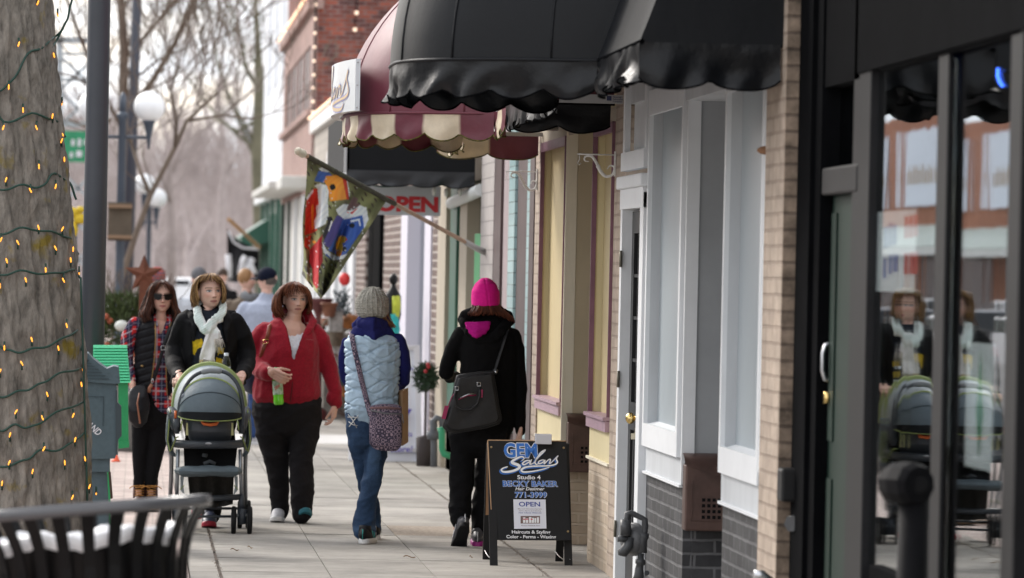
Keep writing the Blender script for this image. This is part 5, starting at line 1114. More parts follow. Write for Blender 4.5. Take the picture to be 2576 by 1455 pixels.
# ================= parked cars =================
def car_mesh(th,o,ux,paint,L_=4.6,Wd=1.8,H=1.45):
    ux=Vector(ux).normalized(); uy=V(-ux.y,ux.x,0)
    def p(a,b,c): return o+ux*a+uy*b+V(0,0,c)
    prof=[(-2.3,.35),(-2.28,.75),(-1.9,.92),(-1.35,.98),(-.75,H),(.65,H),(1.35,1.0),(2.15,.9),(2.3,.65),(2.3,.3)]
    k=L_/4.6; mb=MB(); rows=[]
    for b in (-1,-.92,-.6,0,.6,.92,1):
        row=[]
        for a,z in prof:
            in_=1-(.16*max(0,(z-.9))/.55); zz=z-(.05*abs(b)**4 if z>.9 else 0); row.append(p(a*k*(1-.03*b*b),b*Wd/2*in_,zz))
        rows.append(row)
    mb.grid(rows)
    for s in (0,-1): mb.add([*rows[s],p(2.2*k,(-1 if s==0 else 1)*Wd/2,.25),p(-2.2*k,(-1 if s==0 else 1)*Wd/2,.25)],[tuple(range(len(prof)+2))])
    mb.build('body',paint,th)
    g=MB(); gm=mat('car_glass',(.03,.035,.04),.08)
    for sd in (-1,1):
        y_=sd*(Wd/2*.90+.012); y2=sd*(Wd/2*.84+.012)
        for a0,a1,b0,b1 in ((-1.2,-.1,-.72,-.08),(0,1.15,.02,.6)): g.add([p(a0*k,y_,1.0),p(a1*k,y_,1.0),p(b1*k,y2,H-.07),p(b0*k,y2,H-.07)],[(0,1,2,3)])
    g.add([p(1.33*k,-.78,1.03),p(1.33*k,.78,1.03),p(.72*k,.68,H-.03),p(.72*k,-.68,H-.03)],[(0,1,2,3)]); g.add([p(-1.36*k,-.78,1.02),p(-1.36*k,.78,1.02),p(-.8*k,.68,H-.03),p(-.8*k,-.68,H-.03)],[(0,1,2,3)])
    g.build('windows',gm,th)
    for a in (-1.45,1.45):
        for sd in (-1,1):
            w_=MB(); c=p(a*k,sd*(Wd/2-.1),.33); w_.tube([c-uy*.11,c+uy*.11],[.33,.33],20); wh=w_.build('wheel',mat('tyre',(.02,.02,.02),.8),th)
            MB().tube([c+uy*sd*.111,c+uy*sd*.118],[.2,.19],14).build('rim',M_steel,wh)
    for sd in (-1,1): MB().ell(p(2.26*k,sd*.65,.68),.06,.16,.08,10,6,Matrix.Rotation(math.atan2(ux.y,ux.x),3,'Z')).build('headlight',mat('lens',(.7,.72,.75),.1),th)
cars=[((1.5,128,-.1),(1,.1,0),(.75,.76,.78),'white car parked across the far end behind the crowd'),((-3.6,131,-.1),(1,0,0),(.5,.52,.55),'silver car parked across the far end left of the white one'),((-4.2,50,-.15),(0,-1,0),(.7,.71,.74),'white car parked along the kerb beyond the tree'),((-4.2,58,-.15),(0,-1,0),(.06,.07,.1),'dark car parked behind the white car along the kerb'),((-11.8,96,-.15),(0,1,0),(.55,.56,.58),'grey car parked on the opposite side of the street')]
for i,(o,u,c,lab) in enumerate(cars):
    th=thing('parked_car',o,lab,'car'); car_mesh(th,Vector(o),u,mat('car_paint_%s'%['white','silver','bright','dark','grey'][i],c,.25,coat=.6),H=1.5)
# ================= buildings across the street (seen in the window reflections) =================
OB=thing('brick_building',(-20,122,0),'orange brick building across the street seen reflected in the window','building')
MB().box((-26,96,0),(-17,150,6.7)).build('wall',mat('orange_brick',(.42,.16,.08),.85,brick=(.3,.1,.012,(.30,.2,.15)),col2=(.36,.13,.07),noise=(.5,.15)),OB)
for k in range(6): MB().box((-17.02,99+k*8.4,.6),(-16.95,104+k*8.4,2.6)).build('window',mat('dusk_glass',(.05,.055,.06),.1),OB)
for k,(y_,t) in enumerate(((119.8,3.3),(129.3,3.6),(140,3.5))):
    s=thing('shop_sign',(-16.9,y_,3.9),['first','middle','last'][k]+' white board sign on the orange building across the street','sign'); MB().box((-16.95,y_-t,3.95),(-16.85,y_+t,6.2)).build('panel',mat('board_bluewhite',(.72,.78,.88),.5),s)
    m_=MB(); 
    for j in range(5): m_.box((-16.84,y_-2.6+j*1.1,4.6),(-16.83,y_-2.6+j*1.1+.6,5.0+.15*(j%2)))
    m_.build('sign_marks',mat('sign_bronze',(.40,.27,.14),.5),s)
aw=MB(); aw.add([(-17,98,3.4),(-17,148,3.4),(-15.2,148,2.7),(-15.2,98,2.7),(-15.2,148,2.45),(-15.2,98,2.45)],[(0,1,2,3),(3,2,4,5)]); tag(aw.build('awning',mat('stripe_awning',(.02,.24,.12),.6,brick=(.6,5,.25,(.75,.75,.72)))),'green and white striped awning on the opposite building','awning')
OB2=thing('shop_building',(-20,70,0),'grey low building across the street nearer than the orange one','building'); MB().box((-26,20,0),(-17,95,5)).build('wall',mat('grey_render',(.3,.29,.28),.8,noise=(.6,.2)),OB2)
for k in range(8): MB().box((-17.02,24+k*8.8,.5),(-16.95,30+k*8.8,2.7)).build('window',MATS['dusk_glass'],OB2)
# ================= planter with star =================
PN=thing('planter',(-.05,41,0),'evergreen filled planter with boughs beside the paper boxes','planter'); Yp_=41.
c=PY(325,850,Yp_)
MB().lathe((c.x,Yp_,0),[(.26,0),(.30,.05),(.34,.45),(.38,.5),(.36,.52),(.3,.5),(0,.48)],24).build('pot',mat('pot_grey',(.2,.2,.19),.8),PN)
mb=MB(); rg=random.Random(6)
for i in range(2200):
    a=rg.uniform(0,2*PI); e=rg.uniform(-.25,1.2); rr=rg.uniform(.5,1); d=V(math.cos(a)*math.cos(e),math.sin(a)*math.cos(e),math.sin(e)); p=V(c.x-.04,Yp_,1.02)+V(d.x*.38*rr,d.y*.3*rr,d.z*.44*rr); d2=(d+V(rg.uniform(-.6,.6),rg.uniform(-.6,.6),rg.uniform(-.5,.5))).normalized()*rg.uniform(.06,.13)
    s=d2.cross(V(rg.uniform(-1,1),rg.uniform(-1,1),rg.uniform(-1,1))).normalized()*.012; mb.add([p-s,p+s,p+d2],[(0,1,2)])
mb.build('evergreen_boughs',mat('bough_green',(.055,.085,.035),.8,noise=(5,.5),col2=(.10,.13,.05)),PN)
mb=MB()
for i in range(18): mb.ell(V(c.x-.04,Yp_,1.0)+V(rg.uniform(-.3,.25),rg.uniform(-.35,-.2),rg.uniform(-.3,.3)),.03,.03,.03,8,6)
mb.build('berries',mat('berry_rust',(.30,.08,.04),.6),PN)
MB().ell(PY(306,820,40.6),.065,.06,.05,12,8).build('white_gourd',mat('gourd',(.6,.62,.58),.7),PN)
mb=MB()
for i in range(40):
    p=V(c.x+rg.uniform(-.2,.25),Yp_,1.1); twig(mb,p,V(rg.uniform(-.6,.8),0,1),.35,.006,1,rg,minr=.003,kids=2)
mb.build('twigs',M_mid,PN)
ST=thing('metal_star',(0,40.4,1.3),'rusty five pointed metal star standing in the evergreen planter','ornament'); c=PY(362,690,40.4); k=40.4/FPX
pts=[]; 
for i in range(10):
    a=PI/2+i*PI/5; r=(50 if i%2==0 else 21)*k; pts.append(c+V(r*math.cos(a),0,r*math.sin(a)))
mb=MB(); f=c+V(0,-.05,0);bk=c+V(0,.05,0); mb.add(pts+[f,bk],[(i,(i+1)%10,10) for i in range(10)]+[((i+1)%10,i,11) for i in range(10)]); mb.build('star',mat('rust',(.13,.045,.025),.75,noise=(9,.4)),ST)
MB().box((c.x-.04,40.38,.6),(c.x+.05,40.42,c.z-.05)).build('stake',MATS['rust'],ST)
gb=thing('planter_box',(.1,39.6,0),'low grey concrete block planter behind the walker in sunglasses','planter'); a=PY(300,905,43)
MB().box((a.x-.1,42.8,0),(a.x+.45,43.2,.65),.02).build('body',mat('block_grey',(.22,.23,.24),.85,noise=(8,.2)),gb)
# ================= white sandwich board, wreath, pipes, urn, clutter =================
WS=thing('sandwich_board',(2.2,39.5,0),'tall white sandwich board with violet lettering standing behind the light blue vest','sandwich board')
b0,b1=PZ(884,1160),PZ(1055,1162); t0,t1=PY(893,868,39.9),PY(1048,870,39.9)
mb=MB(); mb.prism([b0,b1,t1,t0],(0,.03,0)); mb.build('front_panel',mat('board_white',(.66,.68,.74),.5),WS)
bx2=(b1-b0).normalized(); bz2=((t0-b0)-bx2*(t0-b0).dot(bx2)).normalized(); kk=39.6/FPX
mb=MB()
for a,b in ((b0,t0),(b1,t1)): mb.bar(a+V(0,-.01,.0),b+V(0,-.01,0),.05,.03,ref=(1,0,0))
mb.bar(b0.lerp(t0,.10)+V(0,-.01,0),b1.lerp(t1,.10)+V(0,-.01,0),.04,.03,ref=(0,0,1)); mb.bar(b0.lerp(t0,.98)+V(0,-.01,0),b1.lerp(t1,.98)+V(0,-.01,0),.04,.03,ref=(0,0,1)); mb.build('frame',mat('frame_white',(.72,.73,.77),.5),WS)
MB().prism([b0+V(0,.55,0),b1+V(0,.55,0),t1+V(0,.03,0),t0+V(0,.03,0)],(0,.02,0)).build('rear_panel',MATS['board_white'],WS)
mv=mat('print_violet',(.12,.10,.42),.5)
def wtext(txt,x,y,h,al='RIGHT',bold=.02,sh=0,wd=None):
    o=PY(x,y,39.6); t=((o.z-b0.z)/(t0.z-b0.z)); o=V(o.x,b0.y+(t0.y-b0.y)*t-.04,o.z); mb=MB(); text_mesh(mb,txt,o,bx2,bz2,h*kk,bold,sh,al,.002,width=wd*kk if wd else None); mb.build('lettering',mv,WS)
wtext('store!',1036,1136,16,sh=.2); wtext('this',1036,1098,14); wtext('lovely',1038,1052,34,sh=.2,bold=.04); wtext('gifts',1042,933,10); wtext('in',950,1136,14)
GP_=thing('gas_pipes',(2.6,37.5,0),'dark grey gas pipes and valve beside the far white board','gas pipes')
def q5(x,y): return PY(x,y,37.5)
MB().tube([q5(1092,1175),q5(1092,1120),q5(1090,1060),q5(1098,1052),q5(1112,1056),q5(1114,1090)],[.03,.028,.035,.03,.03,.028],10).build('pipe',mat('pipe_grey',(.09,.10,.115),.5),GP_)
MB().tube([q5(1090,1085),q5(1090,1105)],[.06,.05],10).build('valve',MATS['pipe_grey'],GP_)
g2=thing('green_pipe',(2.7,36.5,0),'bright green pipe bend at the foot of the green shopfront','pipe')
MB().tube([PY(1108,1075,36.5),PY(1112,1090,36.5),PY(1112,1130,36.5),PY(1117,1143,36.5),PY(1135,1148,36.5)],.028,10).build('pipe',mat('pipe_green',(.03,.28,.14),.5),g2)
WR=thing('wreath_stand',(2.5,38.8,0),'small evergreen wreath with red berries in a pot beside the white board','plant')
c=PY(1072,950,38.6); mb=MB()
for i in range(500):
    a=rg.uniform(0,2*PI); r=rg.uniform(.02,.10); p=c+V(r*math.cos(a),rg.uniform(-.06,.06),r*1.25*math.sin(a)); d=V(rg.uniform(-1,1),rg.uniform(-1,1),rg.uniform(-1,1)).normalized()*.06; s=d.cross(V(0,1,.3)).normalized()*.008; mb.add([p-s,p+s,p+d],[(0,1,2)])
mb.build('foliage',mat('dark_foliage',(.03,.055,.03),.8),WR)
mb=MB(); [mb.ell(c+V(rg.uniform(-.05,.08),-.08,rg.uniform(.05,.12)),.018,.018,.018,8,6) for _ in range(3)]; mb.build('berries',mat('berry_red',(.4,.02,.03),.5),WR)
MB().tube([V(c.x,38.6,0),V(c.x,38.6,.25),V(c.x,38.6,.27),V(c.x,38.6,c.z)],[.07,.08,.012,.012],14).build('pot',mat('pot_dark',(.06,.05,.05),.8),WR)
UR=thing('urn',(1.7,50,0),'dark red pedestal urn standing under the tip of the flag','urn'); c=PY(801,775,50); k=50/FPX
MB().lathe((c.x,50,0),[(.12,0),(.12,.1),(.06,.15),(.05,c.z-.30),(.09,c.z-.22),(.03,c.z-.10),(.05,c.z-.04),(.13,c.z+.03),(.17,c.z+.10),(.16,c.z+.11),(.0,c.z+.07)],24).build('bowl',mat('oxblood',(.12,.03,.03),.5),UR)
names=[('flower_pot','pot'),('lantern','lantern'),('wrapped_bundle','bundle'),('pumpkin','pumpkin'),('basket','basket')]
cols=[(.30,.13,.08),(.42,.40,.38),(.10,.13,.14),(.42,.16,.05),(.25,.2,.15),(.45,.43,.42),(.12,.08,.07)]
k_=0
colw=['terracotta','pale grey','slate blue','orange','straw','off white','dark brown']
for (px,py,s) in ((828,770,.12),(845,800,.15),(862,772,.13),(880,810,.14),(836,835,.16),(858,850,.17),(884,862,.15),(846,880,.15),(872,905,.17),(852,935,.16),(880,960,.17),(856,985,.16),(884,1010,.15),(868,1030,.14),(822,800,.09),(815,840,.09),(850,1005,.1)):
    c=PY(px,py,48+k_*.12); ci=k_%7; nm,ct=names[k_%5]; z=c.z
    row=('top','upper','middle','lower','bottom')[min(4,int((py-750)/60))]
    side='left' if px<850 else 'right'
    t_=thing(nm,(c.x,c.y,z-s),'%s %s, number %d down in the %s %s part of the display heap by the pale shops'%(colw[ci],ct,k_+1,row,side),ct)
    t_['label']='%s %s in the %s %s part of the cluttered shop display'%(colw[ci],ct,row,side)
    m_=mat('display_'+colw[ci].replace(' ','_'),cols[ci],.7,noise=(12,.6),col2=tuple(x*.35 for x in cols[ci]))
    if nm=='flower_pot': MB().lathe((c.x,c.y,z-s),[(s*.5,0),(s*.7,s*1.1),(s*.8,s*1.1),(s*.8,s*1.3),(s*.6,s*1.3),(0,s*1.2)],14).build('pot',m_,t_); 
    elif nm=='lantern': MB().box((c.x-s*.5,c.y-s*.5,z-s),(c.x+s*.5,c.y+s*.5,z+s*.5),.01).build('body',m_,t_); MB().lathe((c.x,c.y,z+s*.5),[(s*.7,0),(s*.1,s*.5),(0,s*.6)],8).build('lid',M_iron,t_)
    elif nm=='pumpkin': MB().ell(c,s*.8,s*.8,s*.6,16,10).build('body',m_,t_); MB().cyl(c+V(0,0,s*.5),c+V(0,0,s*.8),.015).build('stem',M_mid,t_)
    elif nm=='basket': MB().lathe((c.x,c.y,z-s),[(s*.6,0),(s*.8,s),(s*.75,s),(s*.5,.1*s)],14).build('body',m_,t_); MB().tube([c+V(s*.78*math.cos(a),0,s*.9*math.sin(a)) for a in [PI*i/8 for i in range(9)]],.012,6).build('handle',m_,t_)
    else:
        q=MB(); 
        for i in range(60): p=c+V(rg.uniform(-s,s)*.5,rg.uniform(-s,s)*.4,rg.uniform(-s,s)); q.tube([p,p+V(rg.uniform(-1,1)*s*.6,0,rg.uniform(.2,1)*s)],.008,4)
        q.build('sticks',m_,t_)
    k_+=1
DS=thing('display_stand',(2.3,51,0),'dark stepped stand under the cluttered shop display','stand'); MB().prism([PY(812,1060,50.5),PY(905,1060,50.5),PY(905,800,50.5),PY(880,790,50.5),PY(840,830,50.5),PY(815,850,50.5)],(0,.8,0)).build('body',mat('stand_brown',(.10,.085,.075),.9,noise=(8,.6),col2=(.3,.28,.25)),DS)
rl=thing('lantern',(2.2,47,1.5),'round red paper lantern hanging above the shop display','lantern'); c=PY(867,703,47); MB().ell(c,.06,.06,.07,14,10).build('body',mat('lantern_red',(.6,.03,.03),.5),rl); MB().cyl(c,c+V(0,0,.4),.005).build('cord',M_iron,rl)
MN=thing('mannequin',(2.1,40.5,0),'black draped mannequin bust with yellow and teal scarves by the lilac door','mannequin')
c=PY(985,800,41); mb=MB(); mb.ell(PY(990,703,41),.04,.045,.055,12,8); mb.tube([PY(990,712,41),PY(990,725,41),PY(988,745,41),PY(985,790,41),PY(978,850,41),PY(975,950,41)],[.02,.03,.08,.09,.07,.11],12); mb.build('body',mat('mannequin_black',(.02,.02,.022),.4),MN)
for pts,cn,cc in (([(996,745),(998,770),(995,800)],'scarf_yellow',(.45,.5,.06)),([(992,790),(996,830),(990,860)],'scarf_teal',(.03,.35,.33))): MB().tube([PY(x,y,40.9) for x,y in pts],[.035,.04,.03],8).build('scarf',mat(cn,cc,.8,noise=(20,.3)),MN)
# ================= figures =================
SKIN=(.66,.42,.335)
M_skin=mat('skin',(1,1,1),.5,attr=True,bump=(160,.0004)); M_skin.node_tree.nodes['Principled BSDF'].inputs['Subsurface Weight'].default_value=.06
M_skin.node_tree.nodes['Principled BSDF'].inputs['Subsurface Radius'].default_value=(.01,.004,.002)
M_hair=mat('hair',(1,1,1),.5,attr=True,spec=.2)
def cloth(name,col,rough=.85,noise=(60,.15),bump=(250,.0006),sheen=.0,attr=False,col2=None): return mat(name,col,rough,noise=noise,bump=bump,sheen=sheen,attr=attr,col2=col2,spec=.2)
def g2(x,z,cx,cz,sx,sz): return np.exp(-((x-cx)/sx)**2-((z-cz)/sz)**2)
class Fig:
    def __init__(s,Y,crop,th):
        s.Y=Y; s.th=th; s.ox,s.oy,s.q=crop; s.k=Y/FPX/1.5906/s.q; s.core=MB(); s.heads=[]
    def p(s,x,y,dy=0.): return PY((s.ox+x/s.q)/1.5906,(s.oy+y/s.q)/1.5906,s.Y)+V(0,dy,0)
    def inv(s,w):   # world array -> crop coordinates (as drawn on plane Y)
        r=np.array([[AR.x,AR.y,AR.z],[AU.x,AU.y,AU.z],[AF.x,AF.y,AF.z]]); d=w-np.array([0,0,HC]); d=d.copy(); d[:,1]=s.Y
        c=d@r.T; X=CX+FPX*c[:,0]/c[:,2]; Yp=CY-FPX*c[:,1]/c[:,2]; return (X*1.5906-s.ox)*s.q,(Yp*1.5906-s.oy)*s.q
    def tube(s,mb,L_,ratio=1.,n=18,core=0.,grow=0):
        """L_: (x,y,halfwidth,[dy],[ratio]) in crop units"""
        pts=[];rad=[];r2=[]
        for e in L_:
            x,y,r=e[:3]; dy=e[3] if len(e)>3 else 0; ra=e[4] if len(e)>4 else ratio
            pts.append(s.p(x,y,dy)); rad.append(((r+grow)*s.k,(r+grow)*s.k*ra)); r2.append((r*s.k*core,r*s.k*ra*core))
        if mb is not None: mb.tube(pts,rad,n,ref=(0,1,0),round_ends=True)
        if core: s.core.tube(pts,r2,12,ref=(0,1,0),round_ends=True)
        return s
    def head(s,x,y,half,yaw=0,pitch=0,tilt=0,fat=1.,style=0):
        c=s.p(x,y); S=half*s.k/.1125
        Rm=Matrix.Rotation(R(tilt),3,'Y')@Matrix.Rotation(R(yaw),3,'Z')@Matrix.Rotation(R(pitch),3,'X')
        s.hc,s.hS,s.hR=c,S,Rm
        nt_,np_=84,110; th=np.linspace(-PI/2+.015,PI/2-.015,nt_)[:,None]*np.ones((1,np_)); ph=(np.arange(np_)/np_*2*PI)[None,:]*np.ones((nt_,1))
        Z=np.sin(th); t=np.clip(-Z,0,1); hr=np.where(Z<0,(1-t**2.7)**.5,np.cos(th)); X=hr*np.cos(ph); Yv=hr*np.sin(ph)
        wf=1-.30*t**1.7; P=np.stack([X*.074*fat*wf, np.where(Yv<0,Yv*.086*(1-.02*t),Yv*.102*(1-.42*t)), Z*.1125],-1)
        P[...,1]-= .010*np.clip((t-.55)/.45,0,1)
        x_,z_=P[...,0],P[...,2]; front=np.clip(-Yv*1.6,0,1)
        ramp=np.clip((.016-z_)/.050,0,1)*np.where(z_<-.034,np.exp(-((z_+.034)/.008)**2),1)
        d=.021*np.exp(-(x_/.0095)**2)*ramp+.009*g2(np.abs(x_),z_,.010,-.034,.007,.008)
        d+=-.010*g2(np.abs(x_),z_,.031,.006,.017,.012)+.0045*g2(np.abs(x_),z_,.031,.004,.012,.008)+.004*np.exp(-((z_-.026)/.009)**2)*np.exp(-(x_/.05)**4)
        d+=.0050*g2(x_,z_,0,-.059,.020,.0055)+.006*g2(x_,z_,0,-.071,.017,.006)-.0045*g2(x_,z_,0,-.065,.022,.0022)+.006*g2(x_,z_,0,-.098,.018,.012)+.005*g2(np.abs(x_),z_,.044,-.024,.022,.02)
        d+=-.003*g2(np.abs(x_),z_,.034,-.052,.008,.014)-.003*g2(x_,z_,0,-.084,.016,.005)
        P[...,1]-=d*front
        rows=[[c+Rm@(Vector(P[i,j])*S) for j in range(np_)] for i in range(nt_)]
        mb=s.core; o=len(mb.v); mb.grid(rows,True,True); mb.f.append(tuple(o+j for j in range(np_))[::-1]); mb.f.append(tuple(o+(nt_-1)*np_+j for j in range(np_))); mb.smooth+=[True,True]
        for sg in (-1,1):
            M_=Rm@Matrix.Rotation(R(20*sg),3,'Z'); mb.ell(c+Rm@(V(sg*.076*fat,.012,-.008)*S),.009*S,.017*S,.030*S,12,8,M_)
        return s
    def hl(s,w): # world -> head-local metres
        Mi=np.array(s.hR.inverted()); return ((w-np.array(s.hc))@Mi.T)/s.hS
    def facecol(s,w,brow=(.10,.06,.04),iris=(.06,.10,.12),lip=(.42,.15,.14),blush=.3,skin=SKIN):
        L_=s.hl(w); x,y,z=L_[:,0],L_[:,1],L_[:,2]; ax=np.abs(x); n=len(x)
        c=np.ones((n,3))*np.array(skin); m=1+.05*wnoise(w,40); c*=m[:,None]
        fr=(y<-.03)&(z>-.13)&(z<.13)
        def mixc(mask,col): 
            nonlocal c
            mk=np.clip(mask,0,1)[:,None]*fr[:,None]; c=c*(1-mk)+np.array(col)*mk
        mixc(blush*g2(ax,z,.045,-.025,.02,.016),(.60,.22,.17)); mixc(.35*g2(x,z,0,-.036,.012,.008),(.6,.24,.19))
        mixc(.45*g2(ax,z,.031,.009,.019,.008),(.30,.15,.11))
        mixc(.6*g2(ax,z,.032,-.006,.016,.004),(.36,.19,.15))
        bz=.0255-6*(ax-.030)**2+.05*(ax-.03); mixc(.95*np.exp(-((z-bz)/.0036)**2)*((ax>.011)&(ax<.055)),brow)
        e=((ax-.031)/.0160)**2+((z-.003)/.0066)**2; mixc(1.*(e<1),(.50,.46,.44)); ir=((x-np.sign(x)*.031-.002)/.0070)**2+((z-.0035)/.0070)**2; mixc(1.*((ir<1)&(e<1)),iris)
        mixc(.9*np.exp(-((z-(.0085-12*(ax-.031)**2))/.0030)**2)*(np.abs(ax-.031)<.019),(.03,.018,.015))
        mixc(.35*np.exp(-((z-(-.0035+10*(ax-.031)**2))/.0022)**2)*(np.abs(ax-.031)<.016),(.08,.04,.03))
        l=(x/.0255)**2+((z+.0650)/.0092)**2; mixc(.85*np.clip((1.15-l)*3,0,1),lip); mixc(.95*np.exp(-((z+.0652-.15*x*x/.05)/.0022)**2)*(ax<.0225),(.10,.03,.03))
        mixc(.9*g2(ax,z,.0075,-.0415,.0048,.0032),(.12,.04,.03)); mixc(.25*g2(x,z,0,-.080,.018,.004),(.32,.16,.12))
        nk=(z<-.112)&(y<.02); c[nk]*=np.array((.93,.88,.86))
        return np.clip(c,0,1)
    def hand(s,Wp,d,n,t,curl=(35,40,45,50),size=1.,thumb=30,spread=.0):
        """Wp wrist, d towards knuckles, n palm side, t thumb side"""
        d=Vector(d).normalized(); t=Vector(t); t=(t-d*t.dot(d)).normalized(); n=Vector(n); n=(n-d*n.dot(d)-t*n.dot(t)).normalized(); mb=s.core; Wp=Vector(Wp)
        L_=.088*size
        for i,o in enumerate((.030,.010,-.010,-.029)):
            kn=Wp+d*L_*(1-.05*abs(i-1))+t*o*size; mb.tube([Wp-d*.03+t*o*.5*size,Wp+d*.01+t*o*.8*size,kn],[(.012*size,.014*size)]*3,10,ref=n,round_ends=True)
            ln=(.074,.080,.074,.060)[i]*size; q=kn; dd=d+t*spread*(1.5-i); dd.normalize(); pts=[q]; a=0
            for j,fr in enumerate((.45,.32,.25)):
                a+=R(curl[i]*(.7 if j==0 else 1)); v=dd*math.cos(a)+n*math.sin(a); q=q+v*ln*fr; pts.append(q)
            mb.tube(pts,[.0088*size,.0082*size,.0074*size,.006*size],9,round_ends=True)
        b=Wp+d*.022*size+t*.022*size+n*.006; a=R(thumb); v=(d*math.cos(a)+t*math.sin(a)+n*.35).normalized(); v2=(d*math.cos(a*.4)+t*math.sin(a*.2)+n*.5).normalized()
        mb.tube([b-d*.01,b+v*.036*size,b+v*.036*size+v2*.032*size,b+v*.036*size+v2*.056*size],[.014*size,.0115*size,.0095*size,.0075*size],9,round_ends=True)
        return s
    def body(s,vox=.0045,**k):
        o=organic(s.core,'body',M_skin,s.th,vox,2,colf=lambda w:s.facecol(w,**k)); return o
    def garment(s,name,mb,m,amp=.006,f=14,seed=0,vox=.007,smooth=5,colf=None,cut=None,disp=None,stretch=(1,1,.8)):
        st=np.array(stretch)
        def D(w,nr):
            a=wnoise(w*st,f,seed); b=wnoise(w*st,f*2.3,seed+3); c=wnoise(w*np.array((1,1,1)),f*.45,seed+5)
            r=amp*1.25*((.5-np.abs(a)**.8)*1.2+.5*(.5-np.abs(b))+.35*c)
            if disp is not None: r=r+disp(w,nr)
            return r
        o=organic(mb,name,m,s.th,vox,smooth,disp=D,colf=colf)
        if cut is not None:
            me=o.data; n=len(me.vertices); co=np.empty(n*3,dtype=np.float32); me.vertices.foreach_get('co',co); w=co.reshape(-1,3)+np.array(LOC[o.name]); kill=cut(w)
            bm=bmesh.new(); bm.from_mesh(me); bm.verts.ensure_lookup_table(); bmesh.ops.delete(bm,geom=[bm.verts[i] for i in np.nonzero(kill)[0]],context='VERTS')
            for _ in range(2):
                bv=[v for v in bm.verts if v.is_boundary]; nw={}
                for v in bv:
                    nb=[e.other_vert(v).co for e in v.link_edges if e.is_boundary]
                    if len(nb)==2: nw[v]=(v.co*2+nb[0]+nb[1])/4
                for v,c in nw.items(): v.co=c
            bm.to_mesh(me); bm.free()
        return o
    def inp(s,w,poly,front=True):
        X,Y_=s.inv(w); c=np.zeros(len(X),bool); n=len(poly); j=n-1
        for i in range(n):
            a,b=poly[i],poly[j]
            with np.errstate(divide='ignore',invalid='ignore'):
                hit=((a[1]>Y_)!=(b[1]>Y_))&(X<(b[0]-a[0])*(Y_-a[1])/((b[1]-a[1]) or 1e-9)+a[0])
            c^=hit; j=i
        return c&(w[:,1]<s.Y) if front else c&(w[:,1]>s.Y)
    def hair(s,guides,cols,n=14,r=.0055,cap=None,seed=1,jit=.006,name='hair',rnd_len=.06):
        n=int(n*1.8); r=r*.66; rg=random.Random(seed); mb=MB(); mb.col=[]
        if cap:
            for (x,y,dy,rx,ry,rz) in cap: mb.ell(s.p(x,y,dy),rx*s.k,ry,rz*s.k,28,18)
            c0=np.array(cols[0]); mb.col+= [(*c0,1)]*len(mb.v)
        G=[spline([(*s.p(*g),) for g in gd],6) for gd in guides]
        for gi in range(len(G)-1):
            A,B=G[gi],G[gi+1]
            if len(A)!=len(B): continue
            for i in range(n):
                u=(i+rg.random())/n; off=V(rg.gauss(0,jit),rg.gauss(0,jit*.7),rg.gauss(0,jit*.6)); m=len(A); end=m-int(rg.random()*m*rnd_len*2); pts=[]
                ph=rg.uniform(0,6.3); am=rg.uniform(.0,.006)
                for q in range(max(4,end)):
                    v=Vector(A[q]).lerp(Vector(B[q]),u); f=q/m; pts.append(v+off*(.3+.7*f)+V(math.sin(f*9+ph)*am*f*2,0,0))
                rr=[r*(.75+.5*rg.random())*(1 if q<len(pts)*.75 else max(.25,1-(q/len(pts)-.75)*3)) for q in range(len(pts))]
                o=len(mb.v); mb.tube(pts,rr,5); t=rg.random()**1.3; c=np.array(cols[0])*(1-t)+np.array(cols[1])*t
                for k in range(len(mb.v)-o): mb.col.append((*c,1))
        return mb.build(name,M_hair,s.th)
def shoe(F,ank,fwd,up=(0,0,1),L_=.27,wd=.047,mu=None,ms=None,sole=.028,accent=None,name='shoe'):
    """ank: point at sole level under the ankle; fwd: toe direction"""
    f=Vector(fwd).normalized(); u=Vector(up); u=(u-f*u.dot(f)).normalized(); r=f.cross(u); A=Vector(ank)
    def q(a,b,c): return A+f*a+r*b+u*c
    mb=MB(); mb.tube([q(-.07,0,.05),q(-.05,0,.055),q(0,0,.06),q(.06,0,.055),q(.12,0,.045),q(.165,0,.036),q(.19,0,.030)],[(.026,.028),(.036,.045),(.040,.048),(.043,.042),(.045,.033),(.038,.026),(.018,.014)],14,ref=u,round_ends=True)
    mb.tube([q(-.02,0,.07),q(-.015,0,.11)],[.040,.038],14)
    up_=mb.build(name,mu,F.th)
    mb=MB(); out=[(-.085,.0),(-.075,.028),(-.03,.036),(.04,.036),(.11,.048),(.165,.042),(.20,.018),(.205,0)]; pl=[(a,b) for a,b in out]+[(a,-b) for a,b in out[::-1][1:-1]]
    rows=[[q(a*1.0,b*(.96 if k_ in(0,3) else 1.04),c+(.014*max(0,(a-.12)/.08)) ) for a,b in pl] for k_,c in enumerate((0,.006,.022,sole+.004))]
    o=len(mb.v); mb.grid(rows,True,True); n=len(pl); mb.f.append(tuple(range(n))); mb.f.append(tuple(3*n+i for i in range(n))); mb.smooth+=[False,False]; mb.build('sole',ms,up_)
    if accent:
        mb=MB()
        for (a,b,c) in ((.0,.046,.05),(.05,.047,.045),(.0,-.046,.05),(.05,-.047,.045)): mb.tube([q(a,b*.9,c+.03),q(a+.02,b*1.02,c-.012)],[(.006,.002)]*2,6,ref=r)
        for i in range(4): mb.tube([q(.03+i*.02,-.025,.095-i*.012),q(.03+i*.02,.025,.095-i*.012)],.003,5)
        mb.tube([q(-.09,0,.03),q(-.087,0,.09)],[(.010,.003)]*2,6,ref=r)
        mb.build('trim',accent,up_)
    return up_
CR1=(450,1000,1.2125); CR2=(1300,1050,1.2125)
def person(x,Y,label,group=None): return thing('person',(x,Y,0),label,'person',group)
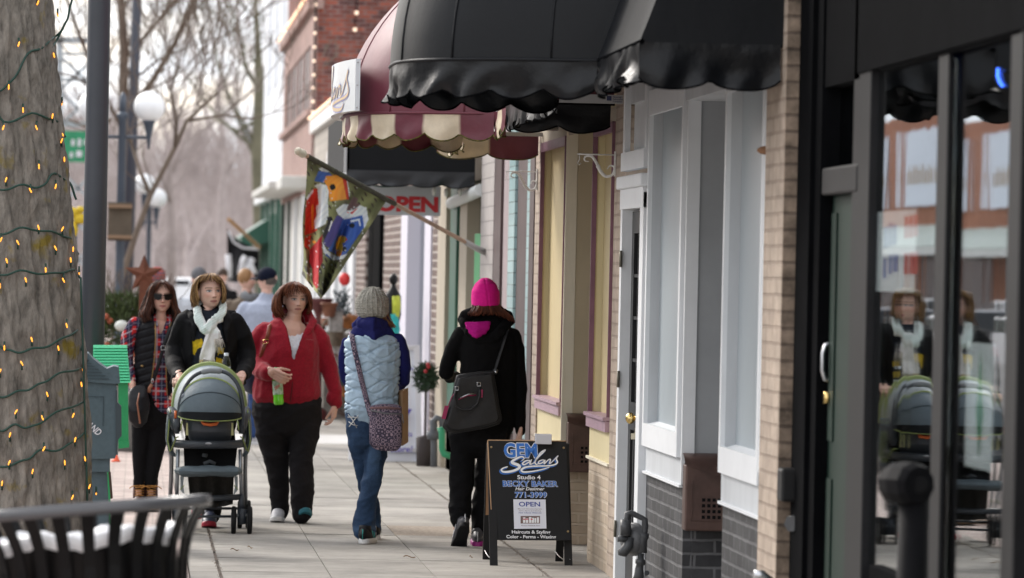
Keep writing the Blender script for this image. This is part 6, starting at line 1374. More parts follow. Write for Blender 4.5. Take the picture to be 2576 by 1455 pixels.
# ---------------- woman in the red fleece ----------------
F=Fig(29.7,CR1,person(1.1,29.7,'woman in red zipped fleece and dark trousers holding a green soda bottle'))
F.head(889,240,79,yaw=13,pitch=2,fat=1.04)
F.tube(None,[(886,285,34),(880,330,36),(872,360,48,0,.8),(870,390,80,.01,.7),(866,430,105,.01,.7)],core=1)
torso=[(868,328,70,.07,.5),(866,350,66,.02,.85),(864,368,112,.01,.72),(862,395,136,0,.72),(858,450,146,-.01,.78),(856,500,146,-.02,.84),(855,560,148,-.02,.82),(850,620,158,-.01,.80),(848,680,168,0,.80),(847,712,168,0,.80),(848,728,160,0,.78)]
la=[(742,392,44,0),(704,436,48,.02),(690,490,50,.03),(697,548,48,-.01),(720,582,42,-.13),(748,592,33,-.235)]
ra=[(976,394,44,0),(1012,440,47,0),(1036,520,43,.01),(1055,600,41,.01),(1075,670,36,-.01),(1083,722,30,-.02),(1084,738,29,-.02)]
j=MB(); F.tube(j,torso,core=.70); F.tube(j,la,core=.55); F.tube(j,ra,core=.55)
F.tube(j,[(1070,715,37,-.02),(1085,742,33,-.02)]); F.tube(j,[(730,592,38,-.17),(750,598,38,-.225)])
vcut=[(806,318),(832,352),(846,400),(860,470),(874,530),(892,480),(920,420),(952,376),(970,322),(930,250),(840,250)]
M_fleece=cloth('red_fleece',(.25,.008,.020),.95,noise=(90,.25),bump=(130,.0015),sheen=.15)
F.garment('fleece_jacket',j,M_fleece,.006,13,1,cut=lambda w:F.inp(w,vcut))
# collar flaps
c=MB(); F.tube(c,[(790,322,14,.05),(800,347,20,-.03),(824,376,18,-.09),(846,430,10,-.125),(866,505,5,-.15)],.45); F.tube(c,[(958,310,14,.05),(972,345,22,-.03),(950,388,18,-.10),(914,446,10,-.13),(884,515,5,-.15)],.45)
F.tube(c,[(790,322,22,.05),(835,308,22,.10),(900,302,24,.11),(958,310,22,.05)],.6); F.tube(c,[(800,340,26,.06),(880,330,30,.11),(955,332,26,.06)],.6)
F.garment('collar',c,M_fleece,.003,20,2,vox=.006)
sh=MB(); F.tube(sh,[(868,385,86,.008,.74),(864,430,112,.005,.76),(862,480,125,-.006,.80),(860,560,125,-.01,.78)])
F.garment('white_shirt',sh,cloth('white_knit',(.72,.73,.78)),.002,14,3,cut=lambda w:F.inp(w,[(780,300),(834,385),(878,418),(925,382),(980,300)])|(w[:,2]>F.p(870,378).z))
mb=MB(); mb.tube([F.p(874,532,-.175),F.p(872,620,-.178),F.p(858,735,-.19)],.003,6); mb.build('zip',mat('zip_dark',(.10,.01,.015),.6),F.th)
mb=MB(); text_mesh(mb,'wwwwww',F.p(934,433,-.155),(1,0,-.12),(0,0,1),.006,.0,width=.05); mb.build('embroidery',mat('thread',(.35,.15,.16),.8),F.th)
pt=MB(); F.tube(pt,[(848,690,155,0,.72),(848,750,170,.01,.80),(848,800,168,.02,.80)],core=.7)
F.tube(pt,[(768,790,92,.02),(775,890,80,0),(795,1010,60,0),(806,1120,49,.02),(811,1210,44,.04),(814,1278,43,.05)],core=.6); F.tube(pt,[(928,790,92,.02),(927,890,78,-.02),(913,1010,57,-.08),(915,1120,58,-.12),(915,1210,56,-.14),(914,1275,48,-.15)],core=.6)
F.garment('trousers',pt,cloth('charcoal_trousers',(.030,.028,.031),.9),.007,11,4,stretch=(1,1,1.5))
w0=F.p(768,590,-.27); F.tube(None,[(733,582,26,-.19),(766,590,21,-.27)],core=1)
F.hand(w0,(.8,-.25,-.42),(0.1,.9,.1),(.35,-.3,.9),curl=(42,45,48,50),size=1.0,thumb=50,spread=.10)
F.tube(None,[(1084,730,23,-.02),(1084,752,19,-.02)],core=1); F.hand(F.p(1083,752,-.02),(-.16,-.05,-1),(-.9,.3,.1),(-.2,-.9,0),curl=(22,28,32,36),size=1.0,thumb=25)
F.tube(None,[(814,1250,26,.05),(810,1310,22,.03)],core=1); F.tube(None,[(914,1250,26,-.15),(914,1290,22,-.16)],core=1)
F.body(.004,brow=(.16,.08,.05),iris=(.07,.09,.10),blush=.45)
M_s1=mat('shoe_silver',(.48,.48,.50),.5,noise=(30,.2)); M_sw=mat('sole_white',(.70,.70,.70),.6); M_teal2=mat('sole_teal',(.03,.16,.20),.6); M_blk=mat('shoe_black',(.02,.02,.024),.6)
shoe(F,V(F.p(808,1320).x,29.76,.0),(-.12,-1,0),mu=M_s1,ms=M_sw,accent=M_blk); shoe(F,F.p(915,1318,-.06)+V(0,0,.0),(.12,-.93,.30),mu=M_s1,ms=M_teal2,accent=M_blk)
# bob hair with fringe
hr=[(.05,.014,.007),(.22,.075,.035)]
top=(885,157,.0)
G=[[(900,160,-.03),(935,185,-.075),(952,225,-.075),(960,265,-.06),(955,300,-.05)],[(902,160,0),(948,195,-.03),(960,240,-.02),(962,285,0),(946,312,0)],[(898,158,.05),(945,200,.06),(965,245,.07),(958,285,.08),(945,312,.07)],[(885,156,.06),(880,185,.13),(880,230,.135),(880,280,.12),(885,312,.10)],
 [(870,157,.05),(820,195,.07),(795,245,.08),(790,290,.08),(798,328,.06)],[(868,157,0),(812,190,-.01),(782,240,-.01),(778,295,-.01),(800,335,-.02)],[(872,158,-.03),(825,178,-.065),(797,225,-.075),(795,285,-.07),(822,330,-.06)],[(875,160,-.04),(838,172,-.09),(815,205,-.10),(812,262,-.09),(832,318,-.075)]]
F.hair(G,hr,22,.0052,cap=[(880,222,.060,78,.088,66)],seed=3)
G=[[(868,160,-.03),(845,168,-.085),(828,190,-.105),(825,225,-.105)],[(880,158,-.03),(862,168,-.10),(850,195,-.118),(848,235,-.118)],[(892,158,-.03),(895,170,-.105),(905,190,-.12),(912,212,-.12)],[(900,160,-.03),(920,175,-.10),(938,195,-.105),(945,222,-.10)]]
F.hair(G,hr,10,.0035,seed=4,name='fringe')
# things she carries
BT=thing('soda_bottle',F.p(800,750,-.20),'clear plastic bottle of green soda held by the woman in red','bottle')
b0=F.p(802,748,-.235); ax=(F.p(790,560,-.215)-b0).normalized()
def lathe_axis(o,ax,prof,n=20):
    ax=Vector(ax).normalized(); u=ax.orthogonal().normalized(); v=ax.cross(u); o=Vector(o); mb=MB(); mb.grid([[o+ax*z+(u*math.cos(2*PI*j/n)+v*math.sin(2*PI*j/n))*r for j in range(n)] for r,z in prof],True,True); return mb
M_soda=mat('green_soda',(.16,.62,.03),.12,spec=.6); M_clearg=mat('green_plastic_clear',(.30,.62,.10),.1)
lathe_axis(b0,ax,[(.0,0),(.024,.0),(.033,.01),(.034,.03),(.031,.05),(.034,.07)]).build('soda',M_soda,BT)
lb=lathe_axis(b0,ax,[(.0345,.068),(.0348,.075),(.0348,.155),(.0345,.16)]).build('label',mat('soda_label',(.08,.30,.06),.35,noise=(45,.9),col2=(.62,.68,.62)),BT)
mb=MB(); 
for (a,b) in ((.10,'MTN'),(.085,'DEW')):
    pass
o_=b0+ax*.10+V(-.018,-.0365,0); text_mesh(mb,'DEW',o_,(.8,0,.55),(-.45,0,.9),.020,.03,width=.042); mb.build('label_print',mat('print_red',(.55,.03,.03),.4),BT)
lathe_axis(b0,ax,[(.0345,.16),(.032,.185),(.018,.215),(.013,.225),(.013,.235)]).build('neck',M_clearg,BT); lathe_axis(b0,ax,[(.0145,.232),(.0145,.25),(0,.251)]).build('cap',mat('cap_green',(.03,.3,.08),.4),BT)
SBg=thing('shoulder_bag',F.p(720,560,.1),'brown leather handled navy shoulder bag under the red sleeve','bag')
mb=MB(); mb.tube([F.p(772,362,-.05),F.p(760,372,-.115),F.p(752,410,-.13),F.p(742,440,-.125)],[(.013,.004)]*4,8,ref=(0,1,0)); mb.tube([F.p(738,452,-.122),F.p(728,490,-.11),F.p(716,525,-.09),F.p(700,560,-.03)],[(.015,.004)]*4,8,ref=(0,1,0)); mb.build('strap',mat('cognac_leather',(.20,.045,.02),.4,noise=(20,.2)),SBg)
mb=MB(); c=F.p(740,446,-.132); mb.tube([c+V(-.016,0,-.012),c+V(.016,0,-.008),c+V(.018,0,.018),c+V(-.014,0,.014),c+V(-.016,0,-.012)],.0025,6); mb.build('buckle',M_brass,SBg)
mb=MB(); mb.ell(F.p(690,590,.12),.11,.10,.16,16,12); mb.build('pouch',mat('navy_leather',(.02,.03,.07),.5),SBg)
# ---------------- woman pushing the stroller ----------------
F=Fig(29.1,CR1,person(.45,29.1,'woman in black jacket and long pale scarf pushing a stroller'))
F.head(474,205,82,yaw=17,pitch=-3,tilt=-2)
F.tube(None,[(468,262,29),(464,300,31),(462,335,48,.01,.8),(468,370,90,.01,.7)],core=1)
j=MB(); to=[(466,312,66,.02,.8),(468,330,118,.015,.66),(469,350,138,.01,.68),(470,400,142,0,.74),(472,460,138,-.01,.78),(472,520,134,-.01,.8),(472,600,136,0,.8),(472,680,148,0,.8),(472,740,150,0,.8)]
F.tube(j,to,core=.68); F.tube(j,[(348,350,44,0),(322,410,46,.01),(304,480,45,.02),(300,545,42,-.06),(312,590,36,-.22),(322,612,30,-.32)],core=.55); F.tube(j,[(596,350,46,0),(630,420,48,.01),(648,500,46,.02),(650,560,42,-.06),(634,588,36,-.22),(622,600,30,-.32)],core=.55)
op=[(402,290),(388,360),(384,440),(388,760),(520,760),(545,560),(552,450),(545,360),(535,285)]
M_bj=cloth('black_softshell',(.010,.010,.012),.75,bump=(180,.0005))
F.garment('jacket',j,M_bj,.007,12,7,cut=lambda w:F.inp(w,op))
sh=MB(); F.tube(sh,[(468,345,95,.01,.70),(470,400,122,.002,.74),(472,460,122,-.005,.8),(472,560,120,-.005,.8),(472,700,122,0,.8)])
def shc(w):
    c=np.ones((len(w),3))*np.array((.016,.020,.030)); 
    for P in ([(388,440),(432,430),(440,450),(432,470),(412,478),(398,510),(388,500)],[(508,470),(540,478),(538,505),(522,500),(508,512)],[(500,520),(535,530),(530,560),(500,548)],[(425,520),(440,530),(435,560),(420,545)]): c[F.inp(w,P)]=(.62,.42,.02)
    n=wnoise(w,90); c*= (1+.25*n)[:,None]; return np.clip(c,0,1)
F.garment('tshirt',sh,cloth('tshirt_navy',(1,1,1),attr=True),.003,12,8,colf=shc,vox=.006)
cl=MB(); F.tube(cl,[(350,318,22,.06),(362,308,20,.0),(385,318,22,-.05),(398,370,15,-.115),(392,440,8,-.14)],.5); F.tube(cl,[(590,318,24,.06),(572,312,22,0),(552,335,24,-.06),(548,390,16,-.12),(550,450,8,-.14)],.5); F.tube(cl,[(355,316,20,.05),(410,300,18,.12),(520,300,18,.12),(588,316,20,.05)],.6)
F.garment('collar',cl,M_bj,.003,20,9,vox=.006)
pt=MB(); F.tube(pt,[(472,720,140,0,.75),(472,790,140,.02,.75)],core=.7); F.tube(pt,[(410,800,78,.02),(420,950,60,.10),(428,1080,48,.25),(430,1190,42,.45)],core=.6); F.tube(pt,[(530,800,78,0),(515,950,58,-.02),(498,1100,46,-.05),(484,1220,42,-.05),(478,1290,42,-.05)],core=.6)
F.garment('trousers',pt,cloth('black_trousers',(.012,.012,.014),.9),.009,11,10)
F.tube(None,[(322,600,24,-.32),(326,622,19,-.38)],core=1); F.hand(F.p(330,618,-.38),(-.25,-1,-.10),(0,-.2,-1),(1,0,.1),curl=(45,48,50,52),thumb=35)
F.tube(None,[(625,598,24,-.32),(618,606,19,-.38)],core=1); F.hand(F.p(616,604,-.38),(-.15,-1,-.12),(0,-.2,-1),(-1,0,.1),curl=(45,48,50,52),thumb=35)
F.tube(None,[(478,1260,24,-.05),(474,1325,22,-.05)],core=1); F.tube(None,[(430,1180,24,.45),(430,1215,20,.47)],core=1)
F.body(.004,brow=(.17,.10,.06),iris=(.06,.09,.10),blush=.4,skin=(.66,.425,.34))
M_nv=mat('shoe_navy',(.02,.03,.07),.5); M_rs=mat('sole_red',(.45,.02,.05),.5)
shoe(F,V(F.p(470,1340).x,29.0,0),(-.05,-1,0.02),mu=M_nv,ms=M_rs,accent=mat('shoe_grey',(.3,.3,.33),.5)); shoe(F,F.p(430,1238,.5),(-.05,-.8,-.6),mu=M_nv,ms=M_rs)
hr=[(.08,.040,.018),(.42,.26,.12)]
G=[[(492,118,-.02),(520,140,-.07),(536,180,-.07),(541,225,-.045),(532,262,-.02)],[(496,116,.02),(530,145,-.03),(545,190,-.02),(546,230,0),(535,270,.01)],[(490,115,.07),(525,150,.08),(540,195,.09),(540,240,.08),(530,285,.06)],[(470,116,.08),(468,150,.14),(465,200,.15),(465,250,.13),(465,290,.10)],
 [(450,118,.06),(410,150,.09),(392,200,.09),(390,250,.08),(400,290,.05)],[(448,118,.0),(405,142,.01),(388,190,.02),(386,245,.01),(396,288,0)],[(450,119,-.03),(415,135,-.055),(396,180,-.06),(391,240,-.045),(403,285,-.03)],[(460,121,-.04),(428,132,-.085),(410,165,-.08),(405,215,-.065),(418,262,-.04)]]
F.hair(G,hr,24,.005,cap=[(462,190,.065,74,.088,68)],seed=6)
G=[[(452,122,-.02),(440,128,-.075),(428,140,-.09),(420,160,-.085)],[(470,116,-.02),(462,122,-.085),(452,135,-.10),(440,150,-.098)],[(486,115,-.02),(490,125,-.09),(502,140,-.098),(515,160,-.085)],[(500,118,-.02),(512,130,-.075),(524,150,-.075),(532,180,-.06)]]
F.hair(G,hr,9,.0035,seed=7,name='fringe')
# scarf
sf=MB(); q=lambda X,Y_,r,dy,ra=.5:(303+X*.4165,60.6+Y_*.4165,r*.4165,dy,ra)
F.tube(sf,[q(265,505,30,.02,.8),q(262,580,40,-.07),q(285,680,48,-.12),q(330,780,46,-.16),q(375,830,35,-.17)],.5)
F.tube(sf,[q(565,490,32,.02,.8),q(552,570,46,-.07),q(500,650,52,-.12),q(430,720,56,-.17),q(365,780,50,-.19),q(345,830,28,-.18)],.5)
F.tube(sf,[q(270,520,35,.02,.8),q(330,470,35,.09,.8),q(420,450,35,.12,.8),q(510,460,35,.09,.8),q(565,510,35,.02,.8)],.8)
F.tube(sf,[q(425,790,44,-.18,.4),q(400,870,64,-.185,.25),q(385,980,82,-.19,.18),q(375,1080,92,-.20,.15),q(372,1130,92,-.205,.15)],.2)
F.tube(sf,[q(460,775,34,-.17,.4),q(485,830,46,-.19,.25),q(500,880,44,-.195,.2)],.3)
def sfc(w):
    X,Y_=F.inv(w); n=len(X); c=np.ones((n,3))*np.array((.66,.68,.67)); b=F.inp(w,[(500,265),(548,258),(545,320),(500,352),(460,385),(440,412),(424,395),(440,370),(480,340)])|F.inp(w,[(400,270),(420,270),(440,360),(435,400),(400,340)]); st=(np.sin((X*.6+Y_)*.55)>0)
    c[b]=(.50,.60,.57); c[b&st]=(.62,.68,.66); c[(Y_>405)&~b]=(.68,.66,.67); return c
F.garment('scarf',sf,cloth('scarf_cloth',(1,1,1),.9,attr=True,noise=(30,.08)),.010,20,11,vox=.005,smooth=3,colf=sfc,stretch=(1.6,1,.5))
fm=MB(); rg=random.Random(3)
for i in range(22): x=284+i*8.3; a=q(x,1128,0,0);b=q(x+rg.uniform(-6,6),1185+rg.uniform(-8,4),0,0); fm.tube([F.p(a[0],a[1],-.212),F.p(b[0],b[1],-.21)],.0018,4)
for i in range(16): x=450+i*6.5; a=q(x,885,0,0);b=q(x+20+rg.uniform(-10,12),1010+rg.uniform(-30,45),0,0); fm.tube([F.p(a[0],a[1],-.205),F.p((a[0]+b[0])/2-1,(a[1]+b[1])/2,-.212),F.p(b[0],b[1],-.205)],.0018,4)
fm.build('fringe_threads',mat('fringe_thread',(.55,.50,.44),.9),F.th)
# ---------------- woman in sunglasses ----------------
F=Fig(30.9,CR1,person(.05,30.9,'woman in sunglasses with long dark hair plaid shirt and black quilted vest'))
F.head(240,229,77,yaw=4,pitch=-1)
F.tube(None,[(238,280,23),(236,315,25),(234,345,36,.01,.8),(232,375,62,.01,.6)],core=1)
def plaid(w):
    X,Y_=F.inv(w); dx=w[:,0]; dz=w[:,2]; arm=X<100; n=len(X)
    u=dx/.085+ .6*dz*arm; v=dz/.085-.5*dx*arm/.085; fu=u%1;fv=v%1
    c=np.ones((n,3))*np.array((.42,.020,.020)); nb=((fu<.42)*1+(fv<.42)*1); c[nb==1]=(.06,.018,.04); c[nb==2]=(.012,.016,.04)
    w1=(np.abs(fu-.72)<.05)|(np.abs(fv-.72)<.06); c[w1]=c[w1]*.45+np.array((.50,.50,.55))*.5; w2=(np.abs(fu-.20)<.03)|(np.abs(fv-.20)<.03); c[w2]=c[w2]*.6+np.array((.25,.27,.35))*.4; return c
sh=MB(); F.tube(sh,[(234,345,58,.015,.72),(230,360,92,.01,.62),(224,400,98,0,.68),(218,480,95,0,.72),(216,560,90,0,.74),(220,640,92,0,.78),(224,700,94,0,.8),(228,745,92,0,.8)],core=.66)
F.tube(sh,[(112,365,38,0),(84,420,39,.01),(66,500,36,.02),(72,575,32,.0),(92,640,27,-.08)],core=.6); F.tube(sh,[(332,372,36,.02),(346,450,35,.03),(348,540,32,.0),(335,610,28,-.1)],core=.6)
M_plaid=cloth('plaid_flannel',(1,1,1),.9,attr=True,noise=(60,.1))
F.garment('plaid_shirt',sh,M_plaid,.005,13,14,vox=.006,colf=plaid,cut=lambda w:F.inp(w,[(205,300),(222,350),(232,412),(252,365),(270,300)]))
cl=MB(); F.tube(cl,[(200,325,9,.05),(203,345,12,-.02),(214,368,10,-.09)],.5); F.tube(cl,[(278,318,10,.05),(278,345,14,-.03),(258,378,12,-.09)],.5); F.garment('shirt_collar',cl,M_plaid,.002,14,1,vox=.006,colf=plaid)
vs_=MB(); F.tube(vs_,[(232,338,52,.02,.8),(228,352,98,.015,.70),(222,395,108,0,.76),(216,470,106,0,.8),(212,560,104,0,.82),(214,630,108,0,.84),(216,680,110,0,.84)],grow=3)
def quilt(w,nr): 
    zz=w[:,2]/.052+np.abs(w[:,0]-F.p(216,500).x)*6; f=zz%1; return -.006*np.exp(-((f-.5)/.14)**2)
vo=[(208,300),(200,335),(208,400),(206,470),(196,560),(178,700),(176,730),(268,730),(262,620),(258,480),(262,400),(290,345),(280,300)]
M_vest=cloth('black_quilted_vest',(.012,.012,.016),.55,noise=(8,.2),bump=(90,.0006))
F.garment('vest',vs_,M_vest,.003,14,15,vox=.006,disp=quilt,cut=lambda w:F.inp(w,vo))
mb=MB(); F_z=[(207,350,-.10),(209,420,-.125),(206,500,-.13),(197,580,-.135),(181,690,-.14)]; mb.tube([F.p(*e) for e in F_z],.004,6); mb.tube([F.p(*e) for e in ((285,350,-.085),(262,410,-.12),(258,500,-.125),(260,600,-.13),(264,700,-.13))],.004,6); mb.tube([F.p(138,560,-.12),F.p(150,564,-.125)],.006,6); mb.build('brass_zips',mat('zip_gold',(.30,.20,.08),.35,.8),F.th)
pt=MB(); F.tube(pt,[(200,700,88,0,.75),(192,770,98,.01,.8),(190,810,96,.01,.8)],core=.75); F.tube(pt,[(145,810,54,.01),(140,900,47,0),(132,1000,36,0),(131,1080,32,.01),(130,1150,27,.01)],core=.7); F.tube(pt,[(232,810,56,.01),(226,900,49,0),(206,1000,39,0),(193,1080,33,.01),(187,1150,27,.01)],core=.7)
F.garment('leggings',pt,cloth('black_leggings',(.010,.010,.012),.85),.0035,12,16)
for x in (130,187): F.tube(None,[(x,1130,20,.01),(x,1225,20,.01)],core=1)
F.tube(None,[(92,630,20,-.08),(100,668,16,-.11)],core=1); F.hand(F.p(101,668,-.11),(.1,-.1,-1),(1,0,0),(0,-1,0)); F.tube(None,[(335,600,20,-.1),(325,640,16,-.14)],core=1); F.hand(F.p(325,640,-.14),(-.1,-.2,-1),(-1,0,0),(0,-1,0))
F.body(.0045,blush=.35,skin=(.60,.37,.29),lip=(.45,.14,.14))
M_boot=mat('brown_boot',(.075,.03,.02),.5,noise=(15,.3)); M_lace=mat('tan_lace',(.42,.20,.05),.7); M_sb=mat('sole_tan',(.25,.17,.10),.7)
for x,dx in ((130,-.05),(187,.06)):
    a=V(F.p(x,1255).x,30.92,0); up_=shoe(F,a,(dx,-1,0),mu=M_boot,ms=M_sb,sole=.03,name='boot')
    mb=MB(); mb.tube([a+V(0,.01,.08),a+V(0,.01,.16),a+V(0,.005,.20),a+V(0,.005,.215)],[.046,.045,.047,.043],16); mb.build('shaft',M_boot,up_)
    mb=MB()
    for i in range(6): z=.10+i*.018; mb.tube([a+V(-.03,-.045+.003*i,z),a+V(0,-.058+.003*i,z+.006),a+V(.03,-.045+.003*i,z)],.004,5)
    for s_ in (-1,1): mb.tube([a+V(0,-.05,.17),a+V(s_*.05,-.06,.165),a+V(s_*.07,-.05,.15)],.004,5)
    mb.build('laces',M_lace,up_)
hr=[(.02,.008,.005),(.115,.038,.018)]
def wv(g,am): return [(x+am*math.sin(i*1.9),y,d) for i,(x,y,d) in enumerate(g)]
G=[[(250,152,-.03),(278,180,-.07),(290,225,-.065),(298,270,-.05),(312,310,-.06),(300,345,-.09)],[(252,151,0),(288,185,-.02),(303,235,0),(315,285,0),(328,325,-.02),(318,352,-.06)],[(245,150,.06),(285,190,.08),(300,240,.09),(310,290,.09),(312,330,.07),(305,360,.05)],[(235,150,.07),(235,190,.14),(232,240,.145),(230,290,.13),(228,335,.12),(225,365,.11)],
 [(222,152,.05),(185,190,.08),(172,240,.08),(160,290,.09),(155,335,.07),(160,362,.05)],[(220,152,0),(182,185,-.01),(168,235,0),(148,285,-.02),(132,315,-.04),(150,350,-.07)],[(225,153,-.03),(192,180,-.065),(184,228,-.06),(170,275,-.06),(152,312,-.08),(168,348,-.10)],[(232,154,-.035),(206,172,-.085),(196,205,-.08),(188,255,-.07),(178,300,-.09),(186,340,-.11)]]
F.hair([wv(g,3) for g in G],hr,20,.0065,cap=[(236,215,.055,66,.092,66)],seed=9,jit=.012,rnd_len=.12)
G=[[(236,152,-.035),(222,160,-.088),(208,178,-.093),(200,205,-.085)],[(240,151,-.035),(238,158,-.095),(230,172,-.102),(218,190,-.098)]]
F.hair(G,hr,9,.0035,seed=10,name='parting_left'); G=[[(242,151,-.035),(246,158,-.095),(258,172,-.100),(268,190,-.092)],[(246,152,-.035),(260,162,-.085),(276,182,-.085),(283,212,-.075)]]; F.hair(G,hr,9,.0035,seed=11,name='parting_right')
for o in F.th.children:
    if o.name.startswith('parting'): o.name='hair_lock'
gl=MB()
def hp(x,y,z): return F.hc+F.hR@(V(x,y,z)*F.hS)
for sg in (-1,1):
    P=[(sg*.006,-.104,.018),(sg*.064,-.088,.022),(sg*.067,-.087,.006),(sg*.058,-.089,-.018),(sg*.032,-.098,-.025),(sg*.012,-.103,-.016)]; gl.prism([hp(*e) for e in P],F.hR@V(0,-.004,0))
gl.bar(hp(-.012,-.102,.010),hp(.012,-.102,.010),.006,.004); 
for sg in (-1,1): gl.bar(hp(sg*.060,-.088,.012),hp(sg*.080,.01,.010),.010,.004,ref=(0,0,1))
sg_=gl.build('sunglasses',mat('sunglass_black',(.006,.006,.007),.25,spec=.3),F.th)
HB=thing('crossbody_bag',F.p(130,750,-.15),'black crossbody bag with tan zip pulls on the woman in sunglasses','bag')
M_bk=mat('bag_black',(.018,.019,.024),.42,noise=(14,.2),bump=(160,.0008))
mb=MB(); F.tube(mb,[(128,672,40,-.13,.5),(128,720,52,-.16,.55),(126,780,54,-.17,.6),(125,830,44,-.16,.55),(124,848,26,-.15,.5)]); o=organic(mb,'pouch',M_bk,HB,.007,6,disp=lambda w,n:.006*wnoise(w,22,3))
mb=MB(); mb.tube([F.p(292,352,-.06),F.p(272,395,-.135),F.p(246,470,-.14),F.p(222,560,-.15),F.p(198,632,-.15)],[(.013,.003)]*5,8,ref=(0,1,0)); mb.build('strap',M_bk,HB)
mb=MB(); c=F.p(245,474,-.15); mb.tube([c+V(-.013,0,-.016),c+V(.014,0,-.012),c+V(.013,0,.014),c+V(-.014,0,.012),c+V(-.013,0,-.016)],.0025,6); mb.build('buckle',M_steel,HB); mb=MB(); c=F.p(194,636,-.155); mb.tube([c+V(0,0,.02),c+V(.008,0,0),c+V(0,0,-.012),c+V(-.008,0,0),c+V(0,0,.02)],.0025,6); mb.build('clasp',M_steel,HB)
mb=MB(); mb.tube([F.p(192,650,-.15),F.p(180,668,-.15),F.p(176,690,-.15)],[(.012,.004)]*3,8,ref=(0,1,0)); mb.tube([F.p(130,690,-.225),F.p(120,740,-.235),F.p(134,838,-.235)],[(.004,.003),(.005,.003),(.007,.003)],6,ref=(0,1,0)); mb.build('tan_tab',mat('tan_leather',(.28,.11,.06),.5),HB)
# ---------------- woman in light blue vest, from behind ----------------
F=Fig(27.6,CR2,person(1.4,27.6,'woman seen from behind in light blue quilted vest and grey knit hat'))
F.head(236,218,84,yaw=205,pitch=2)
F.tube(None,[(236,280,28),(234,320,32),(234,350,60,0,.7)],core=1)
to=[(234,345,70,.0,.7),(233,362,118,0,.62),(232,385,136,0,.66),(232,450,136,0,.74),(231,520,131,0,.78),(229,600,129,0,.8),(228,670,129,0,.82),(228,706,134,0,.82),(228,716,132,0,.82)]
v=MB(); F.tube(v,to,core=.68)
def down(w,nr):
    x=w[:,0]-F.p(228,500).x; z=w[:,2]; d=np.zeros(len(w)); xa=x
    for i in range(9):
        zc=F.p(228,372+i*43).z; c1=zc+.035*np.cos((x+.09*(-1)**i)*19)-.01; c2=zc-.02+.04*np.cos((x-.07+.05*(i%3))*23+2.2)
        d-=.009*np.exp(-((z-c1)/.0060)**2)
        if i%2: d-=.007*np.exp(-((z-c2)/.0060)**2)
    return d+.004
def downc(w):
    c=np.ones((len(w),3))*np.array((.36,.48,.59)); z=w[:,2]; X,Y_=F.inv(w); c[Y_>708]*=.8; c*=(1+.05*wnoise(w,50))[:,None]; return c
F.garment('down_vest',v,cloth('ripstop_blue',(1,1,1),.42,attr=True,noise=(20,.05),bump=(60,.002)),.004,26,20,vox=.005,smooth=2,disp=down,colf=downc)
sl=MB(); F.tube(sl,[(102,385,22,.03),(92,440,22,.06),(92,510,20,.10),(104,570,20,.18),(130,600,20,.28)],core=.6); F.tube(sl,[(352,382,36,.0),(378,440,34,.01),(386,520,30,.02),(384,580,27,.06),(372,606,24,.16),(352,600,22,.28)],core=.6)
hd=MB(); F.tube(hd,[(165,335,26,.02),(155,310,26,.05),(190,275,24,.02),(240,262,24,0),(290,278,24,.03),(312,305,24,.06),(300,330,24,.03)],.8); F.tube(hd,[(175,300,30,-.02),(230,310,42,-.09),(280,305,32,-.02)],.8); F.tube(hd,[(185,340,20,-.05),(235,350,26,-.11),(285,338,20,-.05)],.6)
F.tube(sl,[(230,350,110,0,.55),(230,500,105,0,.6)])
M_nvf=cloth('navy_fleece',(.012,.014,.09),.95,noise=(80,.2))
F.garment('navy_top',sl,M_nvf,.006,14,21); F.garment('hood',hd,M_nvf,.006,18,22,vox=.006)
ht=MB(); c=F.hc; ht.ell(F.p(229,205),.100,.108,.108,24,16); ht.ell(F.p(232,235),.098,.105,.055,24,12)
def knit(w,nr):
    x=w[:,0]-c.x; y=w[:,1]-c.y; z=w[:,2]; a=np.arctan2(y,x); return .0045*np.maximum(0,np.sin(a*22+z*14))**2+.002*np.sin(z*420)+.003*np.sin(a*6+z*40)
F.garment('knit_hat',ht,cloth('grey_wool',(.30,.29,.255),.95,noise=(70,.3)),.003,20,23,vox=.004,smooth=2,disp=knit,cut=lambda w:(w[:,2]<F.p(232,272).z)|F.inp(w,[(262,228),(330,205),(330,300),(270,300)],False))
G=[[(296,232,.08),(305,255,.09),(310,280,.08),(330,310,.06)],[(285,238,.02),(298,262,.03),(312,290,.03),(335,325,.02)],[(272,255,-.03),(285,270,-.04),(300,290,-.02),(318,312,-.01)]]
F.hair(G,[(.10,.045,.02),(.30,.16,.08)],14,.004,seed=15)
F.tube(None,[(352,600,16,.28),(325,598,14,.34)],core=1); F.hand(F.p(325,598,.34),(-1,.3,0),(0,-1,0),(0,0,1)); F.tube(None,[(130,600,16,.28),(160,600,14,.34)],core=1); F.hand(F.p(160,600,.34),(1,.3,0),(0,-1,0),(0,0,1))
pt=MB(); F.tube(pt,[(214,690,112,0,.75),(208,740,110,0,.8),(208,800,106,0,.82),(212,840,100,0,.8)],core=.7)
F.tube(pt,[(252,830,66,0),(250,910,58,-.01),(236,1000,48,-.02),(219,1090,46,-.02),(203,1180,47,-.03),(190,1260,50,-.03),(189,1296,54,-.03)],core=.6); F.tube(pt,[(166,830,58,0),(160,880,47,.01),(180,990,36,.06),(202,1080,36,.14),(236,1180,34,.24),(252,1260,30,.30),(254,1300,32,.32)],core=.6)
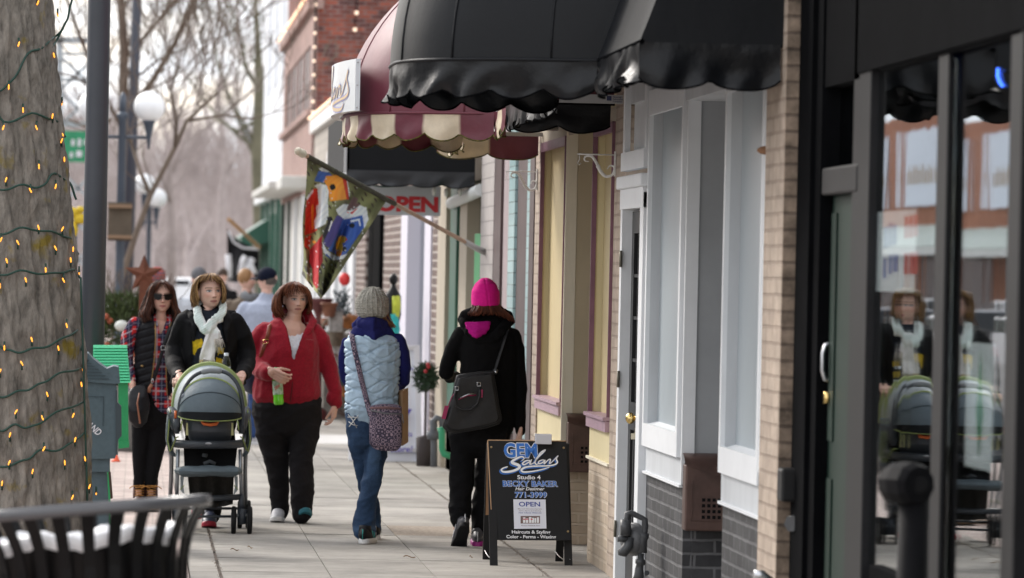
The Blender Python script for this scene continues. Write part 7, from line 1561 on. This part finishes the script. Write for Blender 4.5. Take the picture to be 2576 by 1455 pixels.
def jn(w):
    X,Y_=F.inv(w); n=len(w); base=np.array((.022,.046,.095)); f=wnoise(w*np.array((1,1,.35)),30)*.25+wnoise(w,110)*.12; fade=.5*np.exp(-((Y_-900)/130)**2)*(np.abs(X-(250-(Y_-830)*.12))<30)+.6*np.exp(-((Y_-1290)/14)**2); c=base[None,:]*(1+f[:,None])+fade[:,None]*np.array((.05,.08,.12)); 
    c[(np.abs(X-(210-(Y_-800)*.02))<2.2)&(Y_>735)&(Y_<860)]*=.5; return np.clip(c,0,1)
F.garment('jeans',pt,cloth('denim',(1,1,1),.85,attr=True,noise=(140,.2),bump=(300,.0006)),.009,12,24,colf=jn,vox=.006,stretch=(1,1,1.3))
F.tube(None,[(189,1270,26,-.03),(188,1335,24,-.04)],core=1); F.tube(None,[(254,1275,22,.32),(254,1315,20,.33)],core=1)
mb=MB(); 
for pts in ([(108,735),(128,760),(150,800)],[(112,795),(135,765),(158,738)],[(105,748),(135,748),(160,752)],[(110,770),(130,785),(155,790)]): mb.tube([F.p(x,y,-.135+.0004*abs(x-130)) for x,y in pts],[.0022,.003,.0022],6)
mb.build('pocket_stitching',mat('stitch_white',(.6,.6,.58),.8),F.th)
F.body(.0045)
shoe(F,V(F.p(192,1360).x,27.5,.0),(.25,1,-.02),mu=M_blk,ms=M_sw,accent=mat('shoe_teal',(.02,.35,.33),.5)); shoe(F,V(F.p(254,1335).x,27.95,.0),(-.05,1,0),mu=M_blk,ms=M_sw,accent=M_sw)
mb=MB(); a=F.p(305,382,-.128); 
for i,(w_,h_) in enumerate(((.020,.006),(.016,.005),(.010,.004))): mb.box(a+V(.006+i*.002,0,-.004*i*-1),a+V(.006+i*.002+w_,.002,.003+.004*i)); 
text_mesh(mb,'OUTER',a+V(-.012,-.001,-.004),(1,0,-.1),(0,0,1),.006,.01) if 0 else None
for i in range(3): mb.box(a+V(-.014,0,-.006-.0045*i),a+V(.004,.0015,-.0035-.0045*i))
mb.build('chest_logo',mat('logo_grey',(.22,.26,.30),.6),F.th)
def pais(name='paisley',s=60): 
    m=mat(name,(.13,.10,.15),.8,bump=(200,.0005)); nt=m.node_tree; N=nt.nodes.new; L=nt.links.new; tc=N('ShaderNodeTexCoord'); vo=N('ShaderNodeTexVoronoi'); vo.feature='F1'; vo.inputs['Scale'].default_value=38; vo.inputs['Randomness'].default_value=.35; ml=N('ShaderNodeMath'); ml.operation='MULTIPLY'; ml.inputs[1].default_value=17; sn=N('ShaderNodeMath'); sn.operation='SINE'; rp=N('ShaderNodeValToRGB'); e=rp.color_ramp.elements; e[0].position=.3; e[0].color=(.05,.04,.065,1); e[1].position=.75; e[1].color=(.33,.24,.28,1); x=rp.color_ramp.elements.new(.55); x.color=(.14,.13,.22,1)
    L(tc.outputs['Object'],vo.inputs['Vector']); L(vo.outputs['Distance'],ml.inputs[0]); L(ml.outputs[0],sn.inputs[0]); L(sn.outputs[0],rp.inputs[0]); L(rp.outputs[0],nt.nodes['Principled BSDF'].inputs['Base Color']); return m
M_pais=pais()
PB=thing('crossbody_bag',F.p(285,900,-.15),'purple patterned fabric crossbody bag hanging behind the blue vest','bag')
mb=MB(); F.tube(mb,[(284,700,80,-.185,.22),(286,760,80,-.20,.28),(286,840,80,-.205,.32),(284,880,76,-.20,.30),(282,896,64,-.195,.22)],.3); o=organic(mb,'pouch',M_pais,PB,.005,3,disp=lambda w,n:.003*wnoise(w,26,2))
mb=MB(); mb.tube([F.p(*e) for e in ((128,338,.03),(128,360,-.085),(138,420,-.125),(152,480,-.135),(170,560,-.14),(190,640,-.145),(207,712,-.17),(215,740,-.19))],[(.016,.0025)]*8,8,ref=(0,1,0)); mb.build('strap',M_pais,PB)
mb=MB(); mb.tube([F.p(212,712,-.235),F.p(285,728,-.25),F.p(362,730,-.235)],[(.006,.004)]*3,6); mb.tube([F.p(366,732,-.22),F.p(371,775,-.215)],.004,6); mb.build('zip',mat('zip_grey',(.12,.12,.13),.5),PB)
mb=MB(); mb.tube([F.p(212,704,-.20),F.p(285,700,-.222),F.p(358,708,-.20)],[(.012,.003)]*3,8); mb.build('flap_band',mat('dusty_rose',(.25,.15,.16),.8,noise=(60,.3)),PB)
KB=thing('paper_bag',F.p(385,888,.05),'plain brown paper bag carried at the side of the woman in the blue vest','bag')
mb=MB(); mb.prism([F.p(352,888,.02),F.p(372,888,-.10),F.p(404,872,-.02),F.p(396,880,.12)],F.p(372,625,-.09)-F.p(372,888,-.10)); mb.build('bag',mat('kraft_paper',(.36,.22,.12),.8,noise=(9,.12),bump=(12,.004)),KB)
# ---------------- woman in pink hat, from behind ----------------
F=Fig(27.4,CR2,person(2.0,27.4,'woman seen from behind in bright pink hat and black hooded jacket'))
F.head(780,164,85,yaw=180)
F.tube(None,[(782,225,28),(784,270,32),(786,310,60,0,.7)],core=1)
j=MB(); to=[(786,305,80,0,.7),(788,325,118,0,.62),(790,355,140,0,.64),(793,420,146,0,.72),(795,500,140,0,.76),(793,570,138,0,.78),(785,650,146,0,.82),(778,720,152,0,.84),(775,770,150,0,.84)]
F.tube(j,to,core=.68); F.tube(j,[(662,352,40,0),(626,420,42,.01),(602,490,40,.03),(592,540,36,.08),(612,562,30,.2),(650,560,26,.3)],core=.6); F.tube(j,[(910,362,42,0),(932,440,40,.01),(942,530,36,.01),(947,630,32,0),(948,720,28,-.02),(947,790,26,-.03),(947,816,26,-.03)],core=.6)
M_bf=cloth('black_fleece',(.009,.009,.010),.95,noise=(80,.2))
F.garment('jacket',j,M_bf,.006,11,30)
hd=MB(); F.tube(hd,[(668,285,24,.02),(680,262,28,.0),(720,243,28,-.02),(780,236,28,-.03),(840,243,30,-.02),(885,262,30,0),(902,292,24,.03),(880,310,24,.04)],.85); F.tube(hd,[(668,285,20,-.02),(690,330,22,-.085),(735,375,24,-.11),(800,378,28,-.11),(850,335,30,-.09),(885,295,24,-.03)],.7); F.tube(hd,[(880,300,22,0),(780,300,40,.1),(690,300,22,0)],.6)
F.garment('hood',hd,M_bf,.007,16,31,vox=.006)
hl_=MB(); F.tube(hl_,[(680,298,11,-.08),(735,300,15,-.11),(792,296,11,-.095)],.6); F.tube(hl_,[(686,316,15,-.095),(735,318,18,-.12),(784,314,15,-.11)],.6); F.tube(hl_,[(698,334,15,-.11),(730,338,18,-.13),(770,332,14,-.12)],.6); F.tube(hl_,[(710,352,9,-.125),(728,356,11,-.135),(746,350,9,-.125)],.6)
F.garment('hood_lining',hl_,cloth('magenta_fleece',(.42,.008,.20),.9),.005,16,32,vox=.006)
ht=MB(); ht.tube([F.p(780,212),F.p(780,180),F.p(780,140),F.p(781,105),F.p(782,86),F.p(784,76)],[(.0865,.100),(.0870,.104),(.0850,.102),(.066,.080),(.040,.048),(.014,.016)],32,ref=(0,1,0),round_ends=False)
F.garment('pink_hat',ht,cloth('pink_fleece',(.72,.012,.26),.85,noise=(60,.08)),.003,16,33,vox=.005,smooth=3,disp=lambda w,n:-.004*np.exp(-((w[:,0]-F.p(782,100).x+.01*np.sin(w[:,2]*20))/.004)**2))
G=[[(716,205,-.02),(712,225,-.04),(702,245,-.05),(700,262,-.04)],[(745,208,-.085),(742,225,-.10),(735,242,-.10),(728,255,-.09)],[(800,208,-.09),(805,225,-.10),(812,242,-.10),(818,255,-.09)],[(842,206,-.03),(858,230,-.05),(880,255,-.06),(905,285,-.05)],[(846,205,.03),(868,228,.0),(895,258,-.03),(922,292,-.03)]]
F.hair(G,[(.05,.016,.010),(.17,.05,.026)],18,.005,seed=18)
pt=MB(); F.tube(pt,[(765,740,135,0,.78),(762,800,146,0,.82),(758,840,142,0,.8)],core=.7)
F.tube(pt,[(678,840,74,0),(674,900,68,-.01),(663,1000,56,-.02),(661,1100,58,-.02),(655,1180,56,-.03),(646,1245,48,-.05)],core=.6); F.tube(pt,[(832,840,76,0),(818,900,74,.01),(796,1000,62,.03),(778,1100,56,.05),(768,1200,52,.06),(760,1296,50,.06)],core=.6)
F.garment('trousers',pt,cloth('black_trousers',(.012,.012,.014),.9),.010,10,34,stretch=(1,1,1.4))
F.tube(None,[(646,1220,26,-.04),(642,1290,22,-.03)],core=1); F.tube(None,[(758,1270,26,.06),(752,1345,24,.05)],core=1)
F.tube(None,[(948,800,20,-.03),(944,826,17,-.04)],core=1); F.hand(F.p(944,824,-.04),(-.1,-.05,-1),(-1,.2,0),(0,-1,0),curl=(45,50,52,55),thumb=25,size=.95)
F.body(.0045)
M_pur=mat('sole_magenta',(.35,.02,.22),.5); M_gry=mat('shoe_gunmetal',(.07,.07,.08),.45)
up_=shoe(F,F.p(660,1300,-.14)+V(0,0,-.02),(-.12,.72,-.68),(0,1,.7),mu=M_gry,ms=M_blk,accent=M_sw); mb=MB(); 
shoe(F,V(F.p(745,1372).x,27.45,0),(.1,1,0),mu=M_gry,ms=M_pur,accent=M_sw)
HB=thing('handbag',F.p(705,820,-.2),'large black leather handbag with pink trim on the woman in the pink hat','handbag')
mb=MB(); P=[(628,545),(660,538),(740,526),(806,520),(818,600),(832,690),(845,758),(832,780),(780,795),(700,812),(620,826),(580,815),(558,792),(575,740),(600,660)]
front=[F.p(x,y,-.24) for x,y in P]; mb.prism(front,(0,.085,0)); mb.prism([F.p(x_*.9+70,y_*.9+68,-.26) for x_,y_ in P],(0,.03,0))
lth=mat('pebble_leather',(.047,.047,.0495),.42,noise=(12,.2),bump=[(150,.0012),(8,.003)])
organic(mb,'pouch',lth,HB,.005,7,disp=lambda w,n:.003*wnoise(w,18,4))
def hnd(pts,r,m,nm): mb=MB(); mb.tube([F.p(*e) for e in pts],r,10); return mb.build(nm,m,HB)
hnd([(622,612,-.275),(612,650,-.29),(620,690,-.295),(650,708,-.295),(690,708,-.295),(722,680,-.295),(735,640,-.29),(736,600,-.275)],.0075,lth,'handle')
hnd([(806,528,-.20),(818,510,-.18),(835,460,-.14),(855,400,-.13),(878,335,-.10),(885,320,-.03)],[(.012,.003)]*6,lth,'strap')
mb=MB(); 
for (x,y) in ((624,605),(730,585)):
    c=F.p(x,y,-.285); mb.tube([c+V(-.010,0,-.012),c+V(.010,0,-.012),c+V(.010,0,.010),c+V(-.010,0,.010),c+V(-.010,0,-.012)],.0028,6)
mb.tube([F.p(814,535,-.21),F.p(822,520,-.19)],.009,8); mb.tube([F.p(640,652,-.282),F.p(680,634,-.285),F.p(716,632,-.285)],.0035,6); mb.build('buckles',M_steel,HB)
mb=MB(); mb.tube([F.p(632,660,-.278),F.p(675,641,-.282),F.p(718,639,-.282)],[(.004,.002)]*3,6); mb.box(F.p(736,612,-.285),F.p(748,650,-.275)); mb.tube([F.p(622,620,-.27),F.p(600,650,-.26),F.p(585,690,-.25)],.003,6); mb.prism([F.p(568,690,-.25),F.p(588,690,-.25),F.p(572,755,-.25),F.p(553,752,-.25)],(0,.012,0)); mb.build('pink_trim',mat('fuchsia_leather',(.30,.01,.08),.45),HB)
# ---------------- people farther away ----------------
def far_person(Y,x,yc,yaw,label,top,legs,hat=None,hairc=((.1,.06,.03),(.2,.12,.07)),tw=.20,armdx=(.24,.24),height=None,vox=.009):
    c=PY(x,yc,Y); th=person(c.x,Y,label); F=Fig(Y,(0,0,1/1.5906),th); F.q=1/1.5906; m=FPX/Y; F.head(x,yc,.1125*m,yaw=yaw)
    zc=c.z
    def X(dx,z,r,dy=0,ra=.7): q=V(c.x+dx,Y,z); d=q-O; w_=d.dot(AF); return (CX+FPX*d.dot(AR)/w_,CY-FPX*d.dot(AU)/w_,r*m,dy,ra)
    sh=zc-.195; F.tube(None,[X(0,zc-.06,.05),X(0,sh,.055,0,1),X(0,sh-.06,.10)],core=1)
    t=MB(); F.tube(t,[X(0,sh+.03,.075),X(0,sh-.01,.10),X(0,sh-.05,tw*.85),X(0,sh-.12,tw),X(0,sh-.35,tw*.95,0,.75),X(0,sh-.55,tw*.92,0,.8),X(0,sh-.66,tw*.92,0,.8)],core=.7)
    for sg,dx in zip((-1,1),armdx): F.tube(t,[X(sg*(tw-.03),sh-.09,.065,0,1),X(sg*dx,sh-.3,.058,.02,1),X(sg*(dx+.01),sh-.5,.048,-.03,1),X(sg*(dx),sh-.58,.040,-.06,1)],core=.55); F.tube(None,[X(sg*dx,sh-.56,.03,-.06,1),X(sg*dx,sh-.62,.026,-.07,1)],core=1); F.hand(V(c.x+sg*dx,Y-.07,sh-.61),(0,-.1,-1),(-sg,0,0),(0,-1,0))
    F.garment('jacket',t,top,.006,10,int(x),vox=vox)
    p=MB(); hz=sh-.58; F.tube(p,[X(0,hz+.02,.165),X(0,hz-.1,.17)],core=.7)
    for sg,dy in ((-1,-.1),(1,.15)): F.tube(p,[X(sg*.09,hz-.1,.09,0,1),X(sg*.09,hz-.4,.065,dy*.5,1),X(sg*.09,.10,.055,dy,1)],core=.6); F.tube(None,[X(sg*.09,.12,.03,dy,1),X(sg*.09,.05,.03,dy,1)],core=1)
    F.garment('trousers',p,legs,.006,10,3,vox=vox)
    a=R(yaw); f=V(math.sin(a),-math.cos(a),0)
    for sg,dy in ((-1,-.1),(1,.15)): shoe(F,V(c.x+sg*.09,Y+dy,0),f,mu=M_s1,ms=M_sw)
    F.body(.006); return F,X
M_den=cloth('blue_jeans',(.03,.06,.16),.85,noise=(20,.2)); M_drk=cloth('dark_trousers',(.02,.02,.024))
F,X=far_person(42.8,672,703,-115,'man in dark baseball cap pale blue sweatshirt and jeans walking away',cloth('pale_blue_sweat',(.36,.40,.50),.9),M_den,tw=.235,armdx=(.30,.27))
h=MB(); h.ell(F.hc+V(.0,.0,.035),.095,.105,.085,20,14); f=F.hR@V(0,-1,0); o=F.hc+V(0,0,.03)
h.grid([[o+f*(.07+.09*t)+F.hR@V(s*.075*(1-.25*t*t),0,0)+V(0,0,-.02*t-.02*s*s) for s in (-1,-.5,0,.5,1)] for t in (0,.5,1)]); h.build('cap',cloth('navy_cap',(.012,.018,.045)),F.th)
hh=MB(); hh.ell(F.hc+V(0,0,-.008)+F.hR@V(0,.022,0),.079,.088,.06,18,12); hh.col=[(.10,.085,.075,1)]*len(hh.v); hh.build('hair',M_hair,F.th)
g_=MB(); g_.tube([F.hc+F.hR@V(-.07,-.085,.01),F.hc+F.hR@V(-.082,.01,.01)],.003,5); g_.build('glasses',M_steel,F.th)
F,X=far_person(49,621,704,75,'man with fair hair in brown jacket standing in profile',cloth('brown_jacket',(.13,.10,.075)),M_drk,tw=.21)
mb=MB(); mb.ell(F.hc+F.hR@V(0,.018,.03),.086,.10,.098,20,14); mb.col=[(.30,.17,.08,1)]*len(mb.v); mb.build('hair',M_hair,F.th)
mb=MB(); mb.tube([PY(612,740,48.8),PY(625,752,48.75),PY(648,748,48.85)],.05,8); mb.build('grey_hood',cloth('grey_marl',(.16,.17,.18)),F.th)
F,X=far_person(52,500,700,-60,'person in grey beanie and pale coat partly hidden behind the woman with the scarf',cloth('pale_coat',(.45,.48,.52)),M_drk,tw=.22,armdx=(.28,.26))
h=MB(); h.ell(F.hc+V(0,.0,.035),.093,.105,.10,20,14); h.build('beanie',cloth('grey_beanie',(.13,.13,.14)),F.th)
F,X=far_person(47,395,703,20,'person in striped beanie hidden behind the woman in sunglasses',cloth('dark_coat',(.03,.035,.045)),M_drk,tw=.19)
h=MB(); h.ell(F.hc+V(0,.0,.035),.095,.107,.10,20,14); h.build('beanie',mat('striped_beanie',(.05,.10,.20),.9,brick=(4,.035,.012,(.40,.09,.06)),col2=(.07,.08,.14)),F.th)
F,X=far_person(70,560,694,0,'distant person in dark coat near the end of the walk',M_drk,M_den)
h=MB(); h.ell(F.hc+V(0,.01,.03),.088,.10,.095,16,10); h.col=[(.06,.04,.03,1)]*len(h.v); h.build('hair',M_hair,F.th)
# ================= stroller =================
S4=thing('stroller',(.55,28.35,0),'green and slate travel stroller with an infant seat pushed by the woman with the scarf','stroller')
Ys4=28.3; k4=Ys4/FPX/1.5906/1.9929
def s4(X,Y,dy=0.): return PY((640+X/1.9929)/1.5906,(1440+Y/1.9929)/1.5906,Ys4)+V(0,dy,0)
M_sil=mat('stroller_silver',(.28,.30,.33),.35,.7); M_pl=mat('stroller_plastic',(.035,.042,.052),.5,noise=(8,.1)); M_slate=mat('slate_fabric',(.10,.13,.15),.65,noise=(7,.12),bump=[(9,.008),(220,.0004)]); M_ltg=mat('pale_fabric',(.30,.345,.37),.6,noise=(5,.08),bump=(14,.006)); M_lime=mat('olive_trim',(.26,.32,.11),.7,bump=(200,.0005)); M_mesh=mat('basket_mesh',(.045,.042,.037),.9,noise=(40,.3)); M_ty=mat('stroller_tyre',(.022,.022,.023),.75,bump=(120,.0012)); M_or=mat('orange_tab',(.65,.13,.02),.4)
def st(pts,r,m,nm,n=12,par=None,**k): return MB().tube([s4(*p) for p in pts],r,n,**k).build(nm,m,par or S4)
def wheel(X,Yc,Rp,dy,wd=.030):
    c=s4(X,Yc,dy); c.z=Rp; mb=MB(); mb.tube([c-V(wd/2,0,0),c-V(wd/2-.006,0,0),c+V(wd/2-.006,0,0),c+V(wd/2,0,0)],[Rp-.008,Rp,Rp,Rp-.008],28,ref=(0,0,1)); w_=mb.build('wheel',M_ty,S4)
    MB().tube([c-V(wd/2+.002,0,0),c+V(wd/2+.002,0,0)],[Rp*.55,Rp*.55],20,ref=(0,0,1)).build('hub',M_pl,w_)
def mir(X): return 784-X
for X in (587,715): wheel(X,1300,.088,-.02); wheel(mir(X),1300,.088,-.02)
for X in (722,655): wheel(X,1240,.092,.58); wheel(mir(X),1240,.092,.58)
for f in (lambda x:x,mir):
    st([(f(640),715,0),(f(645),900,0),(f(650),1080,.0)],.0125,M_sil,'leg'); st([(f(650),1075,0),(f(655),1200,-.01)],[.018,.020],M_pl,'leg_sleeve'); st([(f(655),1190,-.02),(f(652),1310,-.03)],[.03,.026],M_pl,'caster'); st([(f(600),1240,-.03),(f(690),1240,-.03)],.012,mat('caster_cover',(.2,.21,.21),.5),'caster_cover')
    st([(f(660),690,.02),(f(690),560,.12),(f(690),900,.35),(f(700),1230,.56)],[.014,.016,.014,.014],M_sil,'rear_leg')
    st([(f(672),560,.10),(f(665),300,.38),(f(662),190,.46)],.014,M_pl,'push_bar'); st([(f(655),150,.44),(f(668),172,.45),(f(682),205,.47)],[.019,.023,.018],mat('foam_grip',(.02,.02,.022),.9),'grip')
    st([(f(648),560,.0),(f(668),470,.05),(f(690),420,.10),(f(688),470,.12)],[.03,.034,.034,.03],M_pl,'hinge'); st([(f(650),590,-.02),(f(655),470,-.02)],.018,M_pl,'seat_side')
    st([(f(705),400,.1),(f(715),520,.14),(f(722),640,.14),(f(700),740,.12),(f(672),760,.08)],[(.012,.05),(.016,.08),(.014,.08),(.012,.07),(.01,.03)],M_slate,'side_fabric',ref=(0,1,0)); st([(f(700),400,.06),(f(712),520,.06),(f(722),650,.06),(f(704),735,.06),(f(690),715,.03),(f(655),618,-.04),(f(640),612,-.08)],.0045,M_lime,'side_piping'); 
    st([(f(612),478,-.26),(f(620),550,-.24)],[(.006,.002)]*2,M_lime,'hanging_tab',6); st([(f(658),410,-.0),(f(657),470,-.02)],[(.008,.012)]*2,M_or,'orange_clip')
st([(160,1095,0),(400,1105,-.02),(640,1095,0)],[(.019,.02)]*3,M_pl,'foot_bar'); st([(130,1250,0),(600,1250,0)],.0085,M_pl,'axle'); st([(mir(722),1225,.58),(722,1225,.58)],.009,M_pl,'rear_axle')
# tray
mb=MB(); pts=[]
for i in range(25):
    u=i/24; x=118+u*(662-118); pts.append((x,672-14*math.sin(PI*u)*0+ (12 if 0 else 0),.10-.22*math.sin(PI*u)**.5))
mb.tube([s4(*p) for p in pts],[(.026,.030)]*25,14,ref=(0,1,0),round_ends=True); tr=mb.build('snack_tray',M_pl,S4)
mb=MB(); rows=[[s4(118+u/12*544,645+8*v,.10-.22*math.sin(PI*min(max(u/12,0.001),.999))**.5+v*.06) for v in range(4)] for u in range(13)]; mb.grid(rows); mb.build('tray_top',mat('tray_grey',(.10,.11,.125),.35),tr)
mb=MB(); text_mesh(mb,'chicco',s4(384,671,-.152),(1,0,0),(0,0,1),.008,.02,align='CENTER'); c=s4(384,662,-.1505); mb2=MB().ell(c,.020,.002,.009,16,8); mb2.build('badge',mat('badge_silver',(.35,.36,.38),.35,.5),tr); mb.build('badge_print',M_black,tr)
# seat
mb=MB(); mb.tube([s4(185,885,-.02),s4(200,885,-.08),s4(390,880,-.10),s4(575,885,-.08),s4(590,885,-.02)],[(.028,.06),(.034,.09),(.034,.10),(.034,.09),(.028,.06)],18,ref=(0,1,0),round_ends=True); organic(mb,'seat_cushion',M_slate,S4,.005,3,disp=lambda w,n:.004*wnoise(w,26,1)-.004*np.exp(-((w[:,2]-s4(390,895).z)/.004)**2))
mb=MB(); mb.prism([s4(190,700,.06),s4(620,700,.06),s4(600,860,.02),s4(195,860,.02)],(0,.04,0)); mb.prism([s4(200,700,.1),s4(205,560,.22),s4(600,560,.22),s4(610,700,.1)],(0,.03,0)); mb.build('seat_back',mat('seat_black',(.015,.016,.018),.9),S4)
mb=MB(); mb.tube([s4(350,830,-.03),s4(395,808,-.02),s4(440,830,-.03)],.012,8); mb.tube([s4(340,760,0),s4(375,765,-.01)],.012,8); mb.build('harness',mat('harness_grey',(.09,.10,.11),.7),S4)
# basket
mb=MB(); rows=[]
for i in range(9):
    v=i/8; rows.append([s4(225+22*v+u/16*(590-225-30*v),930+ (1150-930)*v+28*math.sin(PI*u/16)*v,-.02+.16*math.sin(PI*v)*.3+.02*math.sin(u*1.3)) for u in range(17)])
mb.grid(rows); rows2=[[p+V(0,.5,0) for p in r] for r in rows]; mb.grid(rows2); mb.grid([rows[-1],rows2[-1]]); mb.grid([[r[0] for r in rows],[r[0] for r in rows2]]); mb.grid([[r[-1] for r in rows],[r[-1] for r in rows2]]); mb.build('basket',M_mesh,S4,fixn=False)
for f in (lambda x:x,mir): 
    mb=MB(); mb.prism([s4(f(590),925,-.01),s4(f(622),930,-.01),s4(f(620),1040,-.0),s4(f(585),1085,0),s4(f(600),1000,0)],(0,.006,0)); mb.build('side_flap',M_ltg,S4); st([(f(590),1000,-.012),(f(622),1035,-.012)],.003,M_lime,'flap_piping',6)
# infant seat shell
mb=MB(); mb.tube([s4(400,470,.0),s4(400,540,-.02),s4(400,600,.02),s4(400,620,.10)],[(.155,.13),(.150,.12),(.140,.10),(.12,.05)],28,ref=(0,1,0),round_ends=True); organic(mb,'infant_seat',M_pl,S4,.006,5)
mb=MB(); mb.tube([s4(338,490,-.15),s4(350,505,-.155),s4(400,510,-.16),s4(445,505,-.155),s4(455,490,-.15)],[(.011,.012)]*5,12,ref=(0,1,0),round_ends=True); mb.build('release_handle',M_or,S4)
for x in (215,575): mb=MB(); mb.prism([s4(x-6,500,-.1),s4(x+6,500,-.1),s4(x+10,600,-.08),s4(x-10,600,-.08)],(0,.004,0)); mb.build('warning_label',mat('label_yellow',(.5,.5,.25),.6),S4)
# canopy
def ribs(c,a,b,phis,ax=1.): 
    rows=[]
    for ph in phis:
        up=V(0,0,math.sin(R(ph))); bk=V(0,-math.cos(R(ph)),0); rows.append([c+V(a*math.cos(t),0,0)+(up*b+bk*b*.85)*math.sin(t)**.8 for t in [PI-PI*j/40 for j in range(41)]])
    return rows
c=s4(398,448,-.0); a_=252*k4; b_=300*k4
mb=MB(); rows=ribs(c,a_,b_,[-6+4.2*i for i in range(23)]); 
rows=[[p+V(0,0,-.010*math.sin(PI*(i%11)/11)*math.sin(PI*j/40)) for j,p in enumerate(r)] for i,r in enumerate(rows)]
mb.grid(rows); cn=mb.build('canopy',M_slate,S4)
st_=MB(); st_.tube(rows[11],.0045,6); st_.build('canopy_seam',mat('seam_slate',(.05,.07,.085),.7),cn)
mb=MB(); mb.tube(rows[-1],.008,8); mb.tube([p+V(0,0,-.0) for p in rows[0]],.0045,8); mb.build('canopy_piping',M_lime,cn)
mb=MB(); r0=rows[0]; r1=[p+V(0,-.004,.055*math.sin(PI*j/40)**.4) for j,p in enumerate(rows[0])]; mb.grid([[p+V(0,-.004,0) for p in r0],r1]); mb.build('canopy_hem',mat('hem_black',(.02,.024,.028),.8,bump=(40,.002)),cn)
mb=MB(); cb=s4(190,290,-.05); mb.ell(cb,.016,.004,.018,14,8); mb.build('badge',mat('badge_ring',(.2,.22,.25),.4,.3),cn)
def arch(cx,cy,a,b,dy,e=.85): return [s4(cx,cy,dy)+V(a*k4*math.cos(t),0,b*k4*math.sin(t)**e) for t in [PI-PI*j/40 for j in range(41)]]
A0=arch(398,448,250,296,.0); A1_=arch(398,440,272,350,.14); A2_=arch(398,425,288,378,.26)
mb=MB(); mb.grid([A0,[p.lerp(q,.5)+V(0,0,.004) for p,q in zip(A0,A1_)],A1_,A2_]); cn2=mb.build('rear_canopy',M_ltg,S4)
B0=arch(398,425,286,374,.25); B1=arch(398,420,304,398,.27); B2=arch(398,420,306,396,.33); B3=arch(398,440,300,300,.62)
mb=MB(); mb.grid([B0,[p.lerp(q,.5)+V(0,-.012,.004) for p,q in zip(B0,B1)],B1,B2,B3]); mb.tube(B0,.005,8); mb.build('green_canopy_edge',mat('green_fabric',(.27,.33,.13),.7,noise=(9,.1),bump=(20,.004)),S4)
# carry handle arch
pts=[(145,540,-.03),(150,430,-.03),(160,330,-.02),(200,220,0),(260,140,.02),(340,98,.03),(400,90,.035),(480,92,.03),(555,120,.02),(620,200,0),(652,310,-.02),(662,420,-.03),(660,540,-.03)]
q=spline(pts,4); MB().tube([s4(*p) for p in q],.0125,12).build('carry_handle',M_pl,S4); st([(345,98,.028),(400,88,.03),(478,92,.028)],[(.017,.019)]*3,mat('grip_grey',(.20,.215,.225),.6),'carry_grip',round_ends=True)
# parent bottle
WBt=thing('water_bottle',s4(532,200,.40),'clear plastic water bottle standing behind the stroller canopy','bottle')
b=s4(534,205,.38); H_=(s4(534,-45,.38).z-b.z)
M_clr=glass('clear_pet',(.93,.95,.96),1.4); 
MB().lathe(b,[(.030,0),(.033,.01),(.032,H_*.35),(.033,H_*.45),(.033,H_*.62),(.028,H_*.74),(.016,H_*.88),(.013,H_*.92)],20).build('bottle',M_clr,WBt)
MB().lathe(b,[(.0,.003),(.029,.004),(.030,H_*.55),(.0,H_*.55)],20).build('water',mat('water',(.45,.50,.53),.1),WBt)
MB().lathe(b,[(.0145,H_*.90),(.0145,H_),(.0,H_)],16).build('cap',mat('cap_pale',(.55,.60,.65),.4),WBt)
